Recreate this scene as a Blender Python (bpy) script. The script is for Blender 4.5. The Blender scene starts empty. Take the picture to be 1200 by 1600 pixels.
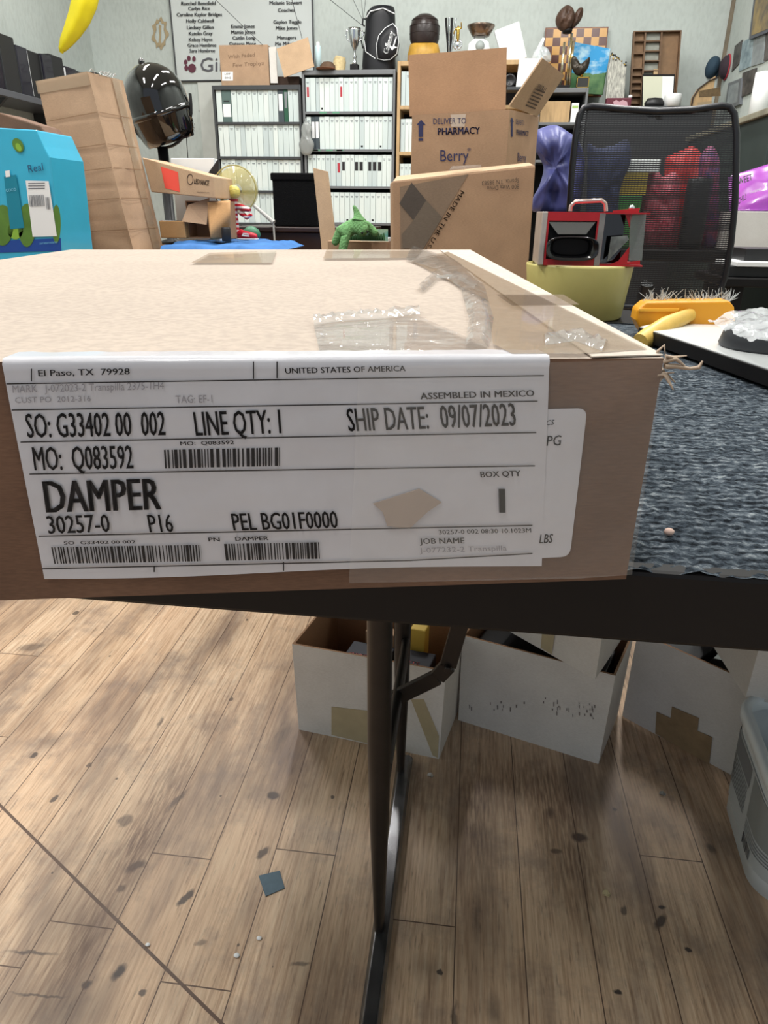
import bpy, bmesh, math, random
from mathutils import Vector, Matrix, noise
random.seed(7)
sc = bpy.context.scene
COL = sc.collection

# ------------------------------------------------------------------ camera
F = 1080.0                      # focal length in pixels of the 1200x1600 frame
CZ = 0.93                       # camera height
_dn = Vector((-30, 2487, F)).normalized()                     # world down in camera axes (x right, y down, z forward)
_fy = Vector((145, -469, F)); _fy = (_fy - _dn * _fy.dot(_dn)).normalized()
_fx = _fy.cross(-_dn)
if _fx.x < 0: _fx = -_fx
ROWS = (_fx, _fy, -_dn)         # rows: world X, Y, Z expressed in camera axes
cam_d = bpy.data.cameras.new('camera'); cam = bpy.data.objects.new('camera', cam_d); COL.objects.link(cam)
cam_d.sensor_fit = 'VERTICAL'; cam_d.sensor_height = 36.0; cam_d.lens = F / 1600 * 36.0
cam_d.clip_start = 0.02; cam_d.clip_end = 60
cam.matrix_world = Matrix(((ROWS[0].x, -ROWS[0].y, -ROWS[0].z, 0), (ROWS[1].x, -ROWS[1].y, -ROWS[1].z, 0),
                           (ROWS[2].x, -ROWS[2].y, -ROWS[2].z, CZ), (0, 0, 0, 1)))
sc.camera = cam
EYE = Vector((0, 0, CZ))
def ray(px, py):
    c = Vector((px - 600, py - 800, F)); return Vector((ROWS[0].dot(c), ROWS[1].dot(c), ROWS[2].dot(c)))
def aZ(px, py, z): r = ray(px, py); return EYE + r * ((z - CZ) / r.z)
def aY(px, py, Y): r = ray(px, py); return EYE + r * (Y / r.y)
def aX(px, py, X): r = ray(px, py); return EYE + r * (X / r.x)
def aP(px, py, p, n): r = ray(px, py); return EYE + r * ((p - EYE).dot(n) / r.dot(n))

# ------------------------------------------------------------------ world, lamps, exposure
sc.view_settings.view_transform = 'Standard'; sc.view_settings.look = 'None'
sc.view_settings.gamma = 1.0; sc.view_settings.use_curve_mapping = False
sc.view_settings.exposure = -0.22
w = bpy.data.worlds.new('world'); sc.world = w; w.use_nodes = True
w.node_tree.nodes['Background'].inputs[0].default_value = (0.80, 0.88, 1.0, 1)
w.node_tree.nodes['Background'].inputs[1].default_value = 0.6
CEIL = 3.5
LAMPS = [(-2.0, 0.9, 66), (-0.6, 1.9, 40), (-2.0, 3.5, 58), (-0.6, 4.0, 60), (0.9, 3.8, 60), (0.95, 1.6, 44), (-0.5, -0.3, 42)]
LAMP_COL = (1.0, 0.985, 0.965)

# ------------------------------------------------------------------ helpers
def lin(c):
    f = lambda v: v / 12.92 if v <= 0.04045 else ((v + 0.055) / 1.055) ** 2.4
    return (f(c[0] / 255), f(c[1] / 255), f(c[2] / 255), 1)
class NT:
    def __init__(s, m): s.t = m.node_tree; s.b = s.t.nodes['Principled BSDF']
    def n(s, typ, **kw):
        o = s.t.nodes.new(typ)
        ins = kw.pop('ins', {})
        for k, v in kw.items(): setattr(o, k, v)
        for k, v in ins.items():
            if isinstance(v, bpy.types.NodeSocket): s.t.links.new(v, o.inputs[k])
            else: o.inputs[k].default_value = v
        return o
    def math(s, op, a, b=0.0, c=0.0, clamp=False):
        o = s.n('ShaderNodeMath', operation=op, use_clamp=clamp, ins={0: a, 1: b}); 
        if op in ('MULTIPLY_ADD', 'COMPARE'): 
            o.inputs[2].default_value = c
        return o.outputs[0]
    def mix(s, f, a, b, mode='MIX'):
        o = s.n('ShaderNodeMix', data_type='RGBA', blend_type=mode, ins={0: f, 6: a, 7: b}); return o.outputs[2]
    def ramp(s, fac, stops):
        o = s.n('ShaderNodeValToRGB', ins={0: fac}); e = o.color_ramp.elements
        while len(e) < len(stops): e.new(0.5)
        for i, (p, c) in enumerate(stops): e[i].position = p; e[i].color = c
        return o.outputs[0]
    def link(s, out, inp): s.t.links.new(out, s.b.inputs[inp])
    def bump(s, h, strength, dist):
        s.link(s.n('ShaderNodeBump', ins={'Height': h, 'Strength': strength, 'Distance': dist}).outputs[0], 'Normal')
MATS = {}
def mat(name, col, rough=0.6, metal=0.0, var=0.0, scale=20.0, bump=0.0, bscale=None, stretch=None, coat=0.0, alpha=1.0, trans=0.0, ior=1.45, col2=None, spec=0.5):
    """plain principled with an optional noise colour variation and noise bump"""
    if name in MATS: return MATS[name]
    m = bpy.data.materials.new(name); m.use_nodes = True; t = NT(m); b = t.b
    b.inputs['Base Color'].default_value = lin(col); b.inputs['Roughness'].default_value = rough
    b.inputs['Metallic'].default_value = metal; b.inputs['Coat Weight'].default_value = coat
    b.inputs['Alpha'].default_value = alpha; b.inputs['Transmission Weight'].default_value = trans; b.inputs['IOR'].default_value = ior
    b.inputs['Specular IOR Level'].default_value = spec
    if var or bump:
        co = t.n('ShaderNodeTexCoord').outputs['Object']
        if stretch: co = t.n('ShaderNodeMapping', ins={0: co, 3: stretch}).outputs[0]
        if var:
            nz = t.n('ShaderNodeTexNoise', ins={'Vector': co, 'Scale': scale, 'Detail': 5.0, 'Roughness': 0.6}).outputs[0]
            a = lin(col); d = lin(col2) if col2 else tuple(x * (1 - var) for x in a[:3]) + (1,)
            t.link(t.ramp(nz, [(0.35, d), (0.65, a)]), 'Base Color')
        if bump:
            nb = t.n('ShaderNodeTexNoise', ins={'Vector': co, 'Scale': bscale or scale, 'Detail': 3.0}).outputs[0]
            t.bump(nb, bump, 0.01)
    MATS[name] = m; return m

class B:
    """collects polygons in world (or local) space; build() links them as ONE mesh object"""
    def __init__(s): s.v = []; s.f = []; s.m = []; s.sm = []
    def add(s, vs, fs, mi=0, smooth=False):
        k = len(s.v); s.v += [Vector(p) for p in vs]
        for f in fs: s.f.append([k + i for i in f]); s.m.append(mi); s.sm.append(smooth)
        return s
    def box(s, lo, hi, mi=0, M=None):
        x0, y0, z0 = lo; x1, y1, z1 = hi
        vs = [Vector(p) for p in ((x0,y0,z0),(x1,y0,z0),(x1,y1,z0),(x0,y1,z0),(x0,y0,z1),(x1,y0,z1),(x1,y1,z1),(x0,y1,z1))]
        if M: vs = [M @ p for p in vs]
        return s.hexa(vs, mi)
    def hexa(s, vs, mi=0): return s.add(vs, [(0,3,2,1),(4,5,6,7),(0,1,5,4),(1,2,6,5),(2,3,7,6),(3,0,4,7)], mi)
    def slab(s, quad, n, mi=0):
        q = [Vector(p) for p in quad]; n = Vector(n); return s.hexa(q + [p + n for p in q], mi)
    def quad(s, *p, mi=0): return s.add(p, [tuple(range(len(p)))], mi)
    def prism(s, poly, n, mi=0):
        k = len(poly); q = [Vector(p) for p in poly]; n = Vector(n)
        fs = [tuple(reversed(range(k))), tuple(range(k, 2 * k))] + [(i, (i + 1) % k, k + (i + 1) % k, k + i) for i in range(k)]
        return s.add(q + [p + n for p in q], fs, mi)
    def loft(s, rings, mi=0, smooth=True, cap=True, closed=False):
        k = len(rings[0]); vs = [p for r in rings for p in r]; fs = []
        R = len(rings)
        for j in range(R if closed else R - 1):
            a = j * k; b_ = ((j + 1) % R) * k
            for i in range(k): fs.append((a + i, a + (i + 1) % k, b_ + (i + 1) % k, b_ + i))
        s.add(vs, fs, mi, smooth)
        if cap and not closed:
            s.add(rings[0], [tuple(reversed(range(k)))], mi); s.add(rings[-1], [tuple(range(k))], mi)
        return s
    def lathe(s, prof, c=(0,0,0), seg=32, mi=0, axis='Z', sx=1.0, sy=1.0, M=None, smooth=True, cap=True):
        rings = []
        for r, h in prof:
            ring = []
            for i in range(seg):
                a = 2 * math.pi * i / seg; x = r * math.cos(a) * sx; y = r * math.sin(a) * sy
                p = Vector((x, y, h)) if axis == 'Z' else (Vector((x, -h, y)) if axis == 'Y' else Vector((h, x, y)))
                if M: p = M @ p
                ring.append(p + Vector(c))
            rings.append(ring)
        return s.loft(rings, mi, smooth, cap)
    def tube(s, pts, r, seg=10, mi=0, closed=False, flat=1.0):
        P = [Vector(p) for p in pts]; n = len(P); rings = []; prev = None
        for i in range(n):
            d = (P[(i + 1) % n] - P[(i - 1) % n]) if closed else (P[min(i + 1, n - 1)] - P[max(i - 1, 0)])
            d.normalize()
            u = prev - d * prev.dot(d) if prev else (Vector((0,0,1)).cross(d) if abs(d.z) < 0.95 else Vector((1,0,0)).cross(d))
            u.normalize(); prev = u; v = d.cross(u)
            rr = r[i] if isinstance(r, (list, tuple)) else r
            rings.append([P[i] + u * rr * math.cos(2*math.pi*k/seg) + v * rr * flat * math.sin(2*math.pi*k/seg) for k in range(seg)])
        return s.loft(rings, mi, True, not closed, closed)
    def sphere(s, c, rad, mi=0, seg=24, rings=14, M=None):
        rx, ry, rz = (rad,) * 3 if not isinstance(rad, tuple) else rad
        vs = []; fs = []
        R = [[Vector((math.sin(math.pi*(j+0.001*(1 if j==0 else -1 if j==rings else 0))/rings)*math.cos(2*math.pi*i/seg)*rx,
                      math.sin(math.pi*(j+0.001*(1 if j==0 else -1 if j==rings else 0))/rings)*math.sin(2*math.pi*i/seg)*ry, -math.cos(math.pi*j/rings)*rz)) for i in range(seg)] for j in range(rings+1)]
        R = [[(M @ p if M else p) + Vector(c) for p in r] for r in R]
        return s.loft(R, mi, True, True)
    def torus(s, c, R, r, axis='Z', seg=40, mi=0, sx=1.0, sy=1.0, M=None):
        pts = []
        for i in range(seg):
            a = 2*math.pi*i/seg; x = R*math.cos(a)*sx; y = R*math.sin(a)*sy
            p = Vector((x,y,0)) if axis == 'Z' else (Vector((x,0,y)) if axis == 'Y' else Vector((0,x,y)))
            if M: p = M @ p
            pts.append(p + Vector(c))
        return s.tube(pts, r, 8, mi, closed=True)
    def text(s, txt, O, U, Vv, mi=0, bold=0.0, lift=0.0006):
        """lettering with its baseline from O along U, cap height Vv"""
        O, U, Vv = Vector(O), Vector(U), Vector(Vv)
        cu = bpy.data.curves.new('t', 'FONT'); cu.body = txt; cu.resolution_u = 2
        o = bpy.data.objects.new('t', cu); COL.objects.link(o)
        dg = bpy.context.evaluated_depsgraph_get(); me = bpy.data.meshes.new_from_object(o.evaluated_get(dg))
        bpy.data.objects.remove(o); bpy.data.curves.remove(cu)
        if not me.vertices: return s
        x0 = min(v.co.x for v in me.vertices); x1 = max(v.co.x for v in me.vertices)
        n = U.cross(Vv).normalized() * lift
        sh = max(0.0, bold) * 1.5
        for dx in ((-sh, 0.0, sh) if sh else (0.0,)):
            s.add([O + U * ((v.co.x + dx - x0 + sh) / (x1 - x0 + 2 * sh)) + Vv * (v.co.y / 0.70) + n for v in me.vertices], [tuple(p.vertices) for p in me.polygons], mi)
        bpy.data.meshes.remove(me); return s
    def bars(s, O, U, Vv, n, seed=1, mi=0, lift=0.0006):
        O, U, Vv = Vector(O), Vector(U), Vector(Vv); rn = random.Random(seed); nn = U.cross(Vv).normalized() * lift
        x = 0.0; st = 1.0 / (n * 2.3)
        while x < 1.0:
            wd = st * rn.choice((0.7, 1, 1, 2)); a = O + U * x + nn; b_ = O + U * min(x + wd, 1.0) + nn
            s.add([a, b_, b_ + Vv, a + Vv], [(0,1,2,3)], mi); x += wd + st * rn.choice((0.6, 1, 1, 1.6))
        return s
    def build(s, name, mats, parent=None, bevel=0.0, local=False, subsurf=0, seg=2):
        me = bpy.data.meshes.new(name); vs = s.v
        o = bpy.data.objects.new(name, me); COL.objects.link(o)
        if parent is not None:
            o.parent = parent
            if not local: inv = wm(parent).inverted(); vs = [inv @ p for p in vs]
        elif not local:
            lo = Vector((min(p.x for p in vs), min(p.y for p in vs), min(p.z for p in vs))); hi = Vector((max(p.x for p in vs), max(p.y for p in vs), 0))
            c = Vector(((lo.x + hi.x) / 2, (lo.y + hi.y) / 2, lo.z)); o.location = c; vs = [p - c for p in vs]
        me.from_pydata([tuple(p) for p in vs], [], s.f)
        for m_ in (mats if isinstance(mats, (list, tuple)) else [mats]): me.materials.append(m_)
        for p, mi, sm in zip(me.polygons, s.m, s.sm): p.material_index = mi; p.use_smooth = sm
        me.update()
        if bevel:
            bm = bmesh.new(); bm.from_mesh(me); bmesh.ops.remove_doubles(bm, verts=bm.verts, dist=1e-6); bm.to_mesh(me); bm.free()
            md = o.modifiers.new('bevel', 'BEVEL'); md.width = bevel; md.segments = seg; md.limit_method = 'ANGLE'; md.angle_limit = 0.7
        if subsurf:
            md = o.modifiers.new('sub', 'SUBSURF'); md.levels = subsurf; md.render_levels = subsurf
        return o
def wm(o):
    M = o.matrix_basis.copy()
    return wm(o.parent) @ M if o.parent else M
def tag(o, label, cat, group=None):
    o['label'] = label; o['category'] = cat
    if group: o['group'] = group
    return o
def thing(name, label, cat, loc, rz=0.0, group=None):
    o = bpy.data.objects.new(name, None); COL.objects.link(o); o.location = loc; o.rotation_euler = (0, 0, rz); o.empty_display_size = 0.05
    return tag(o, label, cat, group)
def dup(root, label, loc=None, scale=None):
    r = root.copy(); COL.objects.link(r); r['label'] = label
    if loc is not None: r.location = loc
    if scale is not None: r.scale = scale
    for ch in list(root.children):
        c = ch.copy(); COL.objects.link(c); c.parent = r
        for g in ch.children:
            d = g.copy(); COL.objects.link(d); d.parent = c
    return r
def struct(name, b, m, **k):
    o = b.build(name, m, **k); o['kind'] = 'structure'; return o
def pxtext(b, txt, P, x, y, wd, h, dy=0.0, dx=0.0, bold=0.0, mi=0, lift=0.0008):
    """baseline from pixel (x,y) to (x+wd,y+dy), cap height h px, on the surface P(px,py)"""
    O = P(x, y); return b.text(txt, O, P(x + wd, y + dy) - O, P(x + dx, y - h) - O, mi, bold, lift)

# ------------------------------------------------------------------ materials
def cardboard(name, col, dark=0.14, ribs=0.0, sc_=14, rough=0.75):
    if name in MATS: return MATS[name]
    m = bpy.data.materials.new(name); m.use_nodes = True; t = NT(m)
    co = t.n('ShaderNodeTexCoord').outputs['Object']
    n1 = t.n('ShaderNodeTexNoise', ins={'Vector': co, 'Scale': sc_, 'Detail': 4.0}).outputs[0]
    fib = t.n('ShaderNodeTexNoise', ins={'Vector': t.n('ShaderNodeMapping', ins={0: co, 3: (60, 60, 400)}).outputs[0], 'Scale': 3.0, 'Detail': 2.0}).outputs[0]
    a = lin(col); d = tuple(x * (1 - dark) for x in a[:3]) + (1,)
    c1 = t.ramp(n1, [(0.3, d), (0.7, a)])
    c2 = t.mix(0.14, c1, t.ramp(fib, [(0.35, (0.25, 0.2, 0.15, 1)), (0.65, (0.9, 0.85, 0.75, 1))]), 'OVERLAY')
    t.link(c2, 'Base Color'); t.b.inputs['Roughness'].default_value = rough; t.b.inputs['Specular IOR Level'].default_value = 0.3
    t.bump(n1, 0.15, 0.01); MATS[name] = m; return m
CB = cardboard('cardboard', (172, 144, 118))
CB2 = cardboard('cardboard_pale', (190, 162, 132))
CB3 = cardboard('cardboard_warm', (172, 140, 112))
CBIN = cardboard('cardboard_inside', (158, 122, 92))
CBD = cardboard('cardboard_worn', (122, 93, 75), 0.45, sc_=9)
WHITEB = cardboard('white_board', (214, 211, 206), 0.10)
INK = mat('black_ink', (26, 24, 26), 0.55)
INKB = mat('navy_ink', (44, 46, 84), 0.6)
INKG = mat('brown_ink', (92, 76, 64), 0.8)
PAPER = mat('label_paper', (204, 203, 208), 0.30, var=0.10, scale=9, bump=0.25, bscale=16, coat=.25)
TAPE = mat('clear_tape', (206, 204, 200), 0.07, alpha=0.42, coat=0.8, bump=0.6, bscale=45, var=0.35, scale=50)
TAPEB = mat('tan_tape', (172, 150, 124), 0.22, alpha=0.6, coat=0.4, bump=0.1, bscale=25)
TAPEW = mat('yellowed_tape', (196, 182, 148), 0.35, alpha=0.8, var=0.1, scale=30)
BLACK = mat('black_paint', (15, 13, 14), 0.5, spec=0.3)
STEEL = mat('dark_steel', (52, 48, 46), 0.38, metal=0.6, var=0.2, scale=30)
GLOSS = mat('gloss_black', (8, 8, 9), 0.06, coat=1.0)
PLAST = mat('black_plastic', (30, 30, 32), 0.4)
CHROME = mat('chrome', (215, 218, 222), 0.12, metal=1.0)
GOLD = mat('gold_metal', (206, 170, 86), 0.22, metal=1.0)
WHITE = mat('white_plastic', (226, 229, 230), 0.35)
PAPERW = mat('white_paper', (228, 230, 230), 0.7)
GREY = mat('grey_metal', (112, 114, 116), 0.45, metal=0.3)
DGREY = mat('dark_grey_metal', (66, 68, 70), 0.45, metal=0.3)
WOODL = mat('light_wood', (192, 160, 116), 0.5, var=0.25, scale=8, stretch=(6, 1, 1))
WOODB = mat('brown_wood', (128, 94, 62), 0.5, var=0.3, scale=8, stretch=(6, 1, 1))
WOODD = mat('dark_wood', (52, 36, 32), 0.35, var=0.3, scale=8, stretch=(1, 1, 6))
RED = mat('red_paint', (178, 30, 36), 0.32)
REDB = mat('red_ink', (170, 50, 62), 0.6)
YEL = mat('yellow_plastic', (222, 152, 32), 0.38)
BLUEC = mat('blue_cloth', (54, 112, 176), 0.8, var=0.25, scale=12, bump=0.3, bscale=30)
GREEN = mat('green_plush', (122, 176, 114), 0.95, var=0.3, scale=60, bump=0.6, bscale=160)

def floor_material():
    m = bpy.data.materials.new('worn_floor_boards'); m.use_nodes = True; t = NT(m)
    co = t.n('ShaderNodeNewGeometry').outputs['Position']
    sep = t.n('ShaderNodeSeparateXYZ', ins={0: co}); X, Y = sep.outputs[0], sep.outputs[1]
    PW = 0.0955
    u = t.math('DIVIDE', t.math('ADD', X, 0.0955 * 60 + PX_OFF), PW)
    idx = t.math('FLOOR', u); fr = t.math('SUBTRACT', u, idx)
    rnd = t.n('ShaderNodeTexWhiteNoise', noise_dimensions='1D', ins={'W': idx}).outputs[0]
    yy = t.math('DIVIDE', t.math('ADD', Y, t.math('MULTIPLY', rnd, 7.0)), 1.15)
    yi = t.math('FLOOR', yy); yf = t.math('SUBTRACT', yy, yi)
    brd = t.n('ShaderNodeTexWhiteNoise', noise_dimensions='2D', ins={'Vector': t.n('ShaderNodeCombineXYZ', ins={0: idx, 1: yi}).outputs[0]}).outputs[0]
    # grain, worn bands, blotches
    shift = t.n('ShaderNodeCombineXYZ', ins={0: t.math('ADD', X, t.math('MULTIPLY', brd, 3.0)), 1: Y, 2: t.math('MULTIPLY', brd, 9.0)}).outputs[0]
    gr = t.n('ShaderNodeTexNoise', ins={'Vector': t.n('ShaderNodeMapping', ins={0: shift, 3: (55, 2.2, 1)}).outputs[0], 'Scale': 4.0, 'Detail': 6.0, 'Roughness': 0.65}).outputs[0]
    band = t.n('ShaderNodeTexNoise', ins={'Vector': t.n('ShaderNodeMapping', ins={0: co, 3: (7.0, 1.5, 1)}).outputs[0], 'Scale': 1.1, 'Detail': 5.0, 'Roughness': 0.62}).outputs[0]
    blot = t.n('ShaderNodeTexNoise', ins={'Vector': co, 'Scale': 7.0, 'Detail': 6.0, 'Roughness': 0.7}).outputs[0]
    c = t.ramp(gr, [(0.30, lin((164, 132, 104))), (0.5, lin((214, 184, 153))), (0.70, lin((232, 208, 178)))])
    c = t.mix(t.math('MULTIPLY', brd, 0.30), c, lin((194, 154, 118)))
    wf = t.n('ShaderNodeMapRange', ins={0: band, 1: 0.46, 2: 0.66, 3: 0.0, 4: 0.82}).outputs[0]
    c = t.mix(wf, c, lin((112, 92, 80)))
    bf = t.n('ShaderNodeMapRange', ins={0: blot, 1: 0.50, 2: 0.72, 3: 0.0, 4: 0.66}).outputs[0]
    c = t.mix(bf, c, lin((116, 104, 98)))
    fine = t.n('ShaderNodeTexNoise', ins={'Vector': t.n('ShaderNodeMapping', ins={0: co, 3: (90, 9, 1)}).outputs[0], 'Scale': 3.0, 'Detail': 3.0}).outputs[0]
    c = t.mix(t.n('ShaderNodeMapRange', ins={0: fine, 1: 0.60, 2: 0.74, 3: 0.0, 4: 0.5}).outputs[0], c, lin((78, 62, 54)))
    # yellowish wear patch
    # specks
    vo = t.n('ShaderNodeTexVoronoi', ins={'Vector': t.n('ShaderNodeMapping', ins={0: co, 3: (1, 0.8, 1)}).outputs[0], 'Scale': 16.0})
    rs = t.n('ShaderNodeSeparateColor', ins={0: vo.outputs['Color']}).outputs[0]
    sp = t.math('LESS_THAN', vo.outputs['Distance'], t.math('MULTIPLY', t.math('POWER', rs, 4.0), 0.13))
    c = t.mix(t.math('MULTIPLY', sp, 0.75), c, lin((54, 44, 40)))
    # stains at known places
    wob = t.n('ShaderNodeTexNoise', ins={'Vector': co, 'Scale': 60.0, 'Detail': 3.0})
    wv = t.n('ShaderNodeVectorMath', operation='MULTIPLY_ADD', ins={0: wob.outputs['Color'], 1: (0.012, 0.012, 0), 2: co}).outputs[0]
    tot = None
    for px, py, rx, ry, ang, k, soft in STAINS:
        p = aZ(px, py, 0); ex = (aZ(px + rx, py, 0) - p).length; ey = (aZ(px, py + ry, 0) - p).length
        mp = t.n('ShaderNodeMapping', vector_type='TEXTURE', ins={0: wv, 1: (p.x + 0.006, p.y + 0.006, 0), 2: (0, 0, math.radians(ang)), 3: (ex, ey, 1.0)}).outputs[0]
        ln = t.n('ShaderNodeVectorMath', operation='LENGTH', ins={0: mp}).outputs['Value']
        v = t.n('ShaderNodeMapRange', ins={0: ln, 1: 1.15, 2: 1.15 - soft, 3: 0.0, 4: k}).outputs[0]
        tot = v if tot is None else t.math('MAXIMUM', tot, v)
    c = t.mix(tot, c, lin((52, 46, 48)))
    wt = None  # soft brown bands: board wear plus painted-in leg shadow
    for px, py, rx, ry, k in WEAR_SHADE:
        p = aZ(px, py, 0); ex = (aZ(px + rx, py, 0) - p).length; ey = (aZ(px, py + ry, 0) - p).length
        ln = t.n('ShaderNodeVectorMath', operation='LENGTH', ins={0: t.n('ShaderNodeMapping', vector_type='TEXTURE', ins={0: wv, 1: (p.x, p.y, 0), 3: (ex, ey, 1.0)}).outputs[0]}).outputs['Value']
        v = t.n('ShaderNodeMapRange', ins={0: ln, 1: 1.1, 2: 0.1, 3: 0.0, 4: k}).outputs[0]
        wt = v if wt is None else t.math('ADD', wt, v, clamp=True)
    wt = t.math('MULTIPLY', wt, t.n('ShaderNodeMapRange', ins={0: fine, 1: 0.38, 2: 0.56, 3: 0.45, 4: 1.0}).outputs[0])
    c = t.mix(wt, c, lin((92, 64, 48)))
    # gaps between the boards
    g = t.math('LESS_THAN', t.math('ABSOLUTE', t.math('SUBTRACT', fr, 0.5)), 0.4915)
    ge = t.math('GREATER_THAN', yf, 0.0016)
    # long straight saw seam crossing the boards
    a, b_ = aZ(0, 1258, 0), aZ(345, 1598, 0); nx, ny = -(b_ - a).y, (b_ - a).x; L = math.hypot(nx, ny); nx /= L; ny /= L
    dist = t.math('ABSOLUTE', t.math('ADD', t.math('ADD', t.math('MULTIPLY', X, nx), t.math('MULTIPLY', Y, ny)), -(a.x * nx + a.y * ny)))
    ok = t.math('MULTIPLY', t.math('GREATER_THAN', dist, 0.0022), t.math('MULTIPLY', g, ge))
    c = t.mix(t.math('SUBTRACT', 1.0, ok), c, lin((92, 70, 56)))
    t.link(c, 'Base Color')
    rg = t.n('ShaderNodeMapRange', ins={0: gr, 1: 0.3, 2: 0.7, 3: 0.42, 4: 0.58}).outputs[0]
    t.link(rg, 'Roughness')
    h = t.math('ADD', t.math('MULTIPLY', ok, 0.6), t.math('MULTIPLY', gr, 0.4)); t.bump(h, 0.35, 0.002)
    return m
PX_OFF = -(aZ(707, 1600, 0).x) % 0.0955
STAINS = [(48,1011,20,6,20,.55,.5),(195,1283,13,9,0,.6,.4),(291,1402,7,14,-25,.85,.4),(213,1353,18,8,40,.8,.6),(277,1250,5,24,-20,.7,.7),(427,1243,9,8,30,.85,.5),(411,1332,6,11,-30,.8,.5),
 (185,1520,8,14,-20,.9,.6),(135,1538,9,8,0,.85,.6),(440,1148,22,30,0,.38,1.0),(80,1158,26,14,30,.42,.9),(905,1308,12,8,0,.9,.5),(1032,1440,7,16,-35,.85,.5),(1035,1417,5,4,0,.9,.4),(1075,1483,5,4,0,.9,.4),
 (965,1550,6,5,0,.95,.4),(686,1518,5,5,0,.9,.4),(668,1512,34,26,0,.35,1.0),(772,1580,14,36,0,.55,1.0),(710,1590,5,34,0,.7,.8),(50,1489,46,3,4,.7,.7),(65,1556,56,3,4,.75,.7),(745,1430,7,44,0,.5,.9),
 (190,1388,7,6,0,.7,.6),(250,1128,3,9,0,.6,.6),(53,1180,5,4,0,.8,.4),(140,1195,4,4,0,.7,.4),(84,1248,4,5,0,.8,.4),(222,1552,6,6,0,.8,.4),(870,1330,8,5,20,.7,.5),(975,1422,5,8,0,.7,.5),(520,1245,3,3,0,.8,.4),
 (313,1473,9,6,20,.55,.6),(470,1505,18,4,15,.6,.6),(590,1160,30,40,0,.25,1.0),(1110,1325,7,9,0,.6,.7),(1050,1248,9,6,0,.4,.8),(860,1270,9,10,0,.55,.8),(960,1265,4,3,0,.8,.4),(120,1430,70,60,20,.3,1.0),(110,1580,90,60,0,.4,1.0)]
WEAR_SHADE = [(225,1310,50,190,.8),(120,1500,60,120,.6),(330,1140,40,130,.4),(900,1340,70,140,.7),(745,1290,45,180,.7),(660,1240,40,80,.4),(840,1225,130,70,.7),(470,1200,60,70,.35),(1000,1260,60,60,.35),(540,1500,30,120,.5),(300,1560,60,70,.35)]  # worn board bands, with the table leg's shadow painted in among them
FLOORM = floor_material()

def wall_material(name, col):
    m = bpy.data.materials.new(name); m.use_nodes = True; t = NT(m)
    co = t.n('ShaderNodeTexCoord').outputs['Object']
    n1 = t.n('ShaderNodeTexNoise', ins={'Vector': co, 'Scale': 1.4, 'Detail': 5.0}).outputs[0]
    n2 = t.n('ShaderNodeTexNoise', ins={'Vector': t.n('ShaderNodeMapping', ins={0: co, 3: (1, 1, 0.5)}).outputs[0], 'Scale': 45.0, 'Detail': 4.0}).outputs[0]
    a = lin(col); d = tuple(x * 0.80 for x in a[:3]) + (1,)
    c = t.mix(0.35, t.ramp(n1, [(0.35, d), (0.6, a)]), t.ramp(n2, [(0.35, d), (0.55, a)]))
    t.link(c, 'Base Color'); t.b.inputs['Roughness'].default_value = 0.8; t.bump(n2, 0.25, 0.01); return m
WALLM = wall_material('painted_plaster', (190, 198, 193))
def carpet_material():
    m = bpy.data.materials.new('grey_blue_carpet'); m.use_nodes = True; t = NT(m)
    co = t.n('ShaderNodeTexCoord').outputs['Object']
    n1 = t.n('ShaderNodeTexNoise', ins={'Vector': t.n('ShaderNodeMapping', ins={0: co, 3: (1, 1.7, 1.5)}).outputs[0], 'Scale': 150.0, 'Detail': 5.0, 'Roughness': 0.7}).outputs[0]
    n2 = t.n('ShaderNodeTexNoise', ins={'Vector': co, 'Scale': 30.0, 'Detail': 3.0}).outputs[0]
    wv = t.n('ShaderNodeTexWave', bands_direction='Y', ins={'Vector': co, 'Scale': 32.0, 'Distortion': 4.0, 'Detail': 2.0, 'Detail Scale': 3.0}).outputs[1]
    f = t.math('ADD', t.math('MULTIPLY', n1, 0.72), t.math('ADD', t.math('MULTIPLY', n2, 0.16), t.math('MULTIPLY', wv, 0.14)))
    t.link(t.ramp(f, [(0.37, lin((30, 35, 41))), (0.50, lin((76, 86, 96))), (0.60, lin((120, 130, 138))), (0.70, lin((178, 186, 190)))]), 'Base Color')
    t.b.inputs['Roughness'].default_value = 0.95; t.b.inputs['Specular IOR Level'].default_value = 0.1
    t.bump(f, 1.0, 0.012); return m
CARPET = carpet_material()
def mesh_fabric():
    m = bpy.data.materials.new('chair_mesh_fabric'); m.use_nodes = True; t = NT(m)
    co = t.n('ShaderNodeTexCoord').outputs['Object']; s = t.n('ShaderNodeSeparateXYZ', ins={0: co})
    a = t.math('FRACT', t.math('MULTIPLY', s.outputs[2], 170.0)); b_ = t.math('FRACT', t.math('MULTIPLY', s.outputs[0], 110.0))
    h = t.math('MULTIPLY', t.math('GREATER_THAN', a, 0.70), t.math('GREATER_THAN', b_, 0.14))
    t.link(t.math('SUBTRACT', 1.0, h), 'Alpha'); t.b.inputs['Base Color'].default_value = lin((20, 21, 26)); t.b.inputs['Roughness'].default_value = 0.6
    return m
MESHF = mesh_fabric()
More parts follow.
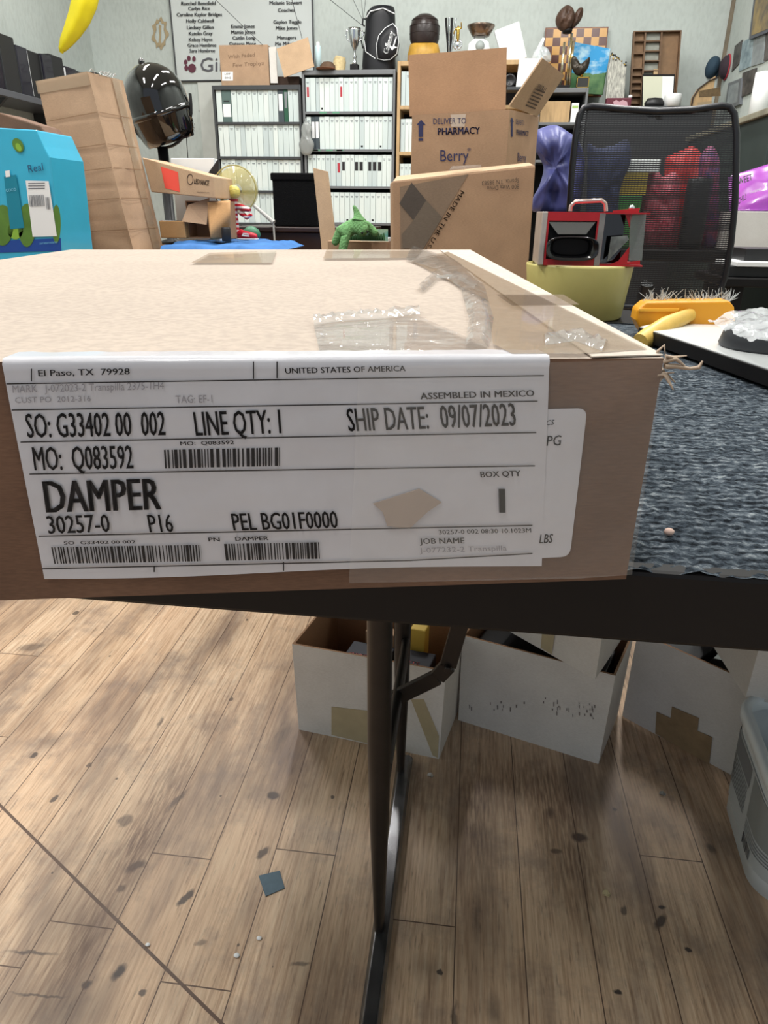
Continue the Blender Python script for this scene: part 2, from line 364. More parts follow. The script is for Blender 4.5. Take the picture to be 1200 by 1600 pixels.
# ================================================================== the room
RX, LX, BY, FY = 1.66, -3.0, 5.95, -2.2
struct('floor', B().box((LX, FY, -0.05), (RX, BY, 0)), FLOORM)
struct('wall_back', B().box((LX, BY, 0), (RX, BY + 0.1, CEIL)), WALLM)
struct('wall_left', B().box((LX - 0.1, FY, 0), (LX, BY, CEIL)), WALLM)
struct('wall_right', B().box((RX, FY, 0), (RX + 0.1, BY, CEIL)), WALLM)
struct('trim_corner', B().box((RX - .022, BY - .022, 0), (RX - .0005, BY - .0005, CEIL)), mat('corner_rust', (134, 122, 104), .8, var=.4, scale=5))
struct('ceiling', B().box((LX, FY, CEIL), (RX, BY, CEIL + 0.08)), mat('ceiling_white', (214, 214, 208), 0.9))
struct('trim_back', B().box((-1.93 - 0.25, BY - 0.012, 0), (-1.93, BY, CEIL)), mat('plaster_patch', (206, 210, 204), 0.8, var=0.12, scale=6))
LMAT = mat('lamp_housing', (225, 226, 224), 0.5)
for i, (x, y, pw) in enumerate(LAMPS):
    ld = bpy.data.lights.new('fluorescent_lamp', 'AREA'); ld.shape = 'RECTANGLE'; ld.size = 0.16; ld.size_y = 1.2; ld.energy = pw; ld.color = LAMP_COL[:3]
    lo = bpy.data.objects.new('fluorescent_lamp', ld); COL.objects.link(lo); lo.location = (x, y, CEIL - 0.09)
    tag(B().box((x - 0.11, y - 0.62, CEIL - 0.07), (x + 0.11, y + 0.62, CEIL)).build('ceiling_light', LMAT, bevel=0.006),
        'long white fluorescent ceiling light over the ' + ('left benches', 'carpeted table', 'far left benches', 'middle of the room', 'far right desk', 'office chair', 'near end of the room')[i], 'light', 'fluorescent ceiling lights')

# ================================================================== carpeted folding table
T = 0.74
TX0, TX1, TY0, TY1 = -0.42, 1.34, 0.378, 1.43
tb = thing('folding_table', 'long black-edged folding table topped with grey-blue carpet', 'table', ((TX0 + TX1) / 2, (TY0 + TY1) / 2, 0))
b = B().box((TX0 + 0.012, TY0 + 0.012, T - 0.022), (TX1 - 0.012, TY1 - 0.012, T - 0.0095)); b.build('tabletop', BLACK, tb)
b = B()
for lo, hi in (((TX0, TY0, T - 0.054), (TX1, TY0 + 0.012, T - 0.004)), ((TX0, TY1 - 0.012, T - 0.054), (TX1, TY1, T - 0.004)),
               ((TX0, TY0 + 0.012, T - 0.054), (TX0 + 0.012, TY1 - 0.012, T - 0.004)), ((TX1 - 0.012, TY0 + 0.012, T - 0.054), (TX1, TY1 - 0.012, T - 0.004))): b.box(lo, hi)
b.build('apron', BLACK, tb, bevel=0.003)
# carpet: a fine grid with a rough nap
b = B(); nx, ny = 300, 150; x0, x1, y0, y1 = 0.02, TX1 - 0.006, TY0 + 0.001, 1.0
def nap(x, y): return T - 0.0042 + 0.0022 * noise.noise(Vector((x * 170, y * 300, 0))) + 0.0016 * noise.noise(Vector((x * 60, y * 110, 3)))
vs = [(x0 + (x1 - x0) * i / nx, y0 + (y1 - y0) * j / ny + 0.001 * noise.noise(Vector((i * 0.9, j * .7, 5))), nap(x0 + (x1 - x0) * i / nx, y0 + (y1 - y0) * j / ny)) for j in range(ny + 1) for i in range(nx + 1)]
b.add(vs, [(j * (nx + 1) + i, j * (nx + 1) + i + 1, (j + 1) * (nx + 1) + i + 1, (j + 1) * (nx + 1) + i) for j in range(ny) for i in range(nx)], 0, True)
b.box((TX0 + 0.006, TY0 + 0.001, T - 0.0095), (TX1 - 0.006, TY1 - 0.001, T - 0.0075))
b.box((TX0 + 0.006, TY0 + 0.001, T - 0.0075), (x0, TY1 - 0.001, T - 0.004)); b.box((x0, y1, T - 0.0075), (TX1 - 0.006, TY1 - 0.001, T - 0.004))
b.build('carpet_top', CARPET, tb)
def leg_set(xl, bx):
    for y, xt in ((0.647, aY(592, 1000, .647).x if bx > 0 else xl), (0.945, aY(626, 1000, .945).x if bx > 0 else xl)):
        b = B(); zt = T - 0.052
        rings = []
        for z, rx, ry in ((zt, .0146, .0146), (0.34, .0144, .0144), (0.22, .0125, .0138), (0.10, .0090, .0135), (0.022, .0068, .013)):
            xq = xl - .004 + (xt - xl + .004) * min(1, z / .55); rings.append([Vector((xq + rx * math.cos(a), y + ry * math.sin(a), z)) for a in [2 * math.pi * k / 20 for k in range(20)]])
        b.loft(rings).build('leg', STEEL, tb)
    b = B(); prof = [(-.0135, 0.004), (.0135, 0.004), (.0135, .014), (.009, .022), (-.009, .022), (-.0135, .014)]
    b.prism([(xl + px_, 0.40, pz) for px_, pz in prof], (0, 0.58, 0)).build('foot_bar', mat('worn_foot_steel', (136, 136, 138), 0.24, metal=0.85, var=0.4, scale=40), tb, bevel=0.0015)
    b = B(); b.box((xl - .014, .395, 0), (xl + .014, .425, .012)); b.box((xl - .014, .960, 0), (xl + .014, .988, .012)); b.build('rubber_foot', PLAST, tb, bevel=0.003)
    B().tube([(xl, .66, .30), (xl, .93, .30)], .007).build('cross_rail', STEEL, tb); B().tube([(xl, .66, T - .075), (xl, .93, T - .075)], .009).build('cross_rail', STEEL, tb)
    # bent flat folding brace, in the plane of the rear leg
    yb = 0.80
    P = [aY(723, 960, yb), aY(700, 1040, yb), aY(683, 1058, yb), aY(610, 1094, yb)] if bx > 0 else [Vector((xl - 0.14, yb, T - .05)), Vector((xl - 0.10, yb, .63)), Vector((xl, yb, .58))]
    b = B(); hw = 0.0115
    for p, q in zip(P[:-1], P[1:]):
        d = (q - p).normalized(); n = Vector((-d.z, 0, d.x)) * hw
        b.slab([p - n - Vector((0, .004, 0)), q - n - Vector((0, .004, 0)), q + n - Vector((0, .004, 0)), p + n - Vector((0, .004, 0))], (0, .008, 0))
    b.tube([P[1] - Vector((0, .012, 0)), P[1] + Vector((0, .012, 0))], .005); b.build('folding_brace', STEEL, tb, bevel=0.001)
    q = P[-1]
    b = B().tube([(xl, .655, q.z), (xl, .937, q.z)], .007); b.tube([(P[0].x, .66, T - .058), (P[0].x, .93, T - .058)], .006); b.build('brace_rod', STEEL, tb)
leg_set(-0.072, 1); leg_set(1.04, -1)

# ================================================================== the big shipping carton
BH = 0.125; Z1 = T + BH
FR = aZ(978, 905, T); FLd = (aZ(0, 938, T) - FR); FLd.z = 0; FLd.normalize()
BR = aZ(735, 390, Z1); BR.z = T; BLp = aZ(0, 390, Z1); BLp.z = T
W = 0.62; FLc = FR + FLd * W; bd = (BLp - BR); bd.z = 0; bd.normalize(); BLc = BR + bd * 0.72
fn = Vector((-FLd.y, FLd.x, 0)); fn = fn if fn.y < 0 else -fn           # outward normal of the front face
FP = lambda px, py: aP(px, py, FR + fn * 0.0012, fn)                    # a point on the front face
TP = lambda px, py: aZ(px, py, Z1 + 0.0008)                             # a point on the top face
dc = thing('shipping_carton', 'long flat taped cardboard shipping box labelled DAMPER, lying on the carpeted table', 'box', (sum(((p.x) for p in (FR, BR, BLc, FLc))) / 4, sum(((p.y) for p in (FR, BR, BLc, FLc))) / 4, T))
up = Vector((0, 0, BH))
b = B()
# dense body so the faces can sag and dent
def grid(a, bb, c, d, n, m, mi, dent):
    """bilinear patch a-b (u), a-d (v)"""
    vs = []
    for j in range(m + 1):
        for i in range(n + 1):
            u, v = i / n, j / m; p = (a * (1 - u) + bb * u) * (1 - v) + (d * (1 - u) + c * u) * v
            vs.append(p + dent(u, v, p))
    return vs, [(j * (n + 1) + i, j * (n + 1) + i + 1, (j + 1) * (n + 1) + i + 1, (j + 1) * (n + 1) + i) for j in range(m) for i in range(n)]
def edge0(u, v, k=0.04): return min(1, u / k, (1 - u) / k, v / k, (1 - v) / k)
nz = lambda p, s, k: noise.noise(Vector((p.x * s, p.y * s, p.z * s))) * k
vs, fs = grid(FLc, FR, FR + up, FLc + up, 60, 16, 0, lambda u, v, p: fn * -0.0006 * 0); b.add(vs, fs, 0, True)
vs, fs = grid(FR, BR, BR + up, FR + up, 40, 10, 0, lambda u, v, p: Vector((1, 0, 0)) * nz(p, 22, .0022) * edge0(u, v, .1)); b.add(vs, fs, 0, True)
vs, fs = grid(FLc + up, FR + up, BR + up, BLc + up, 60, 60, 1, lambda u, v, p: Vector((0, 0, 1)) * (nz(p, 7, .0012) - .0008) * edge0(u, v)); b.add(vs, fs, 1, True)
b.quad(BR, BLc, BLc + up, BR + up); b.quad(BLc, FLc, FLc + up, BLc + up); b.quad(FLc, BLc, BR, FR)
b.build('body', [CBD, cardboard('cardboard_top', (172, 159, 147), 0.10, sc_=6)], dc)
# flap seam strips: reinforced paper edge along the right of the top and its folded-over lip
q = [TP(735, 391), TP(1036, 555), TP(925, 558), TP(688, 391)]
b = B().slab([p + Vector((0, 0, -.0002)) for p in q], (0, 0, .0006)); b.build('edge_strip', cardboard('kraft_paper_pale', (196, 186, 174), .10, sc_=60), dc)
# tape
b = B()
def tape(P, pts, nrm): b.add([P(*p) + nrm for p in pts], [tuple(range(len(pts)))])
upn = Vector((0, 0, .0011))
tape(TP, [(775, 462), (880, 462), (905, 478), (800, 480)], upn)
tape(TP, [(640, 408), (700, 394), (1010, 548), (905, 556), (800, 556), (770, 540), (760, 470)], upn)
tape(TP, [(328, 396), (432, 393), (425, 412), (298, 412)], upn); tape(TP, [(510, 391), (660, 391), (650, 404), (505, 405)], upn)
b.build('tan_tape', TAPEB, dc)
# crumpled clear tape: ridged ribbon loops standing off the top, and the wrap over the front edge
b = B()
def ribbon(pts, wpx, hgt, seed):
    rn = random.Random(seed); L = []; n = len(pts)
    dense = []
    for i in range(n - 1):
        for k in range(10): 
            t_ = k / 10; dense.append((pts[i][0] * (1 - t_) + pts[i + 1][0] * t_, pts[i][1] * (1 - t_) + pts[i + 1][1] * t_))
    dense.append(pts[-1]); vs = []; m = 7
    for i, (x, y) in enumerate(dense):
        j = min(i + 1, len(dense) - 1); dx, dy = dense[j][0] - dense[max(j - 2, 0)][0], dense[j][1] - dense[max(j - 2, 0)][1]; l = math.hypot(dx, dy) or 1
        nx_, ny_ = -dy / l, dx / l
        for k in range(m):
            o = (k / (m - 1) - .5) * wpx
            p = TP(x + nx_ * o, y + ny_ * o * .6); hh = hgt * max(0, 1 - (2 * k / (m - 1) - 1) ** 2) * (0.6 + 0.5 * noise.noise(Vector((i * .5, k * .8, seed)))); p.z += .0012 + max(0, hh); vs.append(p)
    b.add(vs, [(i * m + k, i * m + k + 1, (i + 1) * m + k + 1, (i + 1) * m + k) for i in range(len(dense) - 1) for k in range(m - 1)], 0, True)
ribbon([(640, 396), (700, 415), (738, 450), (752, 500), (745, 545)], 38, .006, 2)
ribbon([(655, 455), (680, 432), (718, 432), (745, 450)], 16, .006, 5)
ribbon([(490, 506), (540, 500), (600, 496), (655, 488)], 16, .006, 9)
ribbon([(850, 535), (900, 528), (945, 545)], 26, .005, 12)
b.add([TP(490, 508), TP(655, 494), TP(760, 540), TP(760, 552), TP(500, 552)], [(0, 1, 2, 3, 4)])
b.build('crumpled_tape', TAPE, dc)
b = B()
def onface(px, py, off=0.0): return FP(px, py) + fn * off
# clear tape over the right part of the front face
b.add([onface(560, 572, .0022), onface(720, 568, .0026), onface(1036, 560, .0022), onface(985, 895, .0022), onface(900, 900, .003), onface(545, 908, .0022)], [(0, 1, 2, 3, 4, 5)])
b.build('face_tape', mat('clear_tape_flat', (240, 236, 230), 0.10, alpha=0.10, coat=0.5, bump=0.5, bscale=18), dc)
# labels
def rounded(pts, r=14, n=4):
    out = []
    for i, p in enumerate(pts):
        a, c = pts[i - 1], pts[(i + 1) % len(pts)]
        def to(q): d = math.hypot(q[0] - p[0], q[1] - p[1]); return (p[0] + (q[0] - p[0]) * r / d, p[1] + (q[1] - p[1]) * r / d)
        s, e = to(a), to(c)
        for k in range(n + 1):
            t_ = k / n; out.append(((1 - t_) ** 2 * s[0] + 2 * t_ * (1 - t_) * p[0] + t_ * t_ * e[0], (1 - t_) ** 2 * s[1] + 2 * t_ * (1 - t_) * p[1] + t_ * t_ * e[1]))
    return out
b = B(); pts = rounded([(700, 642), (917, 638), (890, 869), (690, 880)]); b.prism([FP(*p) for p in pts], fn * .0005)
for s, x, y, w_, h in (('CS', 852, 664, 12, 8), ('PG', 853, 696, 22, 16), ('###', 848, 712, 18, 6)):
    if s != '###': pxtext(b, s, FP, x, y, w_, h, -1, 2, .004, 1, .0008)
pxtext(b, 'LBS', FP, 842, 848, 20, 14, -1, 2, .01, 1, .0008)
lb2 = b.build('under_label', [PAPER, INK], dc)
top_edge = FP(8, 566).z
b = B(); L1 = [FP(6, 574), FP(857, 566), FP(846, 884), FP(580, 893), FP(74, 904), FP(64, 890)]
n3 = fn * .0009
# label folds over the top edge of the carton
def topface(px, py): p = TP(px, py); return p
fold = []
for i in range(41):
    u = i / 40; x = 4 + u * 854
    yt = 566; p = aP(x, yt, FR + fn * 0.0012, fn); p.z = Z1 - .004
    fold.append([p + n3, p + n3 + Vector((0, 0, .0032)), Vector((p.x, p.y, Z1)) - fn * .001 + Vector((0, 0, .0017)), Vector((p.x, p.y, Z1)) - fn * .006 + Vector((0, 0, .0016)), Vector((p.x, p.y, Z1)) - fn * (.019 + .003 * noise.noise(Vector((i * .6, 0, 0)))) + Vector((0, 0, .0012))])
front = []
for i in range(41):
    u = i / 40; xt = 4 + u * 854; xb = 70 + u * 776; top = fold[i][0]
    bot = FP(xb, 904 - u * 22 + (2.5 * math.sin(u * 7)))
    front.append([bot + n3 * .6] + [bot.lerp(top, k / 8) + fn * (.0002 + .0002 * (1 + noise.noise(Vector((u * 14, k * .7, 1))))) for k in range(1, 8)])
cols = [f + g for f, g in zip(front, fold)]; m = len(cols[0])
b.add([p for c in cols for p in c], [(i * m + k, (i + 1) * m + k, (i + 1) * m + k + 1, i * m + k + 1) for i in range(40) for k in range(m - 1)], 0, True)
lab = b.build('shipping_label', PAPER, dc)
b = B(); LP = lambda px, py: aP(px, py, FR + fn * 0.0030, fn); LF = 0.0
def rule(x0, y0, x1, y1, t_=1.8):
    b.add([LP(x0, y0), LP(x1, y1), LP(x1, y1 + t_), LP(x0, y0 + t_)], [(3, 2, 1, 0)])
for r_ in ((10, 599, 850, 586), (18, 640, 840, 626), (32, 690, 838, 675), (46, 740, 836, 727), (60, 837, 832, 820), (66, 888, 640, 875), (640, 875, 832, 864)): rule(*r_)
for x, y0, y1 in ((48, 576, 596), (395, 565, 592), (432, 565, 591), (240, 884, 894), (442, 878, 892)): b.add([LP(x, y0), LP(x + 2, y0), LP(x + 2, y1), LP(x, y1)], [(3, 2, 1, 0)])
tx = lambda s, x, y, w_, h, dy, bold=.0, dx=-5: pxtext(b, s, LP, x, y, w_, h, dy, dx, bold, 0, LF)
tx('El Paso, TX  79928', 60, 588, 143, 10, -3, .01, -1); tx('UNITED STATES OF AMERICA', 446, 584, 188, 9, -4, .01, -1)
tx('SO: G33402 00  002', 43, 684, 216, 38, -4, .014); tx('LINE QTY: 1', 306, 681, 134, 38, -4, .014); tx('SHIP DATE:', 545, 674, 126, 36, -4, .012); tx('09/07/2023', 690, 669, 117, 36, -4, .014)
tx('MO:  Q083592', 54, 735, 155, 37, -3, .014); tx('MO:  Q083592', 282, 696, 84, 6, -2, .01, -1)
tx('DAMPER', 72, 801, 181, 50, -5, .022, -7); tx('30257-0', 76, 834, 97, 28, -3, .012); tx('P16', 234, 832, 38, 28, -1, .01); tx('PEL BG01F0000', 365, 829, 164, 27, -4, .014)
tx('SO  G33402 00 002', 100, 851, 112, 5, -2, .01, -1); tx('PN', 326, 846, 18, 6, 0, .015, -1); tx('DAMPER', 368, 845, 52, 6, -1, .015, -1)
tx('ASSEMBLED IN MEXICO', 657, 624, 178, 10, -5, .015, -1); tx('BOX QTY', 751, 746, 63, 9, -2, .015, -1); tx('1', 780, 801, 10, 38, 0, .02, -1)
tx('30257-0 002 08:30 10.1023M', 686, 835, 144, 7, -3, .004, -1); tx('JOB NAME', 656, 850, 70, 9, -1, .01, -1)
b.bars(LP(258, 732), LP(437, 728) - LP(258, 732), LP(256, 703) - LP(258, 732), 30, 3, 0, LF)
b.bars(LP(85, 881), LP(316, 877) - LP(85, 881), LP(80, 855) - LP(85, 881), 44, 5, 0, LF); b.bars(LP(353, 876), LP(502, 873) - LP(353, 876), LP(350, 850) - LP(353, 876), 30, 9, 0, LF)
b.build('label_print', INK, lab)
b = B(); 
tx('MARK   J-072023-2 Transpilla 2375-1H4', 20, 614, 236, 12, -6, 0, -1); tx('CUST PO  2012-316', 24, 630, 118, 9, -3, 0, -1); tx('TAG: EF-1', 275, 630, 57, 12, -1, 0, -1); tx('J-077232-2 Transpilla', 656, 864, 136, 8, -4, 0, -1)
b.build('faint_print', mat('faded_ink', (142, 140, 146), 0.6), lab)
b = B(); b.prism([LP(*p) for p in ((583, 787), (612, 778), (655, 764), (690, 785), (668, 800), (640, 826), (605, 822), (598, 800))], fn * -.0006); b.build('torn_patch', mat('torn_paper', (176, 160, 148), .6, var=.1), lab)
# torn paper fibres at the front right corner
b = B(); rn = random.Random(4); c0 = FR + Vector((0, 0, BH))
for k in range(9):
    o = c0 + Vector((rn.uniform(-.002, .004), rn.uniform(-.002, .03), rn.uniform(-.016, .002))); d = Vector((rn.uniform(.3, 1.0), rn.uniform(-.5, .3), rn.uniform(-.7, .35))).normalized(); L = rn.uniform(.003, .008)
    m_ = o + d * L * .5 + Vector((0, 0, rn.uniform(-.003, .004))); b.tube([o, m_, o + d * L + Vector((rn.uniform(-.004, .004), 0, rn.uniform(-.005, .005)))], [.0024, .0020, .0006], 5, flat=.35)
b.tube([c0 + Vector((.001, 0, -.004)), aY(1056, 572, c0.y), aY(1078, 576, c0.y), aY(1092, 574, c0.y), aY(1098, 564, c0.y)], [.0030, .0026, .0016, .0020, .0008], 6, flat=.45)
b.tube([c0 + Vector((.001, .002, -.002)), aY(1056, 560, c0.y), aY(1070, 572, c0.y)], [.0034, .0026, .001], 6, flat=.45)
b.build('torn_corner', cardboard('torn_fibre', (176, 156, 136), .2, sc_=90), dc)

# ================================================================== on the carpet, right
q = [aZ(x, y, .765) for x, y in ((1000, 520), (1205, 589), (1330, 560), (1110, 500))]
b = B(); zt = .7465
q = [aZ(996, 524, zt), aZ(1260, 618, zt), aZ(1340, 540, zt), aZ(1075, 505, zt)]
bd_ = thing('picture_board', 'thick black-edged flat board with a white top lying on the carpet', 'board', (sum(p.x for p in q) / 4, sum(p.y for p in q) / 4, T))
z0 = Vector((0, 0, .0005 - (zt - T)))
b.slab([p + z0 for p in q], (0, 0, .019)); b.build('core', BLACK, bd_, bevel=.001)
cq = sum(q, Vector()) / 4; b = B().slab([cq.lerp(p + z0 + Vector((0, 0, .0192)), .0) + (p - cq) * .985 + Vector((0, 0, z0.z + .0192)) for p in q], (0, 0, .0012)); b.build('white_sheet', mat('glossy_white', (222, 225, 224), .2), bd_)
ztop = zt + z0.z + .0205
# dark puck and the clear bag over it
pc = aZ(1196, 543, ztop)
tag(B().lathe([(.0, 0), (.060, 0), (.062, .004), (.056, .026), (.052, .029), (0, .029)], pc, 40).build('rubber_puck', mat('grey_rubber', (58, 60, 64), .5, var=.2, scale=30), bevel=.0), 'dark grey round rubber block on the white board under a clear bag', 'rubber block')
b = B(); n = 26; vs = []
A0, A1, A2, A3 = aZ(1106, 500, ztop + .035), aZ(1172, 534, ztop + .033), aZ(1300, 540, ztop + .035), aZ(1215, 482, ztop + .05)
for j in range(n + 1):
    for i in range(n + 1):
        u, v = i / n, j / n; p = (A0 * (1 - u) + A1 * u) * (1 - v) + (A3 * (1 - u) + A2 * u) * v
        p = p + Vector((0, 0, 1)) * (.006 * math.sin(math.pi * v) + .006 * noise.noise(Vector((u * 6, v * 5, 2))) + .003 * noise.noise(Vector((u * 16, v * 15, 7)))); 
        p.z = max(p.z, ztop + .031 if (p - pc).xy.length < .066 else ztop + .003); vs.append(p)
b.add(vs, [(j * (n + 1) + i, j * (n + 1) + i + 1, (j + 1) * (n + 1) + i + 1, (j + 1) * (n + 1) + i) for j in range(n) for i in range(n)], 0, True)
tag(b.build('plastic_bag', mat('clear_film', (240, 244, 246), .10, alpha=.5, coat=.8, bump=.1, bscale=40)), 'crumpled clear plastic bag draped over the dark rubber block', 'bag')
# yellow brush lying on its side
br = aZ(1065, 528, T)
tb_ = thing('push_brush', 'yellow plastic deck brush lying on its side with pale bristles up', 'brush', (br.x, br.y + .03, T))
Yb = br.y + .02
def bp(x, y, o=0): return aY(x, y, Yb + o)
b = B(); prof = [(993, 500), (996, 484), (1010, 472), (1140, 470), (1148, 480), (1150, 512), (1142, 521), (1003, 521)]
b.prism([bp(*p) for p in prof], (0, .045, 0)); b.build('head', YEL, tb_, bevel=.004, seg=3)
b = B(); b.prism([bp(998, 487, -.003), bp(1060, 487, -.003), bp(1062, 482, -.003), bp(999, 482, -.003)], (0, .004, 0)); b.build('ridge', mat('yellow_pale', (236, 178, 62), .35), tb_, bevel=.0008)
b = B(); b.tube([bp(1078, 492, .004), bp(1062, 499, -.02), bp(1040, 510, -.05), bp(1012, 528, -.085), bp(1000, 535, -.10)], [.011, .013, .016, .0165, .014], 16); b.build('handle_socket', mat('yellow_worn', (226, 186, 92), .4, var=.2, scale=30), tb_)
b = B(); rn = random.Random(3)
for k in range(130):
    x = rn.uniform(1005, 1140) if rn.random() < .35 else rn.choice((rn.uniform(1012, 1045), rn.uniform(1085, 1180))); o = rn.uniform(.02, .05); p = bp(min(x, 1138), 472, o); L = rn.uniform(.008, .026)
    d = Vector((rn.uniform(-.7, .9) + (x - 1075) / 190, rn.uniform(-.3, .6), rn.uniform(.45, 1))).normalized(); e = p + d * L; b.tube([p - d * .004, p + d * L * .5 + Vector((rn.uniform(-.003, .003), 0, .001)), e], [.0006, .0006, .0003], 4)
bo = b.build('bristles', mat('pale_bristle', (176, 180, 178), .7), tb_)
tag(B().sphere(aZ(1045, 833, T - .001) + Vector((0, 0, .001)), (.0035, .003, .0025), seg=8, rings=6).build('foam_crumb', mat('crumb', (206, 178, 164), .8)), 'small pale crumb on the carpet near its front edge', 'crumb')

# ================================================================== white boxes on the floor
def open_carton(root, c4, z0, z1, th, lean=0.0, mo=None, flare=0.0, zs=None):
    c4 = [Vector((p[0], p[1], 0)) for p in c4]; cen = sum(c4, Vector()) / 4
    zs = zs or [z1] * 4
    ob = [p + Vector((0, 0, z0)) for p in c4]; ot = [cen + (p - cen) * (1 + flare) + Vector((0, 0, zz)) for p, zz in zip(c4, zs)]
    def ins(pts):
        r = []
        for i in range(4):
            p, a, c = pts[i], pts[i - 1], pts[(i + 1) % 4]; da = (a - p); dcn = (c - p); da.z = dcn.z = 0
            r.append(p + da.normalized() * th + dcn.normalized() * th)
        return r
    ib = [p + Vector((0, 0, th)) for p in ins(ob)]; it = ins(ot)
    b = B(); b.add(ob, [(3, 2, 1, 0)], 0)
    for i in range(4):
        j = (i + 1) % 4; b.add([ob[i], ob[j], ot[j], ot[i]], [(0, 1, 2, 3)], 0); b.add([ib[j], ib[i], it[i], it[j]], [(0, 1, 2, 3)], 1); b.add([ot[i], ot[j], it[j], it[i]], [(0, 1, 2, 3)], 1)
    b.add(ib, [(0, 1, 2, 3)], 1)
    return b.build('body', mo or [WHITEB, CBIN], root, bevel=0.0)
def face_fn(p, q):
    n = Vector((q[1] - p[1], -(q[0] - p[0]), 0)).normalized(); P0 = Vector((p[0], p[1], 0)) + n * .0015
    return (lambda x, y: aP(x, y, P0, n)), n
# --- box A
A4 = [aZ(467, 1140, 0), aZ(686, 1186, 0), aZ(713, 1117, 0), None]; A4[2] = A4[1] + (A4[2] - A4[1]) * 1.5; A4[3] = A4[0] + (A4[2] - A4[1])
ra = thing('storage_box', 'open white cardboard box of dark boxed items behind the table leg', 'box', (A4[0] + A4[2]) / 2, 0, 'white boxes under the table')
open_carton(ra, A4, 0, .2, .004, flare=.03)
FA, na = face_fn(A4[0], A4[1]); b = B(); b.prism([FA(*p) for p in ((518, 1104), (572, 1110), (620, 1120), (620, 1172), (518, 1148))], na * .0006); b.build('tape_patch', TAPEW, ra)
SA, ns = face_fn(A4[1], A4[2]); b = B(); e = A4[2] - A4[1]
b = B(); b.prism([FA(642, 1092), FA(662, 1092), FA(686, 1150), FA(684, 1184), FA(676, 1180)], na * .0006); b.build('tape_strip', TAPEW, ra)
ua = (A4[1] - A4[0]).normalized(); va = (A4[3] - A4[0]).normalized()
def in_box(name, label, cat, o, u, v, ul, vl, h, mats, z0=.0045, printed=None, grp=None, tilt=0.0):
    b = B(); q = [o, o + u * ul, o + u * ul + v * vl, o + v * vl]; q = [Vector((p.x, p.y, z0)) for p in q]
    r_ = thing(name, label, cat, sum(q, Vector()) / 4, 0, grp); b.slab(q, (0, 0, h)); b.build('case', mats[0], r_, bevel=.002)
    if printed:
        b = B(); t0 = q[0] + Vector((0, 0, h))
        for s, fx, fy, fw, fh in printed: b.text(s, t0 + u * ul * fx + v * vl * fy, u * ul * fw, v * vl * fh, 0, .01, .0008)
        b.build('cover_print', mats[1], r_)
    return r_
RP = mat('red_white_print', (214, 96, 104), .5); DK = mat('dark_cover', (34, 36, 48), .6)
r45 = Matrix.Rotation(math.radians(60), 3, 'Z')
o = A4[0] + ua * .07 + va * .012
in_box('boxed_parts', 'dark blue boxed item with red lettering at the left in the open white box', 'small box', o, ua, va, .085, .10, .145, [DK, RP], printed=[('TURBO', .1, .2, .5, .12), ('SERIES', .1, .5, .4, .1)])
in_box('boxed_parts', 'dark boxed item with white and red print beside the table leg in the box', 'small box', A4[0] + ua * .168 + va * .012, ua, va, .07, .095, .150, [DK, RP], printed=[('RACING', .1, .2, .7, .14), ('PARTS', .1, .5, .6, .12)])
in_box('brown_box', 'plain brown inner box at the back of the open white box', 'small box', A4[0] + ua * .09 + va * .122, ua, va, .08, .025, .165, [CB3])
in_box('yellow_box', 'small yellow box standing at the back of the open white box', 'small box', A4[0] + ua * .182 + va * .118, ua, va, .03, .03, .19, [mat('yellow_card', (226, 190, 84), .5)])
tag(B().lathe([(0, 0), (.011, 0), (.012, .01), (.012, .055), (.007, .066), (.007, .085), (0, .085)], A4[0] + ua * .232 + va * .115 + Vector((0, 0, .0045)), 20).build('bottle', PLAST), 'small black bottle in the back right of the open white box', 'bottle')
# --- box B
B4 = [aZ(716, 1125, 0), aZ(935, 1194, 0), aZ(966, 1115, 0), None]; B4[2] = B4[1] + (B4[2] - B4[1]) * .97; B4[3] = B4[0] + (B4[2] - B4[1])
rb = thing('storage_box', 'middle white cardboard box under the table with smudged front, holding black cases', 'box', (B4[0] + B4[2]) / 2, 0, 'white boxes under the table')
open_carton(rb, B4, 0, .2, .004, flare=.02)
FB, nb = face_fn(B4[0], B4[1]); b = B(); rn = random.Random(8)
for k in range(38):
    x = rn.choice((rn.uniform(888, 930), rn.uniform(730, 820), rn.uniform(840, 930))); y = 1062 + (x - 718) * .14 + rn.uniform(0, 22) + (18 if x < 830 else 8); hh = rn.uniform(2, 7); ww = rn.uniform(.7, 2)
    b.add([FB(x, y) + nb * .0006, FB(x + ww, y + .4) + nb * .0006, FB(x + ww, y + hh) + nb * .0006, FB(x, y + hh) + nb * .0006], [(3, 2, 1, 0)])
b.build('scuff_marks', mat('scuff', (120, 112, 108), .8), rb)
ub = (B4[1] - B4[0]).normalized(); vb = (B4[3] - B4[0]).normalized()
in_box('black_case', 'black plastic case filling the left of the smudged middle box', 'case', B4[0] + ub * .012 + vb * .012, ub, vb, .12, .12, .165, [PLAST, mat('pale_print', (150, 150, 150), .5)], printed=[('MODEL', .5, .2, .3, .06)])
in_box('black_case', 'black plastic case filling the right of the smudged middle box', 'case', B4[0] + ub * .138 + vb * .012, ub, vb, .115, .12, .160, [PLAST, INK])
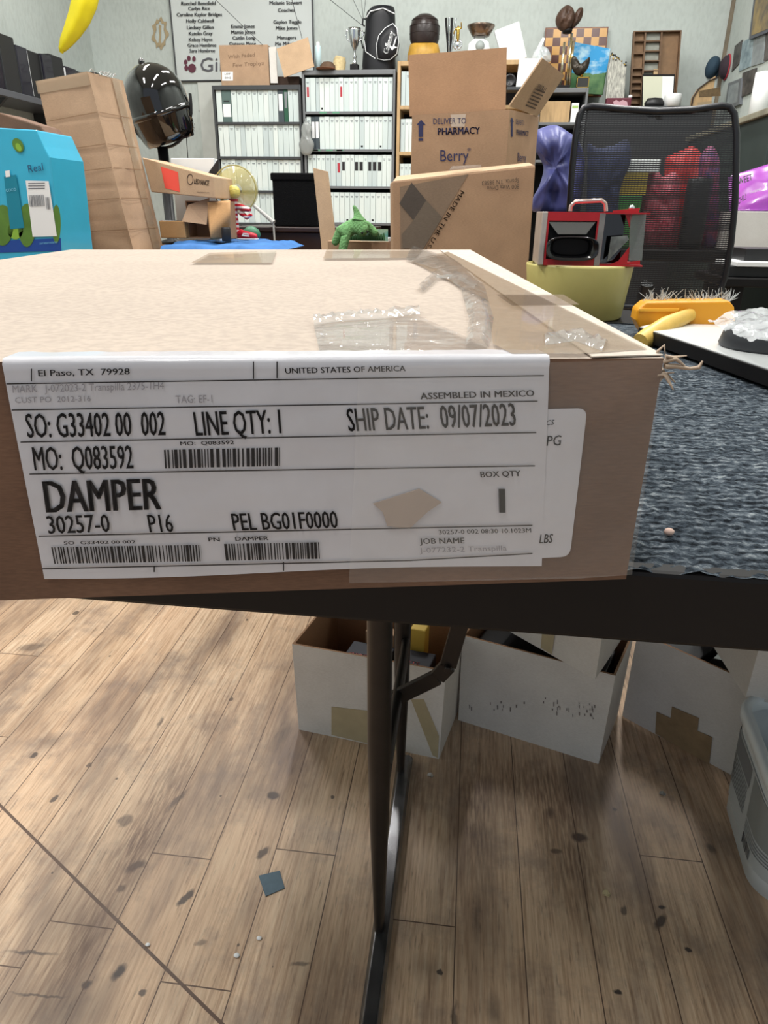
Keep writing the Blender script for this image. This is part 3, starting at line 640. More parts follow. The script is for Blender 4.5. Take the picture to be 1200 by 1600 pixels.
# --- upper box C, turned across B
c0, c1, c2 = aZ(930, 1062, .2035), aZ(775, 975, .2035), aZ(980, 985, .2035)
c1 = c0 + (c1 - c0) * 1.0; nC = Vector(((c1 - c0).y, -(c1 - c0).x, 0)).normalized(); nC = nC if nC.x > 0 else -nC
C4 = [c0, c0 + (c2 - c0).normalized() * .17, c1 + (c2 - c0).normalized() * .17, c1]; C4 = [Vector((p.x, p.y, 0)) for p in C4]
rc = thing('storage_box', 'white cardboard box sitting askew on top of the middle smudged box', 'box', (C4[0] + C4[2]) / 2 + Vector((0, 0, .2035)), 0, 'white boxes under the table')
open_carton(rc, C4, .2035, .40, .004)
FC, nc_ = face_fn(C4[3], C4[0]); b = B(); b.prism([FC(*p) for p in ((850, 960), (872, 960), (862, 1022), (845, 1012))], nc_ * .0006); b.build('tape_strip', TAPEW, rc)
# --- box D with E on top
D4 = [aZ(972, 1119, 0), aZ(1152, 1216, 0), None, None]; ud = (D4[1] - D4[0]).normalized(); D4[1] = D4[0] + ud * .285; vd = Vector((-ud.y, ud.x, 0)); D4[2] = D4[1] + vd * .2; D4[3] = D4[0] + vd * .2
rd = thing('storage_box', 'right-hand white cardboard box with brown tape stains, behind the white bucket', 'box', (D4[0] + D4[2]) / 2, 0, 'white boxes under the table')
open_carton(rd, D4, 0, .2, .004)
FD, nd = face_fn(D4[0], D4[1]); b = B()
for pts in (((1026, 1112), (1048, 1122), (1050, 1104), (1092, 1122), (1090, 1142), (1113, 1152), (1108, 1195), (1024, 1146)),): b.prism([FD(*p) for p in pts], nd * .0006)
b.build('tape_patch', mat('brown_tape', (172, 146, 112), .4, alpha=.8, var=.25, scale=40), rd)
in_box('black_case', 'black case with a white price sticker in the right-hand tape-stained box', 'case', D4[0] + ud * .012 + vd * .010, ud, vd, .10, .17, .18, [PLAST, INK])
st = D4[0] + ud * .02 + vd * .05; b = B(); q = [st, st + ud * .04, st + ud * .04 + vd * .028, st + vd * .028]; b.slab([Vector((p.x, p.y, .185)) for p in q], (0, 0, .0005)); b.bars(Vector((q[0].x, q[0].y, .1857)) + ud * .006, ud * .028, vd * .008, 10, 2, 1, .0002)
b.build('price_sticker', [PAPERW, INK], bpy.data.objects['black_case.002'])
in_box('gloss_case', 'glossy black wrapped case leaning in the right-hand tape-stained box', 'case', D4[0] + ud * .118 + vd * .010, ud, vd, .07, .17, .165, [GLOSS, INK])
e0 = aZ(1165, 1090, .2035); e1 = aZ(1108, 1000, .2035); ue = Vector((.97, -.24, 0)); ve = (e1 - e0).normalized()
E4 = [e0, e0 + ue * .2, e0 + ue * .2 + ve * .22, e0 + ve * .22]; E4 = [Vector((p.x, p.y, 0)) for p in E4]
re = thing('storage_box', 'white cardboard box stacked on the right-hand tape-stained box', 'box', (E4[0] + E4[2]) / 2 + Vector((0, 0, .2035)), 0, 'white boxes under the table')
open_carton(re, E4, .2035, .40, .004)

# ================================================================== white bucket
bl, bf = aZ(1140, 1300, 0), aZ(1205, 1408, 0)
bw, bdp, bh = .22, .24, .205
bc = Vector((bl.x + bw / 2 - .008, (bl.y + bf.y) / 2 - .01 + .04, 0))
bk = thing('plastic_bucket', 'white square plastic bucket with a grey label by the floor boxes', 'bucket', bc, math.radians(-6))
def rsq(w_, d_, z, r, n=8):
    out = []
    for cx, cy, a0 in ((w_/2 - r, d_/2 - r, 0), (-w_/2 + r, d_/2 - r, 90), (-w_/2 + r, -d_/2 + r, 180), (w_/2 - r, -d_/2 + r, 270)):
        for k in range(n + 1): a = math.radians(a0 + 90 * k / n); out.append(Vector((cx + r * math.cos(a), cy + r * math.sin(a), z)))
    return out
b = B(); R = [rsq(bw * .86, bdp * .86, .0, .045), rsq(bw * .92, bdp * .92, .004, .05), rsq(bw * .94, bdp * .94, .05, .05), rsq(bw * .985, bdp * .985, bh - .03, .05), rsq(bw * .985, bdp * .985, bh, .05), rsq(bw * .96, bdp * .96, bh, .048), rsq(bw * .91, bdp * .91, .03, .045), rsq(bw * .85, bdp * .85, .012, .04)]
BKM = mat('bucket_plastic', (220, 228, 232), .3, var=.06, scale=12)
b.loft(R).build('body', BKM, bk, local=True)
b = B(); R = [rsq(bw * 1.0, bdp * 1.0, bh - .022, .052), rsq(bw * 1.045, bdp * 1.045, bh - .016, .054), rsq(bw * 1.05, bdp * 1.05, bh - .002, .054), rsq(bw * 1.02, bdp * 1.02, bh + .004, .052), rsq(bw * .93, bdp * .93, bh + .004, .046), rsq(bw * .93, bdp * .93, bh - .018, .046)]
b.loft(R, cap=False).build('rim', mat('rim_plastic', (232, 240, 243), .25), bk, local=True)
def bks(u, z, o=.0012):   # u in metres along the left side from its back, then around the front corner
    k = .94 + .045 * (z - .05) / (bh - .08); P = rsq(bw * k, bdp * k, z, .05, 14); n0 = 15; path = P[n0:n0 * 3]
    s = 0
    for i in range(len(path) - 1):
        L = (path[i + 1] - path[i]).length
        if s + L >= u: t_ = (u - s) / L; p = path[i].lerp(path[i + 1], t_); d = (path[i + 1] - path[i]).normalized(); return p + Vector((d.y, -d.x, 0)) * o
        s += L
    return path[-1]
def bpatch(u0, u1, z0, z1, mi, o, n=18): 
    vs = [bks(u0 + (u1 - u0) * i / n, z, o) for i in range(n + 1) for z in (z0, z1)]; b.add(vs, [(2*i, 2*i+2, 2*i+3, 2*i+1) for i in range(n)], mi, True)
b = B(); bpatch(.02, .30, .035, .165, 0, .0012); 
bpatch(.028, .155, .125, .16, 1, .0018); bpatch(.168, .29, .085, .16, 3, .0018)
for k in range(9): bpatch(.03, .15, .118 - k * .006, .1205 - k * .006, 1, .0018)
for k in range(4): bpatch(.168, .285, .078 - k * .006, .080 - k * .006, 1, .0018)
rn = random.Random(5); u = .17
while u < .205: w_ = rn.choice((.002, .004)); bpatch(u, u + w_, .036, .056, 2, .0024, 2); u += w_ + rn.choice((.0015, .003))
b.build('label', [mat('bucket_label', (186, 192, 194), .45), mat('label_grey', (122, 126, 130), .5), mat('barcode_grey', (70, 72, 78), .5), mat('label_mid', (140, 146, 146), .5)], bk, local=True)
b = B(); b.torus((0, 0, 0), .10, .0025, 'X', 40); 
b = B(); False and b.tube([(bw*.5*math.cos(a)*1.09, -.02 - .118*math.sin(a), bh - .03 - .085*math.sin(a)) for a in [math.pi*k/24 for k in range(25)]], .0022)

# ================================================================== bits on the floor
sq = aZ(425, 1381, 0); b = B(); pp = [aZ(*p, .0005) for p in ((404, 1369), (437, 1361), (445, 1388), (415, 1401))]
tag(b.prism(pp, (0, 0, .0012)).build('tape_square', mat('blue_grey_tape', (92, 112, 124), .7, var=.15, scale=90)), 'small blue-grey square patch stuck to the floorboards', 'patch')
for px, py, s, lab_ in ((231, 1477, .0035, 'tiny white fleck beside the long dark seam on the floor'), (405, 1467, .004, 'tiny white fleck on the boards left of the table foot'), (370, 1494, .0045, 'tiny white fleck nearest the bottom left floorboards')):
    tag(B().sphere(aZ(px, py, 0) + Vector((0, 0, s * .4)), (s, s * .8, s * .4), seg=8, rings=6).build('paper_fleck', PAPERW), lab_, 'litter')
for px, py, lab_ in ((672, 1212, 'shiny scrap of foil on the floor beside the rear table leg'), (1035, 1241, 'tiny shiny scrap of foil on the floor between boxes and bucket'), (947, 1397, 'small curled pale scrap on the floor under the table')):
    p = aZ(px, py, .002); b = B(); b.add([p + Vector((-.006, 0, 0)), p + Vector((0, -.003, .002)), p + Vector((.006, .001, 0)), p + Vector((.002, .004, .004)), p + Vector((-.003, .005, .002))], [(0, 1, 4), (1, 2, 3, 4)]); tag(b.prism([p + Vector((-.005, -.001, -.0015)), p + Vector((.004, -.003, -.0015)), p + Vector((.007, .002, -.0015)), p + Vector((-.002, .003, -.0015))], (0, 0, .001)).build('foil_scrap', CHROME if 'shiny' in lab_ else mat('pale_scrap', (196, 180, 140), .6)), lab_, 'litter')
# ================================================================== furniture of the middle ground
def bench(name, label, cat, x0, x1, y0, y1, z, m, legw=.05, thick=.04, group=None):
    t = thing(name, label, cat, ((x0 + x1) / 2, (y0 + y1) / 2, 0), 0, group)
    B().box((x0, y0, z - thick), (x1, y1, z)).build('worktop', m, t, bevel=.004)
    for x in (x0 + .03, x1 - .03 - legw):
        for y in (y0 + .03, y1 - .03 - legw): B().box((x, y, 0), (x + legw, y + legw, z - thick)).build('leg', m, t, bevel=.003)
    return t
ZB = .80
bench('workbench', 'brown wooden workbench under the shampoo carton and leaning box', 'table', -2.3, -.71, 1.62, 2.92, ZB, WOODB)
ZD = .72
bench('side_desk', 'dark wooden desk behind the carpeted table carrying the brown cartons', 'desk', -.62, .165, 1.82, 2.72, ZD, WOODD)
ZS = .868
sb = thing('cabinet', 'dark brown wooden cabinet below the black speaker box', 'cabinet', (-.72, 3.27, 0))
B().box((-1.0, 3.06, .0), (-.46, 3.46, ZS - .02)).build('body', WOODD, sb, bevel=.004); B().box((-1.02, 3.04, ZS - .02), (-.44, 3.48, ZS)).build('top', WOODD, sb, bevel=.004)
cr = thing('stand', 'black metal stand under the yellow bucket', 'stand', (.235, 1.64, 0))
B().box((.10, 1.50, ZD - .03), (.38, 1.78, ZD)).build('top', BLACK, cr, bevel=.003)
for x in (.105, .35):
    for y in (1.505, 1.75): B().box((x, y, 0), (x + .025, y + .025, ZD - .03)).build('leg', BLACK, cr)

# ------------------------------------------------------------------ brown cartons on the side desk
def P_y(Y): return lambda x, y: aY(x, y, Y)
m0 = aY(612, 425, 1.9); m1 = aY(826, 425, 1.9)
ztl = aY(612, 283, 1.9).z; ztr = aY(820, 258, 1.9).z
mc = thing('shipping_carton', 'brown cardboard box printed MADE IN THE U.S.A. with a dark diamond', 'box', ((m0.x + m1.x) / 2, 2.0, ZD))
FM = lambda x, y: aY(x, y, 1.899 - (.0))
fl = [Vector((m0.x + .005, 1.9, ZD)), Vector((m1.x, 1.9, ZD)), Vector((m1.x - .006, 1.9, ztr)), Vector((m0.x - .002, 1.9, ztl))]
bk_ = [p + Vector((-.02, .125, 0)) for p in fl]; 
b = B(); b.hexa([fl[0], fl[1], bk_[1], bk_[0], fl[3], fl[2], bk_[2], bk_[3]]); b.build('body', CB3, mc, bevel=.004)
b = B(); y = 1.8985
b.add([FM(625, 292), FM(732, 272), FM(662, 388), FM(640, 420), FM(626, 420)], [(4, 3, 2, 1, 0)]); b.build('grey_print', cardboard('grey_brown_print', (136, 116, 98), .1), mc)
b = B(); b.add([aY(643, 285, 1.898), aY(666, 313, 1.898), aY(646, 344, 1.898), aY(624, 318, 1.898)], [(3, 2, 1, 0)]); b.add([aY(666, 313, 1.898), aY(691, 340, 1.898), aY(662, 388, 1.898), aY(629, 388, 1.898), aY(628, 366, 1.898), aY(646, 344, 1.898)], [(5, 4, 3, 2, 1, 0)], 1)
b.build('diamond_print', [cardboard('dark_grey_print', (84, 76, 70), .1), cardboard('mid_grey_print', (112, 100, 88), .1)], mc)
b = B(); Q = lambda x, y: aY(x, y, 1.8975)
def ptext(b, s, p0, p1, hx, hy, mi=0, bold=.0, P=None):
    P = P or Q; O = P(*p0); b.text(s, O, P(*p1) - O, P(p0[0] + hx, p0[1] + hy) - O, mi, bold, .0005)
ptext(b, 'MADE IN THE U.S.A.', (720, 297), (660, 396), 6, 4, 0, .006); b.build('printed_text', INKG, mc); b = B()
ptext(b, '800 Vista Drive', (811, 288), (761, 291), 0, 7); ptext(b, 'Sparta, TN 38583', (811, 279), (753, 283), 0, 7)
b.build('printed_text', INKG, mc)
b = B(); 
for i in range(2): pass
tp = [aY(702, 263, 1.9), aY(752, 259, 1.9)]
b.add([tp[0] + Vector((0, -.001, -.004)), tp[1] + Vector((0, -.001, -.004)), tp[1] + Vector((0, .06, .006)), tp[0] + Vector((.004, .06, .008))], [(0, 1, 2, 3)]); b.build('clear_tape', TAPE, mc)
b = B(); b.box((fl[3].x + .002, 1.905, ztl + .0), (fl[2].x - .004, 1.91, ztr + .006)); q0, q1 = fl[3], fl[2]
b = B().add([q0 + Vector((.002, .002, 0)), q1 + Vector((-.004, .002, 0)), q1 + Vector((-.01, .11, .012)), q0 + Vector((0, .11, .016))], [(0, 1, 2, 3)]); b.build('top_flap', CB2, mc); bpy.data.objects['top_flap'].modifiers.new('thick', 'SOLIDIFY').thickness = .003

YB = 2.16
b0 = aY(642, 260, YB); b1 = aY(790, 260, YB); zb = aY(700, 177, YB).z; b2 = aY(843, 172, YB + .30)
bc_ = thing('shipping_carton', 'tall open brown pharmacy delivery box with its back flap standing up', 'box', ((b0.x + b2.x) / 2, YB + .16, ZD))
q = [Vector((b0.x, YB, 0)), Vector((b1.x, YB, 0)), Vector((b2.x, YB + .30, 0)), Vector((b0.x + b2.x - b1.x, YB + .30, 0))]
open_carton(bc_, q, ZD, zb, .004, mo=[CB3, CBIN], zs=[aY(642, 180, YB).z, aY(790, 171, YB).z, aY(843, 182, YB + .3).z, zb])
FBy = lambda x, y: aY(x, y, YB - .0012)
b = B(); pt = lambda s, x, y, w_, h, dy=0, bold=.0, mi=0: pxtext(b, s, FBy, x, y, w_, h, dy, 0, bold, mi, .0004)
pt('DELIVER TO', 677, 194, 51, 9, -1); pt('PHARMACY', 684, 211, 66, 11, -2, .02); pt('Berry', 688, 252, 44, 18, -1, .0); pt('®', 730, 236, 6, 5)
b.build('printed_text', INKB, bc_); b = B(); b.add([FBy(*p) for p in ((658, 187), (665, 195), (661, 195), (661, 214), (654, 214), (654, 195), (651, 195))], [(6, 5, 4, 3, 2, 1, 0)]); b.add([FBy(*p) for p in ((654, 216), (661, 216), (661, 220), (654, 220))], [(3, 2, 1, 0)])
b.build('printed_arrow', INKB, bc_)
sp, sn = face_fn(q[1], q[2]); b = B(); Ps = lambda x, y: sp(x, y) 
pxtext(b, 'DELIVER TO', Ps, 806, 194, 13, 8, 2, 0, 0, 0, .0003); pxtext(b, 'PHARMACY', Ps, 807, 211, 19, 9, 2, 0, .02, 0, .0003); pxtext(b, 'Berry', Ps, 809, 252, 13, 14, 1, 0, 0, 0, .0003)
b.add([Ps(*p) for p in ((800, 183), (803, 191), (801.2, 190.6), (801.2, 214), (798.8, 213.5), (798.8, 190), (797, 190))], [(6, 5, 4, 3, 2, 1, 0)]); b.build('side_text', INKB, bc_)
b = B(); b.add([FBy(704, 179), FBy(728, 178), FBy(726, 198), FBy(705, 198)], [(3, 2, 1, 0)]); b.build('clear_tape', mat('torn_tape', (208, 190, 172), .2, coat=.5, alpha=.8), bc_)
f = [aY(640, 182, YB + .012), aY(790, 171, YB + .012), aY(792, 74, YB + .05), aY(638, 86, YB + .05)]
B().slab(f, (0, .004, 0)).build('back_flap', CBIN, bc_)
f = [aY(796, 166, YB + .03), aY(840, 182, YB + .27), aY(882, 118, YB + .29), aY(848, 91, YB + .05)]
nf = (f[1] - f[0]).cross(f[3] - f[0]).normalized(); nf = nf if nf.y < 0 else -nf
B().slab(f, -nf * .004).build('side_flap', CB2, bc_)
Pf = lambda x, y: aP(x, y, f[0] + nf * .0012, nf)
b = B(); O = Pf(822, 165); 
for k in range(6): b.add([Pf(821 + k * 2.9, 165 - k * 5), Pf(836 + k * 2.9, 171 - k * 5), Pf(837.2 + k * 2.9, 169 - k * 5), Pf(822.4 + k * 2.9, 163 - k * 5)], [(3, 2, 1, 0)])
b.bars(Pf(838, 140), Pf(850, 146) - Pf(838, 140), Pf(842, 131) - Pf(838, 140), 7, 2)
b.build('fine_print', INKG, bc_)

# plush dinosaur on a small picture carton
Yd = 2.36
d0, d1 = aY(545, 385, Yd), aY(606, 385, Yd); zdt = aY(575, 371, Yd).z
pcart = thing('picture_carton', 'small carton with a printed row of green trees below the plush dinosaur', 'box', ((d0.x + d1.x) / 2 - .03, Yd + .06, ZD))
B().box((d0.x - .07, Yd, ZD), (d1.x, Yd + .13, zdt - .012)).build('body', CB3, pcart, bevel=.002)
b = B(); b.box((d0.x + .002, Yd - .003, zdt - .010), (d1.x, Yd - .001, zdt + .025)); b.build('picture_panel', mat('teal_print', (112, 178, 168), .5, var=.3, scale=40, col2=(196, 206, 170)), pcart)
b = B(); rn = random.Random(9)
for k in range(15):
    x = d0.x + .006 + k * (d1.x - d0.x - .012) / 15; h = rn.uniform(.014, .026); b.add([Vector((x - .006, Yd - .0036, zdt - .008)), Vector((x + .006, Yd - .0036, zdt - .008)), Vector((x + .002, Yd - .0036, zdt - .008 + h)), Vector((x - .003, Yd - .0036, zdt - .008 + h * .9))], [(0, 1, 2, 3)])
b.build('tree_print', mat('tree_green', (66, 112, 70), .6), pcart)
b = B(); b.box((d0.x + .035, Yd + .02, zdt - .012), (d1.x, Yd + .10, zdt - .002)); b.build('lid', PAPERW, pcart)
def blob(name, m, parent, chains, lvl=2):
    """skin-modified figure from chains of (point, radius)"""
    verts = []; edges = []; rad = []; idx = {}
    for ch in chains:
        prev = None
        for p, r in ch:
            key = tuple(round(c, 4) for c in p)
            if key not in idx: idx[key] = len(verts); verts.append(Vector(p)); rad.append(r)
            if prev is not None: edges.append((prev, idx[key]))
            prev = idx[key]
    me = bpy.data.meshes.new(name); o = bpy.data.objects.new(name, me); COL.objects.link(o)
    if parent is not None: o.parent = parent; inv = wm(parent).inverted()
    else: inv = Matrix.Translation(-verts[0]); o.location = verts[0]
    me.from_pydata([tuple(inv @ v) for v in verts], edges, []); me.materials.append(m)
    sm = o.modifiers.new('skin', 'SKIN'); sm.use_smooth_shade = True
    for i, r in enumerate(rad): me.skin_vertices[0].data[i].radius = (r, r); me.skin_vertices[0].data[i].use_root = (i == 0)
    ss = o.modifiers.new('sub', 'SUBSURF'); ss.levels = lvl; ss.render_levels = lvl
    return o
D = lambda x, y, o=0: tuple(aY(x, y, Yd - .045 + o))
dz = thing('plush_dinosaur', 'green plush dinosaur bent over the small picture carton', 'plush toy', (aY(555, 385, Yd - .045).x, Yd - .045, ZD))
body = D(556, 352)
blob('body', GREEN, dz, [
    [(body, 0.0257), (D(545, 356), 0.0243), (D(532, 362, .0), 0.0189), (D(526, 374), 0.0149), (D(521, 384), 0.0108)],      # back end and tail on the left
    [(body, 0.0257), (D(562, 346), 0.0203), (D(559, 338), 0.0135), (D(556, 328), 0.0088), (D(552, 321), 0.0041)],                   # raised arm
    [(body, 0.0257), (D(567, 360, -.01), 0.0257), (D(573, 366, -.014), 0.0175)],                                      # head end
    [(body, 0.0257), (D(574, 352, 0.0270), 0.0149), (D(584, 362, 0.0270), 0.0135), (D(590, 368, 0.0243), 0.0108)],
    [(D(545, 356), 0.0243), (D(540, 370, -.02), 0.0162), (D(536, 388, -.024), 0.0149), (D(533, 430, -.024), 0.0149), (D(533, 455, -.02), 0.0175)]])
b = B()
for x, y in ((574, 362), (566, 364)): b.sphere(aY(x, y, Yd - .078), .0035, seg=10, rings=8)
b.build('eye', BLACK, dz)

# cardboard panel leaning, black speaker, bat handle
b = B(); f = [aY(512, 388, 2.95), aY(528, 388, 2.95), aY(512, 268, 3.0), aY(489, 262, 3.0)]; lo = f[1] - (f[2] - f[1]) * .12; lo2 = f[0] - (f[3] - f[0]) * .12
b.slab([f[0], f[1], f[2], f[3]], (0, .012, 0))
zl = f[0].z; k = (zl - .0) / (f[3].z - f[0].z); base0, base1 = f[0] - (f[3] - f[0]) * k * .0, f[1]
b = B(); dn0 = Vector((f[0].x + .05, 2.93, 0)); dn1 = Vector((f[1].x + .09, 2.93, 0)); b.slab([dn0, dn1, f[2], f[3]], (0, .012, 0))
tag(b.build('cardboard_sheet', CB2, bevel=.001), 'narrow pale cardboard sheet leaning upright beside the black speaker box', 'cardboard')
s0, s1 = aY(427, 355, 3.12), aY(497, 355, 3.12); zt = aY(460, 270, 3.12).z
sp_ = thing('speaker_box', 'black fabric-covered speaker box standing on the dark brown cabinet', 'speaker', ((s0.x + s1.x) / 2, 3.22, ZS))
BF = mat('black_felt', (20, 20, 21), .95, bump=.5, bscale=220, spec=.1)
B().box((s0.x + .004, 3.12, ZS), (s1.x - .004, 3.33, zt - .02)).build('grille', BF, sp_, bevel=.006); B().box((s0.x - .002, 3.115, zt - .03), (s1.x + .002, 3.34, zt)).build('top_cap', BF, sp_, bevel=.006)
b = B().tube([aY(398, 322, 3.0), aY(412, 335, 2.99), aY(427, 347, 2.98)], [.006, .007, .0075], 12); b.tube([aY(427, 347, 2.98), aY(430, 349, 2.98)], .009, 12)
bt0 = aY(398, 322, 3.0); bt1 = aY(427, 347, 2.98)
for oo in ():
    pass
tag(B().tube([bt0 + (bt0 - bt1) * .05, bt1], [.0065, .0085], 14).tube([bt1, bt1 + (bt1 - bt0) * .03], .0105, 14).tube([bt1, Vector((bt1.x + .02, 2.96, 0.012)) + Vector((.01, 0, 0))], .004, 8).build('stick', mat('pale_stick', (172, 170, 164), .4)), 'pale grey stick sloping past the left of the black speaker box', 'stick')

# ------------------------------------------------------------------ left bench: cartons, fan, lamp
# shampoo carton
Yq = 1.78
cx0, cx1 = aY(-60, 390, Yq).x, aY(95, 390, Yq).x
sc_ = thing('shampoo_carton', 'sky-blue gabled carton with green coconut prints and a white barcode label', 'box', ((cx0 + cx1) / 2, Yq + .08, ZB))
zs_ = aY(78, 246, Yq).z; zt_ = aY(30, 203, Yq).z; tr = aY(58, 208, Yq).x
CH = mat('carton_blue', (58, 178, 214), .3, var=.12, scale=4, coat=.3)
b = B(); pr = [(cx0, ZB), (cx1, ZB), (aY(78, 246, Yq).x, zs_), (tr + .012, aY(66, 228, Yq).z), (tr, zt_), (cx0 + .06, zt_ + .01), (cx0 + .02, zs_)]
b.prism([(x, Yq, z) for x, z in pr], (0, .16, 0)); b.build('body', CH, sc_, bevel=.003)
C1 = lambda x, y: aY(x, y, Yq - .0012); C2 = lambda x, y: aY(x, y, Yq - .002); C3 = lambda x, y: aY(x, y, Yq - .0028); C4_ = lambda x, y: aY(x, y, Yq - .0036)
poly = lambda b, P, pts, mi=0: b.add([P(*p) for p in pts], [tuple(range(len(pts)))[::-1]], mi)
ell = lambda cx, cy, rx, ry, n=24, a=0: [(cx + rx * math.cos(t) * math.cos(a) - ry * math.sin(t) * math.sin(a), cy + rx * math.cos(t) * math.sin(a) + ry * math.sin(t) * math.cos(a)) for t in [2 * math.pi * k / n for k in range(n)]]
b = B()
poly(b, C1, [(-40, 378), (95, 372), (96, 392), (-40, 396)], 0)
poly(b, C2, ell(4, 352, 17, 32), 1); poly(b, C2, ell(42, 352, 14, 34), 1); poly(b, C2, ell(88, 350, 7, 30), 1); poly(b, C2, ell(24, 360, 12, 14), 2)
poly(b, C3, [(6, 276), (25, 273), (38, 356), (16, 358)], 3); poly(b, C4_, [(8, 267), (15, 266), (16, 276), (9, 277)], 4)
poly(b, C3, ell(28, 227, 8, 12, 20, -.5), 1); poly(b, C4_, ell(29, 230, 4, 7, 16, -.5), 2)
b.build('coconut_print', [mat('deep_blue', (28, 70, 150), .3), mat('coconut_green', (92, 132, 52), .35, var=.3, scale=18), mat('leaf_green', (134, 176, 62), .35), mat('bottle_teal', (24, 126, 150), .3), PAPERW], sc_)
b = B(); poly(b, C3, [(40, 282), (76, 283), (89, 369), (51, 370)], 0); b.bars(C4_(47, 323), C4_(70, 322) - C4_(47, 323), C4_(45, 305) - C4_(47, 323), 16, 4, 1); b.bars(C4_(73, 327), C4_(79, 327) - C4_(73, 327), C4_(71, 308) - C4_(73, 327), 5, 5, 1)
for y in (286, 290, 294): poly(b, C4_, [(44, y), (70, y - .5), (70, y + .8), (44, y + 1.3)], 1)
b.build('barcode_label', [PAPERW, mat('label_ink', (96, 98, 106), .6)], sc_)
b = B(); ptext(b, 'Real', (45, 270), (68, 266), -2, -12, 0, -.01, C4_); b.build('handwriting', mat('marker_ink', (34, 72, 110), .5), sc_)
b = B(); ptext(b, 'coco', (10, 300), (26, 298), -2, -7, 0, 0, C4_); ptext(b, 'LIGHT WEIGHT HYDRATION', (62, 382), (90, 380), 0, -3, 0, 0, C4_); b.build('printed_text', mat('pale_blue_ink', (120, 190, 214), .5), sc_)

# grey-brown carton behind it, at the very left
Yg = 2.02; g0, g1 = aY(-90, 390, Yg).x, aY(93, 300, Yg).x
b = B(); pr = [(g0, ZB), (g1, ZB), (g1, aY(90, 215, Yg).z), (aY(62, 196, Yg).x, aY(62, 196, Yg).z), (aY(0, 176, Yg).x, aY(0, 176, Yg).z), (g0, aY(-40, 172, Yg).z)]
gb = thing('cardboard_box', 'dull brown cardboard box behind the sky-blue carton at the left', 'box', ((g0 + g1) / 2, Yg + .05, ZB))
b.prism([(x, Yg, z) for x, z in pr], (0, .10, 0)); b.build('body', CBD, gb, bevel=.004); B().box((g0 + .02, Yg - .001, ZB + .1), (g1 - .03, Yg, ZB + .104)).build('seam_tape', TAPEB, gb)
# small white-yellow boxes between
q0, q1 = aY(98, 388, 2.16), aY(120, 388, 2.16)
tag(B().box((q0.x, 2.16, ZB), (q1.x + .03, 2.20, aY(100, 335, 2.16).z)).build('small_box', mat('ochre_card', (176, 138, 84), .6), bevel=.002), 'small ochre box between the sky-blue carton and the tall leaning box', 'small box')
tag(B().box((q0.x - .01, 2.122, ZB), (q1.x - .004, 2.152, aY(100, 372, 2.12).z)).build('small_box', mat('white_blue_card', (206, 214, 220), .5), bevel=.002), 'low white carton in the gap left of the tall leaning box', 'small box')

# tall leaning carton
Yt = 2.24; Yr = 2.50
tl, tr_, br_, bl_ = aY(58, 127, Yt + .05), aY(137, 112, Yt + .05), aY(208, 390, Yt), aY(117, 390, Yt)
rt, rb_ = aY(192, 126, Yr + .05), aY(255, 388, Yr)
def down(a, c, z): t_ = (z - c.z) / (c.z - a.z); return c + (c - a) * t_
bl2, br2, rb2 = down(tl, bl_, ZB), down(tr_, br_, ZB), down(rt, rb_, ZB)
lb2_ = bl2 + (rb2 - br2); lt = tl + (rt - tr_)
tc = thing('tall_carton', 'tall creased brown carton leaning over behind the sky-blue carton', 'box', (bl2 + br2 + rb2 + lb2_) / 4)
def cpatch(b, a, c, d, e, n, m, mi, k): 
    nn = (c - a).cross(e - a).normalized()
    vs, fs = grid(a, c, d, e, n, m, 0, lambda u, v, p: nn * (noise.noise(p * 9) * .007 - .0025 * max(0, 1 - abs(math.sin(v * math.pi * 5.2)) * 5)) * edge0(u, v, .08)); b.add(vs, fs, mi, True)
b = B(); cpatch(b, bl2, br2, tr_, tl, 20, 60, 0, 0); cpatch(b, br2, rb2, rt, tr_, 14, 60, 0, 0); cpatch(b, rb2, lb2_, lt, rt, 14, 30, 0, 0); cpatch(b, lb2_, bl2, tl, lt, 14, 30, 0, 0); b.quad(tl, tr_, rt, lt); b.quad(lb2_, rb2, br2, bl2)
b.build('body', CB, tc)
nR = (rb2 - br2).cross(tr_ - br2).normalized(); nR = nR if nR.x > 0 else -nR; nF = (br2 - bl2).cross(tl - bl2).normalized(); nF = nF if nF.y < 0 else -nF
PR = lambda u, v, o=.004: (br2 * (1 - u) + rb2 * u) * (1 - v) + (tr_ * (1 - u) + rt * u) * v + nR * o
PF = lambda u, v, o=.004: (bl2 * (1 - u) + br2 * u) * (1 - v) + (tl * (1 - u) + tr_ * u) * v + nF * o
b = B(); b.quad(PR(.62, 0), PR(.86, 0), PR(.86, 1), PR(.62, 1)); b.quad(PF(-.02, .93), PF(1, .93), PF(1, 1.0), PF(-.02, 1.0)); b.build('tan_tape', TAPEB, tc)
b = B()
for v in (.12, .30, .47, .60, .77): b.quad(PF(0, v, .0045), PF(1, v + .015, .0045), PF(1, v + .019, .0045), PF(0, v + .004, .0045)); b.quad(PR(0, v + .015, .0045), PR(.9, v + .012, .0045), PR(.9, v + .016, .0045), PR(0, v + .019, .0045))
b.build('crease', cardboard('crease_brown', (134, 106, 80), .1), tc)
b = B(); rn = random.Random(2)
for k in range(10): u = rn.random(); b.tube([PR(u * .7, 1, .0), PR(u * .7 + .05, 1.02, .004), PR(u * .7 + .12, 1.0 + rn.uniform(0, .03), .002)], .0018, 5)
b.build('torn_tape', TAPE, tc)

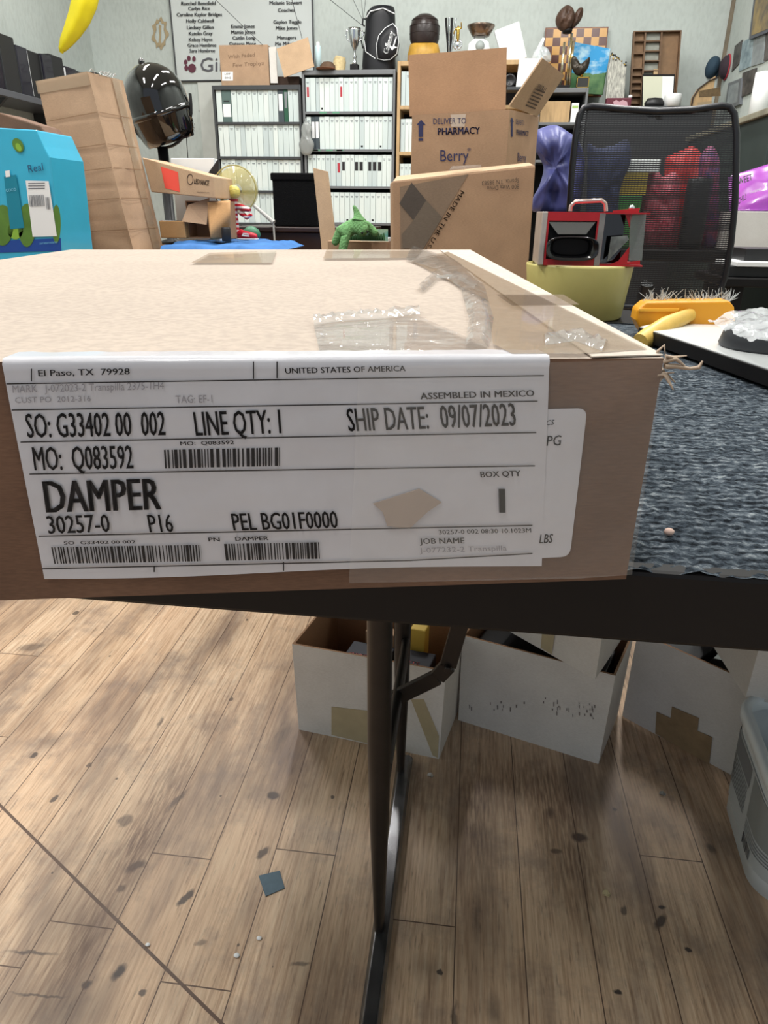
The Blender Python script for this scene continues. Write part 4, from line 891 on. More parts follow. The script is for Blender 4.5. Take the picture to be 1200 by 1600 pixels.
# long LEDVANCE carton bridging the boxes
Yl = 2.52
l = [aY(222, 246, Yl), aY(338, 277, Yl), aY(338, 308, Yl), aY(234, 298, Yl)]
lx0, lx1 = aY(215, 300, Yl).x, aY(336, 300, Yl).x
lv = thing('lamp_carton', 'long tan carton with a bright orange-red sticker lying across smaller boxes', 'box', ((lx0 + lx1) / 2, Yl + .1, l[2].z))
zb0 = ZB + .165
pl = [aY(222, 246, Yl), aY(333, 276, Yl), aY(337, 310, Yl), aY(236, 300, Yl)]
b = B(); f4 = [pl[3], pl[2], pl[1], pl[0]]; bk4 = [p + Vector((.0, .20, 0)) for p in f4]
b.hexa([f4[0], f4[1], bk4[1], bk4[0], f4[3], f4[2], bk4[2], bk4[3]]); b.build('body', CB2, lv, bevel=.003)
L1_ = lambda x, y: aY(x, y, Yl - .001)
b = B(); poly(b, L1_, [(251, 260), (278, 269), (281, 300), (258, 294)]); b.build('orange_sticker', mat('neon_orange', (238, 86, 70), .6), lv)
b = B(); ptext(b, 'LEDVANCE', (303, 287), (326, 290), 1, -8, 0, .02, L1_); ring = [L1_(*p) for p in ell(297, 280, 4.5, 8)]; b.tube(ring, .0012, 5, closed=True); ptext(b, 'www.ledvance.com', (307, 301), (327, 302), 0, -2.5, 0, 0, L1_); b.build('printed_text', INKG, lv)
# carton with its flaps open below: boxes
def bx(name, label, x0, x1, ytop, Y, dep, m, z0=ZB, parts=None, cat='box'):
    p0, p1 = aY(x0, ytop, Y), aY(x1, ytop, Y); t = thing(name, label, cat, ((p0.x + p1.x) / 2, Y + dep / 2, z0))
    B().box((p0.x, Y, z0), (p1.x, Y + dep, p0.z)).build('body', m, t, bevel=.003); return t, p0, p1
t1, p0, p1 = bx('small_carton', 'tan carton with a red and white sticker below the long tan carton', 248, 288, 345, 2.53, .10, cardboard('tan_card', (186, 146, 100)), z0=ZB + .036)
b = B(); z = p0.z + .0006; b.slab([Vector((p0.x + .012, 2.535, z)), Vector((p0.x + .05, 2.535, z)), Vector((p0.x + .05, 2.60, z)), Vector((p0.x + .005, 2.60, z))], (0, 0, .0006)); b.slab([Vector((p0.x + .004, 2.535, z)), Vector((p0.x + .011, 2.535, z)), Vector((p0.x + .004, 2.60, z)), Vector((p0.x - .0, 2.60, z))], (0, 0, .0006), 1); b.build('sticker', [PAPERW, RED], t1)
p0, p1 = aY(292, 340, 2.56), aY(357, 340, 2.56)
ZO = ZB + .034; oc = thing('open_carton', 'brown carton lying on its side, open towards the room, beside the fan', 'box', ((p0.x + p1.x) / 2, 2.6, ZO))
zt = aY(320, 312, 2.56).z - .004; th = .004
b = B(); b.box((p0.x, 2.56, ZO + .002), (p1.x, 2.64, ZO + .002 + th)); b.box((p0.x, 2.56, zt - th), (p1.x, 2.64, zt)); b.box((p0.x, 2.636, ZO + .006), (p1.x, 2.64, zt - .004)); b.box((p0.x, 2.56, ZO + .006), (p0.x + th, 2.636, zt - .004)); b.box((p1.x - th, 2.56, ZO + .006), (p1.x, 2.636, zt - .004)); b.build('body', CBIN, oc)
b = B(); b.slab([aY(294, 320, 2.545), aY(327, 309, 2.555), aY(323, 351, 2.53), aY(284, 346, 2.52)], (0, .003, 0)); b.build('flap', CB, oc)
b = B(); n_ = 14; P = lambda u, v: aY(324 + 36 * u + 5 * v * (1 - u), 316 + 2 * u + 58 * v - 4 * u, 2.535 - .03 * v + .015 * math.sin(v * 6 + u * 3))
vs = [P(i / n_, j / n_) for j in range(n_ + 1) for i in range(n_ + 1)]; b.add(vs, [(j * (n_+1) + i, j * (n_+1) + i + 1, (j+1) * (n_+1) + i + 1, (j+1) * (n_+1) + i) for j in range(n_) for i in range(n_)], 0, True); o_ = b.build('bent_flap', cardboard('tan_card2', (188, 148, 104)), oc); o_.modifiers.new('thick', 'SOLIDIFY').thickness = .003
# white appliance behind
t2, p0, p1 = bx('white_case', 'white flat-topped case with a dark end behind the long tan carton', 266, 334, 247, 2.755, .045, WHITE, cat='case')
b = B(); b.slab([aY(324, 272, 2.752), aY(341, 248, 2.752), aY(341, 300, 2.752), aY(326, 300, 2.752)][::-1], (0, .004, 0)); b.build('dark_end', PLAST, t2)
b = B(); ptext(b, 'model', (296, 256), (313, 258), 0, -4, 0, 0, P_y(2.7585)); ptext(b, 'MM', (312, 282), (330, 282), 0, -8, 0, .02, P_y(2.7585)); b.build('printed_text', INKG, t2)

# blue cloth
b = B(); n_ = 40; cxa, cxb = aY(262, 380, 2.40).x, aY(430, 388, 2.40).x
def cl(u, v):
    x = cxa + (cxb - cxa) * u; y = 2.33 + .58 * v; z = ZB + .002 + .022 * (1 - .35 * u) + .010 * noise.noise(Vector((x * 14, y * 9, 1))) + .006 * noise.noise(Vector((x * 40, y * 30, 4)))
    if u > .90: z = ZB + .002 + (z - ZB - .002) * (1 - u) / .10 * 1.0
    if v < .03: z = ZB + .002 + (z - ZB - .002) * (v / .03)
    return Vector((x - .02 * v, y, min(max(z, ZB + .001), ZB + .0335)))
vs = [cl(i / n_, j / n_) for j in range(n_ + 1) for i in range(n_ + 1)]; b.add(vs, [(j * (n_+1) + i, j * (n_+1) + i + 1, (j+1) * (n_+1) + i + 1, (j+1) * (n_+1) + i) for j in range(n_) for i in range(n_)], 0, True)
tag(b.build('blue_cloth', BLUEC), 'rumpled bright blue cloth spread on the workbench below the fan', 'cloth')

# fan with amber blades
Yf = 2.72; fc = aY(367, 296, Yf); R_ = (aY(400, 296, Yf) - fc).length
fan = thing('desk_fan', 'small desk fan with clear amber blades and a round yellow hub', 'fan', (fc.x, Yf + .03, ZB + .03))
AMB = mat('amber_film', (206, 196, 128), .12, alpha=.42, coat=.6); AMR = mat('amber_rim', (176, 166, 104), .2, alpha=.75)
for k in range(5):
    b = B(); a0 = 2 * math.pi * k / 5 + .3; vs = []; n_, m_ = 12, 8
    for i in range(n_ + 1):
        for j in range(m_ + 1):
            a = a0 + 1.2 * i / n_; r_ = R_ * (.2 + .76 * j / m_ * (0.75 + .25 * math.sin(math.pi * i / n_))); vs.append(Vector((fc.x + r_ * math.cos(a), Yf + .012 - .024 * i / n_, fc.z + r_ * math.sin(a))))
    b.add(vs, [(i * (m_+1) + j, (i+1) * (m_+1) + j, (i+1) * (m_+1) + j + 1, i * (m_+1) + j + 1) for i in range(n_) for j in range(m_)], 0, True); b.build('blade', AMB, fan)
b = B(); b.torus((fc.x, Yf, fc.z), R_, .0025, 'Y', 48); b.build('guard_ring', AMR, fan)
b = B().lathe([(R_ * .25, 0), (R_ * .98, -.012), (R_ * .985, -.011), (R_ * .25, .001)], (fc.x, Yf + .02, fc.z), 40, axis='Y', cap=False); b.build('shroud', AMB, fan)
hc = aY(366, 300, Yf - .02); b = B().lathe([(0, -.012), (.018, -.010), (.0225, -.002), (.0225, .012), (.018, .022), (0, .024)], hc, 28, axis='Y'); b.build('hub', mat('pale_yellow', (222, 206, 110), .4), fan)
b = B(); 
for y in (290, 298, 305): b.tube([aY(358, y, Yf - .046), aY(366, y - 1.5, Yf - .048), aY(374, y, Yf - .046)], .0006, 5)
b.build('hub_print', mat('hub_ink', (150, 136, 60), .5), fan)
STR = bpy.data.materials.new('red_white_stripes'); STR.use_nodes = True; t = NT(STR); co = t.n('ShaderNodeTexCoord').outputs['Object']; s_ = t.n('ShaderNodeSeparateXYZ', ins={0: co}).outputs[2]
t.link(t.mix(t.math('GREATER_THAN', t.math('FRACT', t.math('MULTIPLY', s_, 62.0)), .5), lin((196, 32, 50)), lin((228, 222, 220))), 'Base Color'); t.b.inputs['Roughness'].default_value = .4
bz = ZB + .034
b = B(); b.tube([(fc.x - .004, Yf - .008, fc.z - .02), aY(365, 330, Yf - .008), aY(368, 348, Yf - .008), (aY(370, 360, Yf).x, Yf - .008, bz + .008)], [.017, .014, .012, .012], 16); b.build('striped_post', STR, fan)
b = B(); b.tube([aY(372, 322, Yf - .012), aY(383, 326, Yf - .022), aY(391, 328, Yf - .026)], [.012, .010, .008], 12); b.tube([aY(376, 332, Yf - .012), aY(386, 340, Yf - .024), aY(393, 335, Yf - .026)], [.010, .008, .006], 12); b.build('striped_arm', STR, fan)
b = B(); b.sphere(aY(364, 343, Yf - .028), (.013, .011, .016)); b.build('red_knob', mat('toy_red', (196, 32, 50), .35), fan)
b = B(); s0 = aY(372, 372, Yf - .03); s1 = aY(402, 372, Yf - .03); sz = bz
b.loft([[Vector((x, Yf - .03 + hw * math.cos(a), sz + hz * (.5 + .5 * math.sin(a)))) for a in [2 * math.pi * k / 16 for k in range(16)]] for x, hw, hz in ((s0.x, .010, .024), (s0.x + .012, .016, .032), (s0.x + .03, .018, .026), (s0.x + .05, .018, .022), (s1.x - .004, .014, .016), (s1.x, .006, .009))]); b.build('shoe_base', mat('toy_red', (196, 32, 50), .35), fan)
b = B().box((s0.x - .001, Yf - .05, sz - .005), (s1.x, Yf - .01, sz)); b.build('white_sole', WHITE, fan, bevel=.002)
b = B(); b.add([Vector((s0.x + .02, Yf - .0486, sz + .008)), Vector((s0.x + .05, Yf - .0486, sz + .006)), Vector((s0.x + .046, Yf - .047, sz + .017)), Vector((s0.x + .026, Yf - .047, sz + .019))], [(0, 1, 2, 3)]); b.build('shoe_patch', WHITE, fan)
# black cylinder beside the shoe
p = aY(361, 372, 2.56); tag(B().lathe([(0, 0), (.015, 0), (.016, .002), (.016, .042), (.014, .045), (0, .045)], (p.x + .004, 2.50, ZB + .03), 24).build('canister', PLAST), 'short black cylinder in front of the red shoe base', 'canister')
# green and white bits in front of the cabinet
p = aY(392, 332, 2.84); tag(B().lathe([(0, 0), (.03, 0), (.036, .012), (.03, .03), (.012, .042), (0, .044)], (p.x, 2.83, ZB + .03), 24).build('green_bowl', mat('dull_green', (66, 124, 92), .5)), 'small dull green dome behind the red and white striped fan post', 'container')

# glossy black lamp head on a yoke
Yh = 2.86; hc = aY(243, 155, Yh); Rh = (aY(290, 155, Yh) - hc).length
hl = thing('spotlight', 'glossy black round spotlight housing hung in a black yoke', 'lamp', (hc.x, Yh, ZB))
tilt = Matrix.Rotation(math.radians(-14), 3, 'Y') @ Matrix.Rotation(math.radians(12), 3, 'X')
b = B().lathe([(0, Rh * 1.0), (Rh * .26, Rh * .966), (Rh * .5, Rh * .866), (Rh * .71, Rh * .705), (Rh * .866, Rh * .5), (Rh * .966, Rh * .26), (Rh * 1.0, Rh * .0), (Rh * 1.0, -Rh * .32)], hc, 48, M=tilt, sy=.95, cap=False); b.build('dome', GLOSS, hl)
b = B().lathe([(Rh * 1.0, -Rh * .32), (Rh * 1.035, -Rh * .36), (Rh * 1.035, -Rh * .44), (Rh * .98, -Rh * .48)], hc, 48, M=tilt, sy=.95, cap=False); b.build('seam_band', GLOSS, hl)
b = B().lathe([(Rh * .98, -Rh * .46), (Rh * .9, -Rh * 1.0), (Rh * .8, -Rh * 1.25), (Rh * .74, -Rh * 1.25), (Rh * .6, -Rh * 1.1), (0, -Rh * 1.05)], hc, 48, M=tilt, sy=.95, cap=False); b.build('lower_bowl', GLOSS, hl)
b = B(); b.sphere(hc + tilt @ Vector((0, 0, Rh * 1.02)), (.012, .012, .014)); b.build('top_knob', GLOSS, hl)
b = B(); yk = [hc + Vector((Rh * 1.10 * math.cos(a), .02, Rh * 1.25 * math.sin(a) - Rh * .12)) for a in [math.radians(d) for d in range(-180, 1, 12)]]; yk = [hc + Vector((-Rh * 1.10, .02, .02))] + yk + [hc + Vector((Rh * 1.10, .02, .02))]
b.tube(yk, .010, 10, flat=.5); b.build('yoke', PLAST, hl)
b = B(); b.lathe([(0, 0), (.045, 0), (.045, .012), (.02, .02), (.02, hc.z - Rh * 1.34 - ZB), (0, hc.z - Rh * 1.34 - ZB)], (hc.x, Yh + .02, ZB), 28); b.build('stand', PLAST, hl)
b = B(); b.tube([hc + Vector((Rh * 1.0, -.01, -Rh * .3)), aY(292, 225, Yh), aY(294, 250, Yh), aY(293, 268, Yh - .02)], .0016, 6); b.build('power_cable', PLAST, hl)

# ------------------------------------------------------------------ yellow bucket and red horn case
Yk = 1.64; k0, k1 = aY(820, 412, Yk), aY(993, 405, Yk); kx = (k0.x + k1.x) / 2; kr = (k1.x - k0.x) / 2; kz = aY(900, 414, Yk - .05).z
yb_ = thing('yellow_bucket', 'translucent pale yellow plastic bucket under the red horn case', 'bucket', (kx, Yk, ZD))
kr *= .97
b = B().lathe([(0, 0), (kr * .86, 0), (kr * .9, .004), (kr, kz - ZD - .004), (kr * 1.0, kz - ZD), (kr * .965, kz - ZD), (kr * .86, .008), (0, .008)], (kx, Yk, ZD), 48); b.build('body', mat('pale_yellow_plastic', (208, 198, 124), .35, var=.14, scale=5), yb_)
zr = kz + .0005; Y0 = Yk - .085
hx0, hx1 = aY(840, 412, Y0).x, aY(940, 412, Y0).x; ztp = aY(890, 331, Y0).z; hx2 = aY(1008, 412, Y0 + .03).x
hr = thing('horn_case', 'red metal horn case with a black oval horn resting on the yellow bucket', 'horn', ((hx0 + hx2) / 2, Yk, zr))
HP = lambda x, y, o=0.0: aY(x, y, Y0 + o)
REDM = mat('horn_red', (182, 32, 40), .35, var=.12, scale=20)
# front plate with a recess, made as a frame
b = B(); ox0, ox1, oz0, oz1 = aY(849, 410, Y0).x, aY(937, 410, Y0).x, zr, ztp; ix0, ix1, iz0, iz1 = aY(853, 400, Y0).x, aY(933, 350, Y0).x, zr + .012, aY(890, 345, Y0).z
for lo, hi in (((ox0, oz0), (ox1, iz0)), ((ox0, iz1), (ox1, oz1)), ((ox0, iz0), (ix0, iz1)), ((ix1, iz0), (ox1, iz1))): b.box((lo[0], Y0, lo[1]), (hi[0], Y0 + .006, hi[1]))
b.build('front_frame', REDM, hr)
b = B(); b.box((hx0, Y0 - .001, zr), (ox0, Y0 + .15, ztp + .0)); b.build('side_plate', mat('worn_white_metal', (202, 190, 180), .3, metal=.4, var=.2, scale=30), hr, bevel=.002)
b = B(); b.box((ox0, Y0 + .012, zr + .003), (ox1, Y0 + .12, ztp - .004)); b.build('inner_block', BLACK, hr)
b = B(); b.box((ox0, Y0 + .006, ztp - .003), (hx2 - .01, Y0 + .13, ztp)); b.box((ox0, Y0 + .006, zr), (hx2 - .01, Y0 + .13, zr + .003)); b.build('case_shell', REDM, hr)
# horn
hcn = HP(894, 374); hw_, hh_ = (HP(935, 374) - HP(853, 374)).length / 2, (HP(894, 350) - HP(894, 408)).length / 2 - .002
b = B(); rings = []
def sup(rx, rz, cz, y, e=3.2): return [Vector((hcn.x + rx * math.copysign(abs(math.cos(a)) ** (2 / e), math.cos(a)), y, cz + rz * math.copysign(abs(math.sin(a)) ** (2 / e), math.sin(a)))) for a in [2 * math.pi * k / 40 for k in range(40)]]
cz = HP(894, 388).z; hh_ *= .80; hw_ *= 1.03; HY = Y0 - .022
rings = [sup(hw_ * .5, hh_ * .5, cz + .012, Y0 + .10), sup(hw_ * .66, hh_ * .66, cz + .008, Y0 + .03), sup(hw_ * .9, hh_ * .82, cz + .002, Y0 - .006), sup(hw_ * .97, hh_ * .86, cz, HY), sup(hw_ * .93, hh_ * .80, cz, HY - .001), sup(hw_ * .6, hh_ * .5, cz + .003, Y0 + .02), sup(hw_ * .2, hh_ * .24, cz + .004, Y0 + .09)]
b.loft(rings).build('horn_mouth', mat('horn_black', (20, 20, 22), .16, coat=.6), hr)
b = B(); b.slab([HP(856, 345, .003), HP(932, 345, .003), HP(916, 366, -.012), HP(872, 366, -.012)][::-1], (0, .003, 0)); b.build('top_reflector', mat('grey_gloss', (140, 142, 146), .1, metal=.9), hr)
# right-hand bay: chrome post, bracket triangles, tilted glass
b = B(); b.box((HP(938, 330).x, Y0 - .001, zr + .001), (HP(947, 330).x, Y0 + .12, ztp - .002)); b.build('steel_post', mat('brushed_steel', (160, 150, 140), .2, metal=.9, var=.3, scale=20), hr)
b = B(); b.box((HP(948, 330).x, Y0 + .04, zr + .004), (HP(985, 330).x, Y0 + .044, ztp - .004)); b.build('dark_panel', GLOSS, hr)
RP_ = lambda x, y: aY(x, y, Y0 + .012)
b = B(); b.prism([RP_(*p) for p in ((949, 408), (983, 374), (980, 368), (955, 370))], (0, .006, 0)); b.build('mirror', mat('dull_mirror', (150, 150, 140), .2, metal=.8, var=.5, scale=40), hr)
b = B(); 
for P_ in (((958, 329), (1000, 325), (998, 333), (988, 334), (984, 356), (977, 334), (958, 333)), ((985, 384), (980, 410), (1000, 407), (1000, 413), (950, 414), (966, 408))):
    b.prism([RP_(*p) for p in P_], (0, .003, 0))
b.build('red_bracket', REDM, hr)
b = B(); g = [aY(985, 334, Y0 + .01), aY(1010, 332, Y0 + .05), aY(1003, 407, Y0 + .05), aY(983, 407, Y0 + .01)]; b.slab(g[::-1], (0, .004, 0)); b.build('end_glass', mat('smoked_glass', (96, 100, 102), .08, alpha=.65, coat=.8), hr)
b = B(); P_ = [(891, 330), (892, 322), (899, 315), (940, 313), (946, 318), (947, 330)]; b.tube([aY(*p, Y0 + .05) for p in P_], .0042, 12); b.build('carry_handle', mat('handle_metal', (206, 186, 176), .22, metal=.8), hr)
b = B(); b.sphere(aY(987, 325, Y0 + .05), .006); b.build('wing_nut', CHROME, hr)

# ------------------------------------------------------------------ office chair
YC = 2.42
ch = thing('office_chair', 'black mesh-backed office chair seen from behind', 'chair', (aY(1020, 400, YC).x, YC + .3, 0))
def chp(x, y): 
    p = aY(x, y, YC); v = (y - 165) / 300; p.y += -.03 * math.sin(min(1, v) * math.pi) + .02 * v; return p
out = [(925, 166), (975, 171), (1027, 174), (1080, 172), (1128, 165), (1140, 167), (1147, 178), (1149, 210), (1147, 260), (1145, 320), (1141, 380), (1134, 435), (1124, 466), (1105, 478), (1010, 482), (920, 478), (900, 466), (892, 435), (888, 380), (889, 320), (893, 260), (899, 210), (905, 180), (912, 169)]
b = B(); b.tube([chp(*p) for p in out], .0095, 10, closed=True); b.build('back_frame', mat('chair_frame', (26, 27, 32), .35), ch)
left = [(912, 169), (905, 180), (899, 210), (893, 260), (889, 320), (888, 380), (892, 435), (900, 466), (920, 478)]; right = [(1140, 167), (1147, 178), (1149, 210), (1147, 260), (1145, 320), (1141, 380), (1134, 435), (1124, 466), (1105, 478)]
b = B(); n_ = 24; rows = []
def interp(L, t_): 
    s = t_ * (len(L) - 1); i = min(int(s), len(L) - 2); f_ = s - i; return (L[i][0] * (1 - f_) + L[i + 1][0] * f_, L[i][1] * (1 - f_) + L[i + 1][1] * f_)
for j in range(33):
    a, c = interp(left, j / 32), interp(right, j / 32); sag = (6 if j < 4 else 3) * (1 - j / 32)
    rows.append([chp(a[0] + (c[0] - a[0]) * i / n_, a[1] + (c[1] - a[1]) * i / n_ + sag * math.sin(math.pi * i / n_) * (1 if j < 8 else .3)) for i in range(n_ + 1)])
b.add([p for r in rows for p in r], [(j * (n_+1) + i, j * (n_+1) + i + 1, (j+1) * (n_+1) + i + 1, (j+1) * (n_+1) + i) for j in range(32) for i in range(n_)], 0, True); b.build('back_mesh', MESHF, ch)
cx = aY(1020, 400, YC).x
zc = chp(1020, 470).z
b = B(); b.tube([(cx, YC + .02, zc + .05), (cx, YC + .06, zc - .04), (cx, YC + .12, .42), (cx, YC + .26, .415)], [.02, .024, .026, .026], 12); b.build('back_spine', PLAST, ch)
b = B(); R = [rsq(.44, .42, z, .08) for z in ()]; rr = []
for s_, z in ((.80, .425), (.96, .435), (1.0, .455), (.97, .475), (.85, .485)): rr.append([p + Vector((cx, YC + .30, 0)) for p in rsq(.47 * s_, .44 * s_, z, .10 * s_)])
b.loft(rr); b.build('seat', mat('seat_fabric', (30, 31, 34), .9), ch)
b = B(); b.lathe([(0, .10), (.028, .10), (.028, .26), (.018, .26), (.018, .42), (0, .42)], (cx, YC + .30, 0), 20); b.build('gas_column', PLAST, ch)
for k in range(5):
    a = 2 * math.pi * k / 5 + .4; e = Vector((cx + .27 * math.cos(a), YC + .30 + .27 * math.sin(a), .065)); lg = B().tube([(cx, YC + .30, .12), (cx + .14 * math.cos(a), YC + .30 + .14 * math.sin(a), .095), e], [.03, .022, .014], 10).build('leg', PLAST, ch)
    B().lathe([(0, -.011), (.024, -.011), (.026, 0), (.024, .011), (0, .011)], (e.x, e.y, .026), 18, axis='X').build('caster', PLAST, lg)
for sx in (-1, 1):
    B().tube([(cx + sx * .18, YC + .30, .43), (cx + sx * .27, YC + .30, .45), (cx + sx * .275, YC + .30, .60), (cx + sx * .27, YC + .22, .625), (cx + sx * .27, YC + .40, .625)], .014, 8).build('armrest', PLAST, ch)

# ------------------------------------------------------------------ far right desk with the clutter behind the chair
ZF = .80
bench('far_desk', 'long black desk behind the office chair', 'desk', .30, 1.62, 3.12, 3.85, ZF, BLACK)
def cloth_heap(name, label, cat, pts, Y, dep, m, zbase, seed, amp=.03, freq=7, group=None, parent=None, fold=0.0):
    """soft heap with a traced silhouette, real depth and folds"""
    P = [aY(x, y, Y) for x, y in pts]; c = sum(P, Vector()) / len(P); n = len(P); prof = [(0, 1), (.25, .97), (.5, .86), (.75, .62), (.92, .3), (1, 0.02)]
    ringsF = []; dense = []
    for i in range(n):
        for k in range(5):
            p0, p1, p2, p3 = P[i - 1], P[i], P[(i + 1) % n], P[(i + 2) % n]; t_ = k / 5
            dense.append(.5 * ((2 * p1) + (p2 - p0) * t_ + (2 * p0 - 5 * p1 + 4 * p2 - p3) * t_ ** 2 + (3 * p1 - p0 - 3 * p2 + p3) * t_ ** 3))
    def ring(s, side):
        r = []
        for p in dense:
            q = c + (p - c) * s; q.y = Y + dep * .5 + side * dep * .5 * math.sqrt(max(0, 1 - s ** 3))
            w1 = noise.noise(Vector((q.x * freq * 1.6 + seed, q.z * freq * .9 + q.x * 3, seed))); w2 = noise.noise(Vector((q.x * freq * 4 + q.z * freq * 1.2, q.z * freq * 2.6 - q.x * freq + seed, side))); f_ = (1 - abs(w1) * 4) * amp * .55 + (1 - abs(w2) * 3) * amp * .32 + fold * (abs(math.sin(q.x * 42 + q.z * 17 + 4 * w1)) - .5)
            q.y += f_ * side * (1 - s ** 4); q.z = max(q.z, zbase + .001); r.append(q)
        return r
    ss = [.03, .15, .3, .45, .6, .75, .88, .96, 1.0]
    rings = [ring(s, -1) for s in ss] + [ring(s, 1) for s in reversed(ss[:-1])]
    b = B(); b.loft(rings, 0, True, True); o = b.build(name, m, parent)
    return o if parent is not None else tag(o, label, cat, group)
SATIN = mat('blue_satin', (78, 82, 140), .42, var=.3, scale=6, bump=.25, bscale=9)
NAVY = mat('navy_cloth', (52, 60, 92), .8, var=.3, scale=10, bump=.3, bscale=20)
ZJ = aY(880, 332, 3.2).z
cloth_heap('satin_jacket', 'shiny blue satin jacket heaped between the pharmacy box and the chair', 'jacket', [(838, 334), (833, 314), (845, 290), (852, 262), (846, 244), (838, 228), (836, 206), (850, 196), (872, 192), (893, 204), (908, 216), (918, 250), (914, 300), (906, 338), (870, 341)], 3.16, .15, SATIN, ZJ, 1.3, .05, 9, fold=.020)
for sx, (x, y) in enumerate(((848, 330), (872, 330))):
    pass
p0, p1 = aY(858, 318, 3.13), aY(905, 318, 3.13)
tag(B().box((p0.x - .03, 3.14, ZF), (p1.x + .03, 3.34, ZJ - .001)).build('storage_crate', DGREY, bevel=.003), 'dark grey crate under the blue satin jacket', 'crate')
cloth_heap('backpack', 'dark blue cloth bag seen through the left of the chair mesh', 'bag', [(920, 398), (921, 262), (922, 222), (935, 228), (960, 226), (985, 216), (990, 250), (972, 300), (964, 398), (940, 399)], 3.125, .11, NAVY, ZF, 4.1, .02, 9, fold=.006)
def bxf(name, label, x0, x1, yt_, yb__, Y, dep, m, cat='box', z0=None):
    p0, p1 = aY(x0, yt_, Y), aY(x1, yb__, Y); z0 = ZF if z0 is None else z0
    return tag(B().box((p0.x, Y, z0), (p1.x, Y + dep, p0.z)).build(name, m, bevel=.003), label, cat), p0.z
zz = bxf('green_box', 'green box at the bottom of the stack behind the chair mesh', 966, 998, 306, 350, 3.24, .14, mat('bright_green', (70, 146, 66), .5))[1]
zz = bxf('yellow_box', 'yellow-olive box stacked on the green box behind the chair', 972, 1010, 270, 300, 3.24, .14, mat('olive_yellow', (176, 152, 56), .5), z0=zz + .001)[1]
bxf('white_box', 'white box topping the stack behind the chair mesh', 978, 1030, 249, 268, 3.24, .14, WHITE, z0=zz + .001)
PLAID = mat('red_plaid', (176, 36, 62), .5, var=.4, scale=60, col2=(206, 120, 130))
cloth_heap('gift_bag', 'crimson checked bag seen through the middle of the chair mesh', 'bag', [(1006, 396), (1002, 300), (1012, 272), (1028, 262), (1042, 274), (1062, 268), (1068, 300), (1060, 398), (1034, 399)], 3.30, .14, PLAID, ZF, 2.2, .02, 10)
cloth_heap('red_bag', 'bright red bag standing behind the crimson checked bag', 'bag', [(1046, 396), (1046, 260), (1056, 240), (1075, 232), (1090, 226), (1104, 240), (1108, 290), (1106, 396), (1080, 399)], 3.46, .16, mat('bag_red', (194, 42, 42), .45, var=.25, scale=14, bump=.4, bscale=14), ZF, 7.7, .025, 10)
cloth_heap('blue_pouch', 'small blue and red pouch at the upper right behind the chair mesh', 'bag', [(1104, 396), (1098, 262), (1104, 236), (1118, 226), (1128, 244), (1128, 280), (1124, 396)], 3.30, .10, mat('pouch_blue', (66, 66, 120), .5, var=.5, scale=26, col2=(170, 70, 90)), ZF, 5.2, .015, 12)
p = aY(1086, 345, 3.20); tag(B().lathe([(0, 0), (.042, 0), (.046, .03), (.05, aY(1086, 284, 3.2).z - ZF - .01), (.044, aY(1086, 278, 3.2).z - ZF), (0, aY(1086, 278, 3.2).z - ZF)], (p.x, 3.22, ZF), 28).build('black_drum', PLAST), 'black round container behind the right of the chair mesh', 'container')
# right side, beyond the chair
zz = bxf('white_carton', 'white carton on the black desk under the purple crisp bag', 1150, 1290, 330, 365, 3.14, .2, WHITEB)[1]
n_ = 30; b = B(); A0 = aY(1135, 345, 3.1); b0_, b1_, b2_, b3_ = aY(1140, 348, 3.18), aY(1290, 322, 3.18), aY(1300, 225, 3.3), aY(1138, 276, 3.3)
lo_ = zz + .003
for side in (1, -1):
    vs = []
    for j in range(n_ + 1):
        for i in range(n_ + 1):
            u, v = i / n_, j / n_; p = (b0_ * (1 - u) + b1_ * u) * (1 - v) + (b3_ * (1 - u) + b2_ * u) * v
            puff = .034 * (math.sin(math.pi * u) * math.sin(math.pi * v)) ** .5; p = p + Vector((0, -1, .25)) * side * (puff + .005 * noise.noise(Vector((u * 7, v * 5, side))) * (1 if puff > .004 else 0)); p.z = max(p.z, lo_ if (p.y > 3.13) else lo_); vs.append(p)
    fs = [(j * (n_+1) + i, j * (n_+1) + i + 1, (j+1) * (n_+1) + i + 1, (j+1) * (n_+1) + i) for j in range(n_) for i in range(n_)]
    b.add(vs, fs if side == 1 else [f[::-1] for f in fs], 0, True)
cb_ = thing('crisp_bag', 'shiny purple crisp packet lying on the white carton right of the chair', 'bag', (b0_.x + .1, 3.22, lo_))
b.build('packet', mat('purple_foil', (138, 54, 158), .26, coat=.4, var=.3, scale=5, col2=(168, 78, 176)), cb_)
PB = lambda x, y: aY(x, y, 3.165); b = B(); ptext(b, 'T CHILI', (1148, 323), (1166, 311), -1, -9, 0, .01, PB); ptext(b, 'SWEET', (1150, 290), (1176, 281), -1, -10, 0, .02, PB); ptext(b, 'Flavoured', (1172, 303), (1190, 297), -1, -5, 0, .0, PB); b.build('packet_print', PAPERW, cb_)
cl_ = bxf('black_ledger', 'thick black binder lying on the far desk right of the chair', 1150, 1300, 372, 398, 3.12 - .12, .1, BLACK, 'binder')
bpy.data.objects.remove(cl_[0])
YR = 2.62
bench('side_table', 'low black table at the right edge beside the office chair', 'table', .86, 1.45, YR, 2.98, .735, BLACK, thick=.03)
z1_ = .735
for nm, lb_, x0, x1, h, m, yo in (('ring_binder', 'black binder lowest in the pile right of the chair', .88, 1.3, .035, PLAST, .02), ('paper_stack', 'white stack of papers between two black binders right of the chair', .90, 1.3, .016, PAPERW, .0), ('ring_binder', 'black binder topmost in the pile right of the chair', .94, 1.32, .04, PLAST, .06)):
    tag(B().box((x0, YR + .03 + yo, z1_ + .0005), (x1, YR + .27, z1_ + h)).build(nm, m, bevel=.002), lb_, 'paper' if nm == 'paper_stack' else 'binder'); z1_ += h
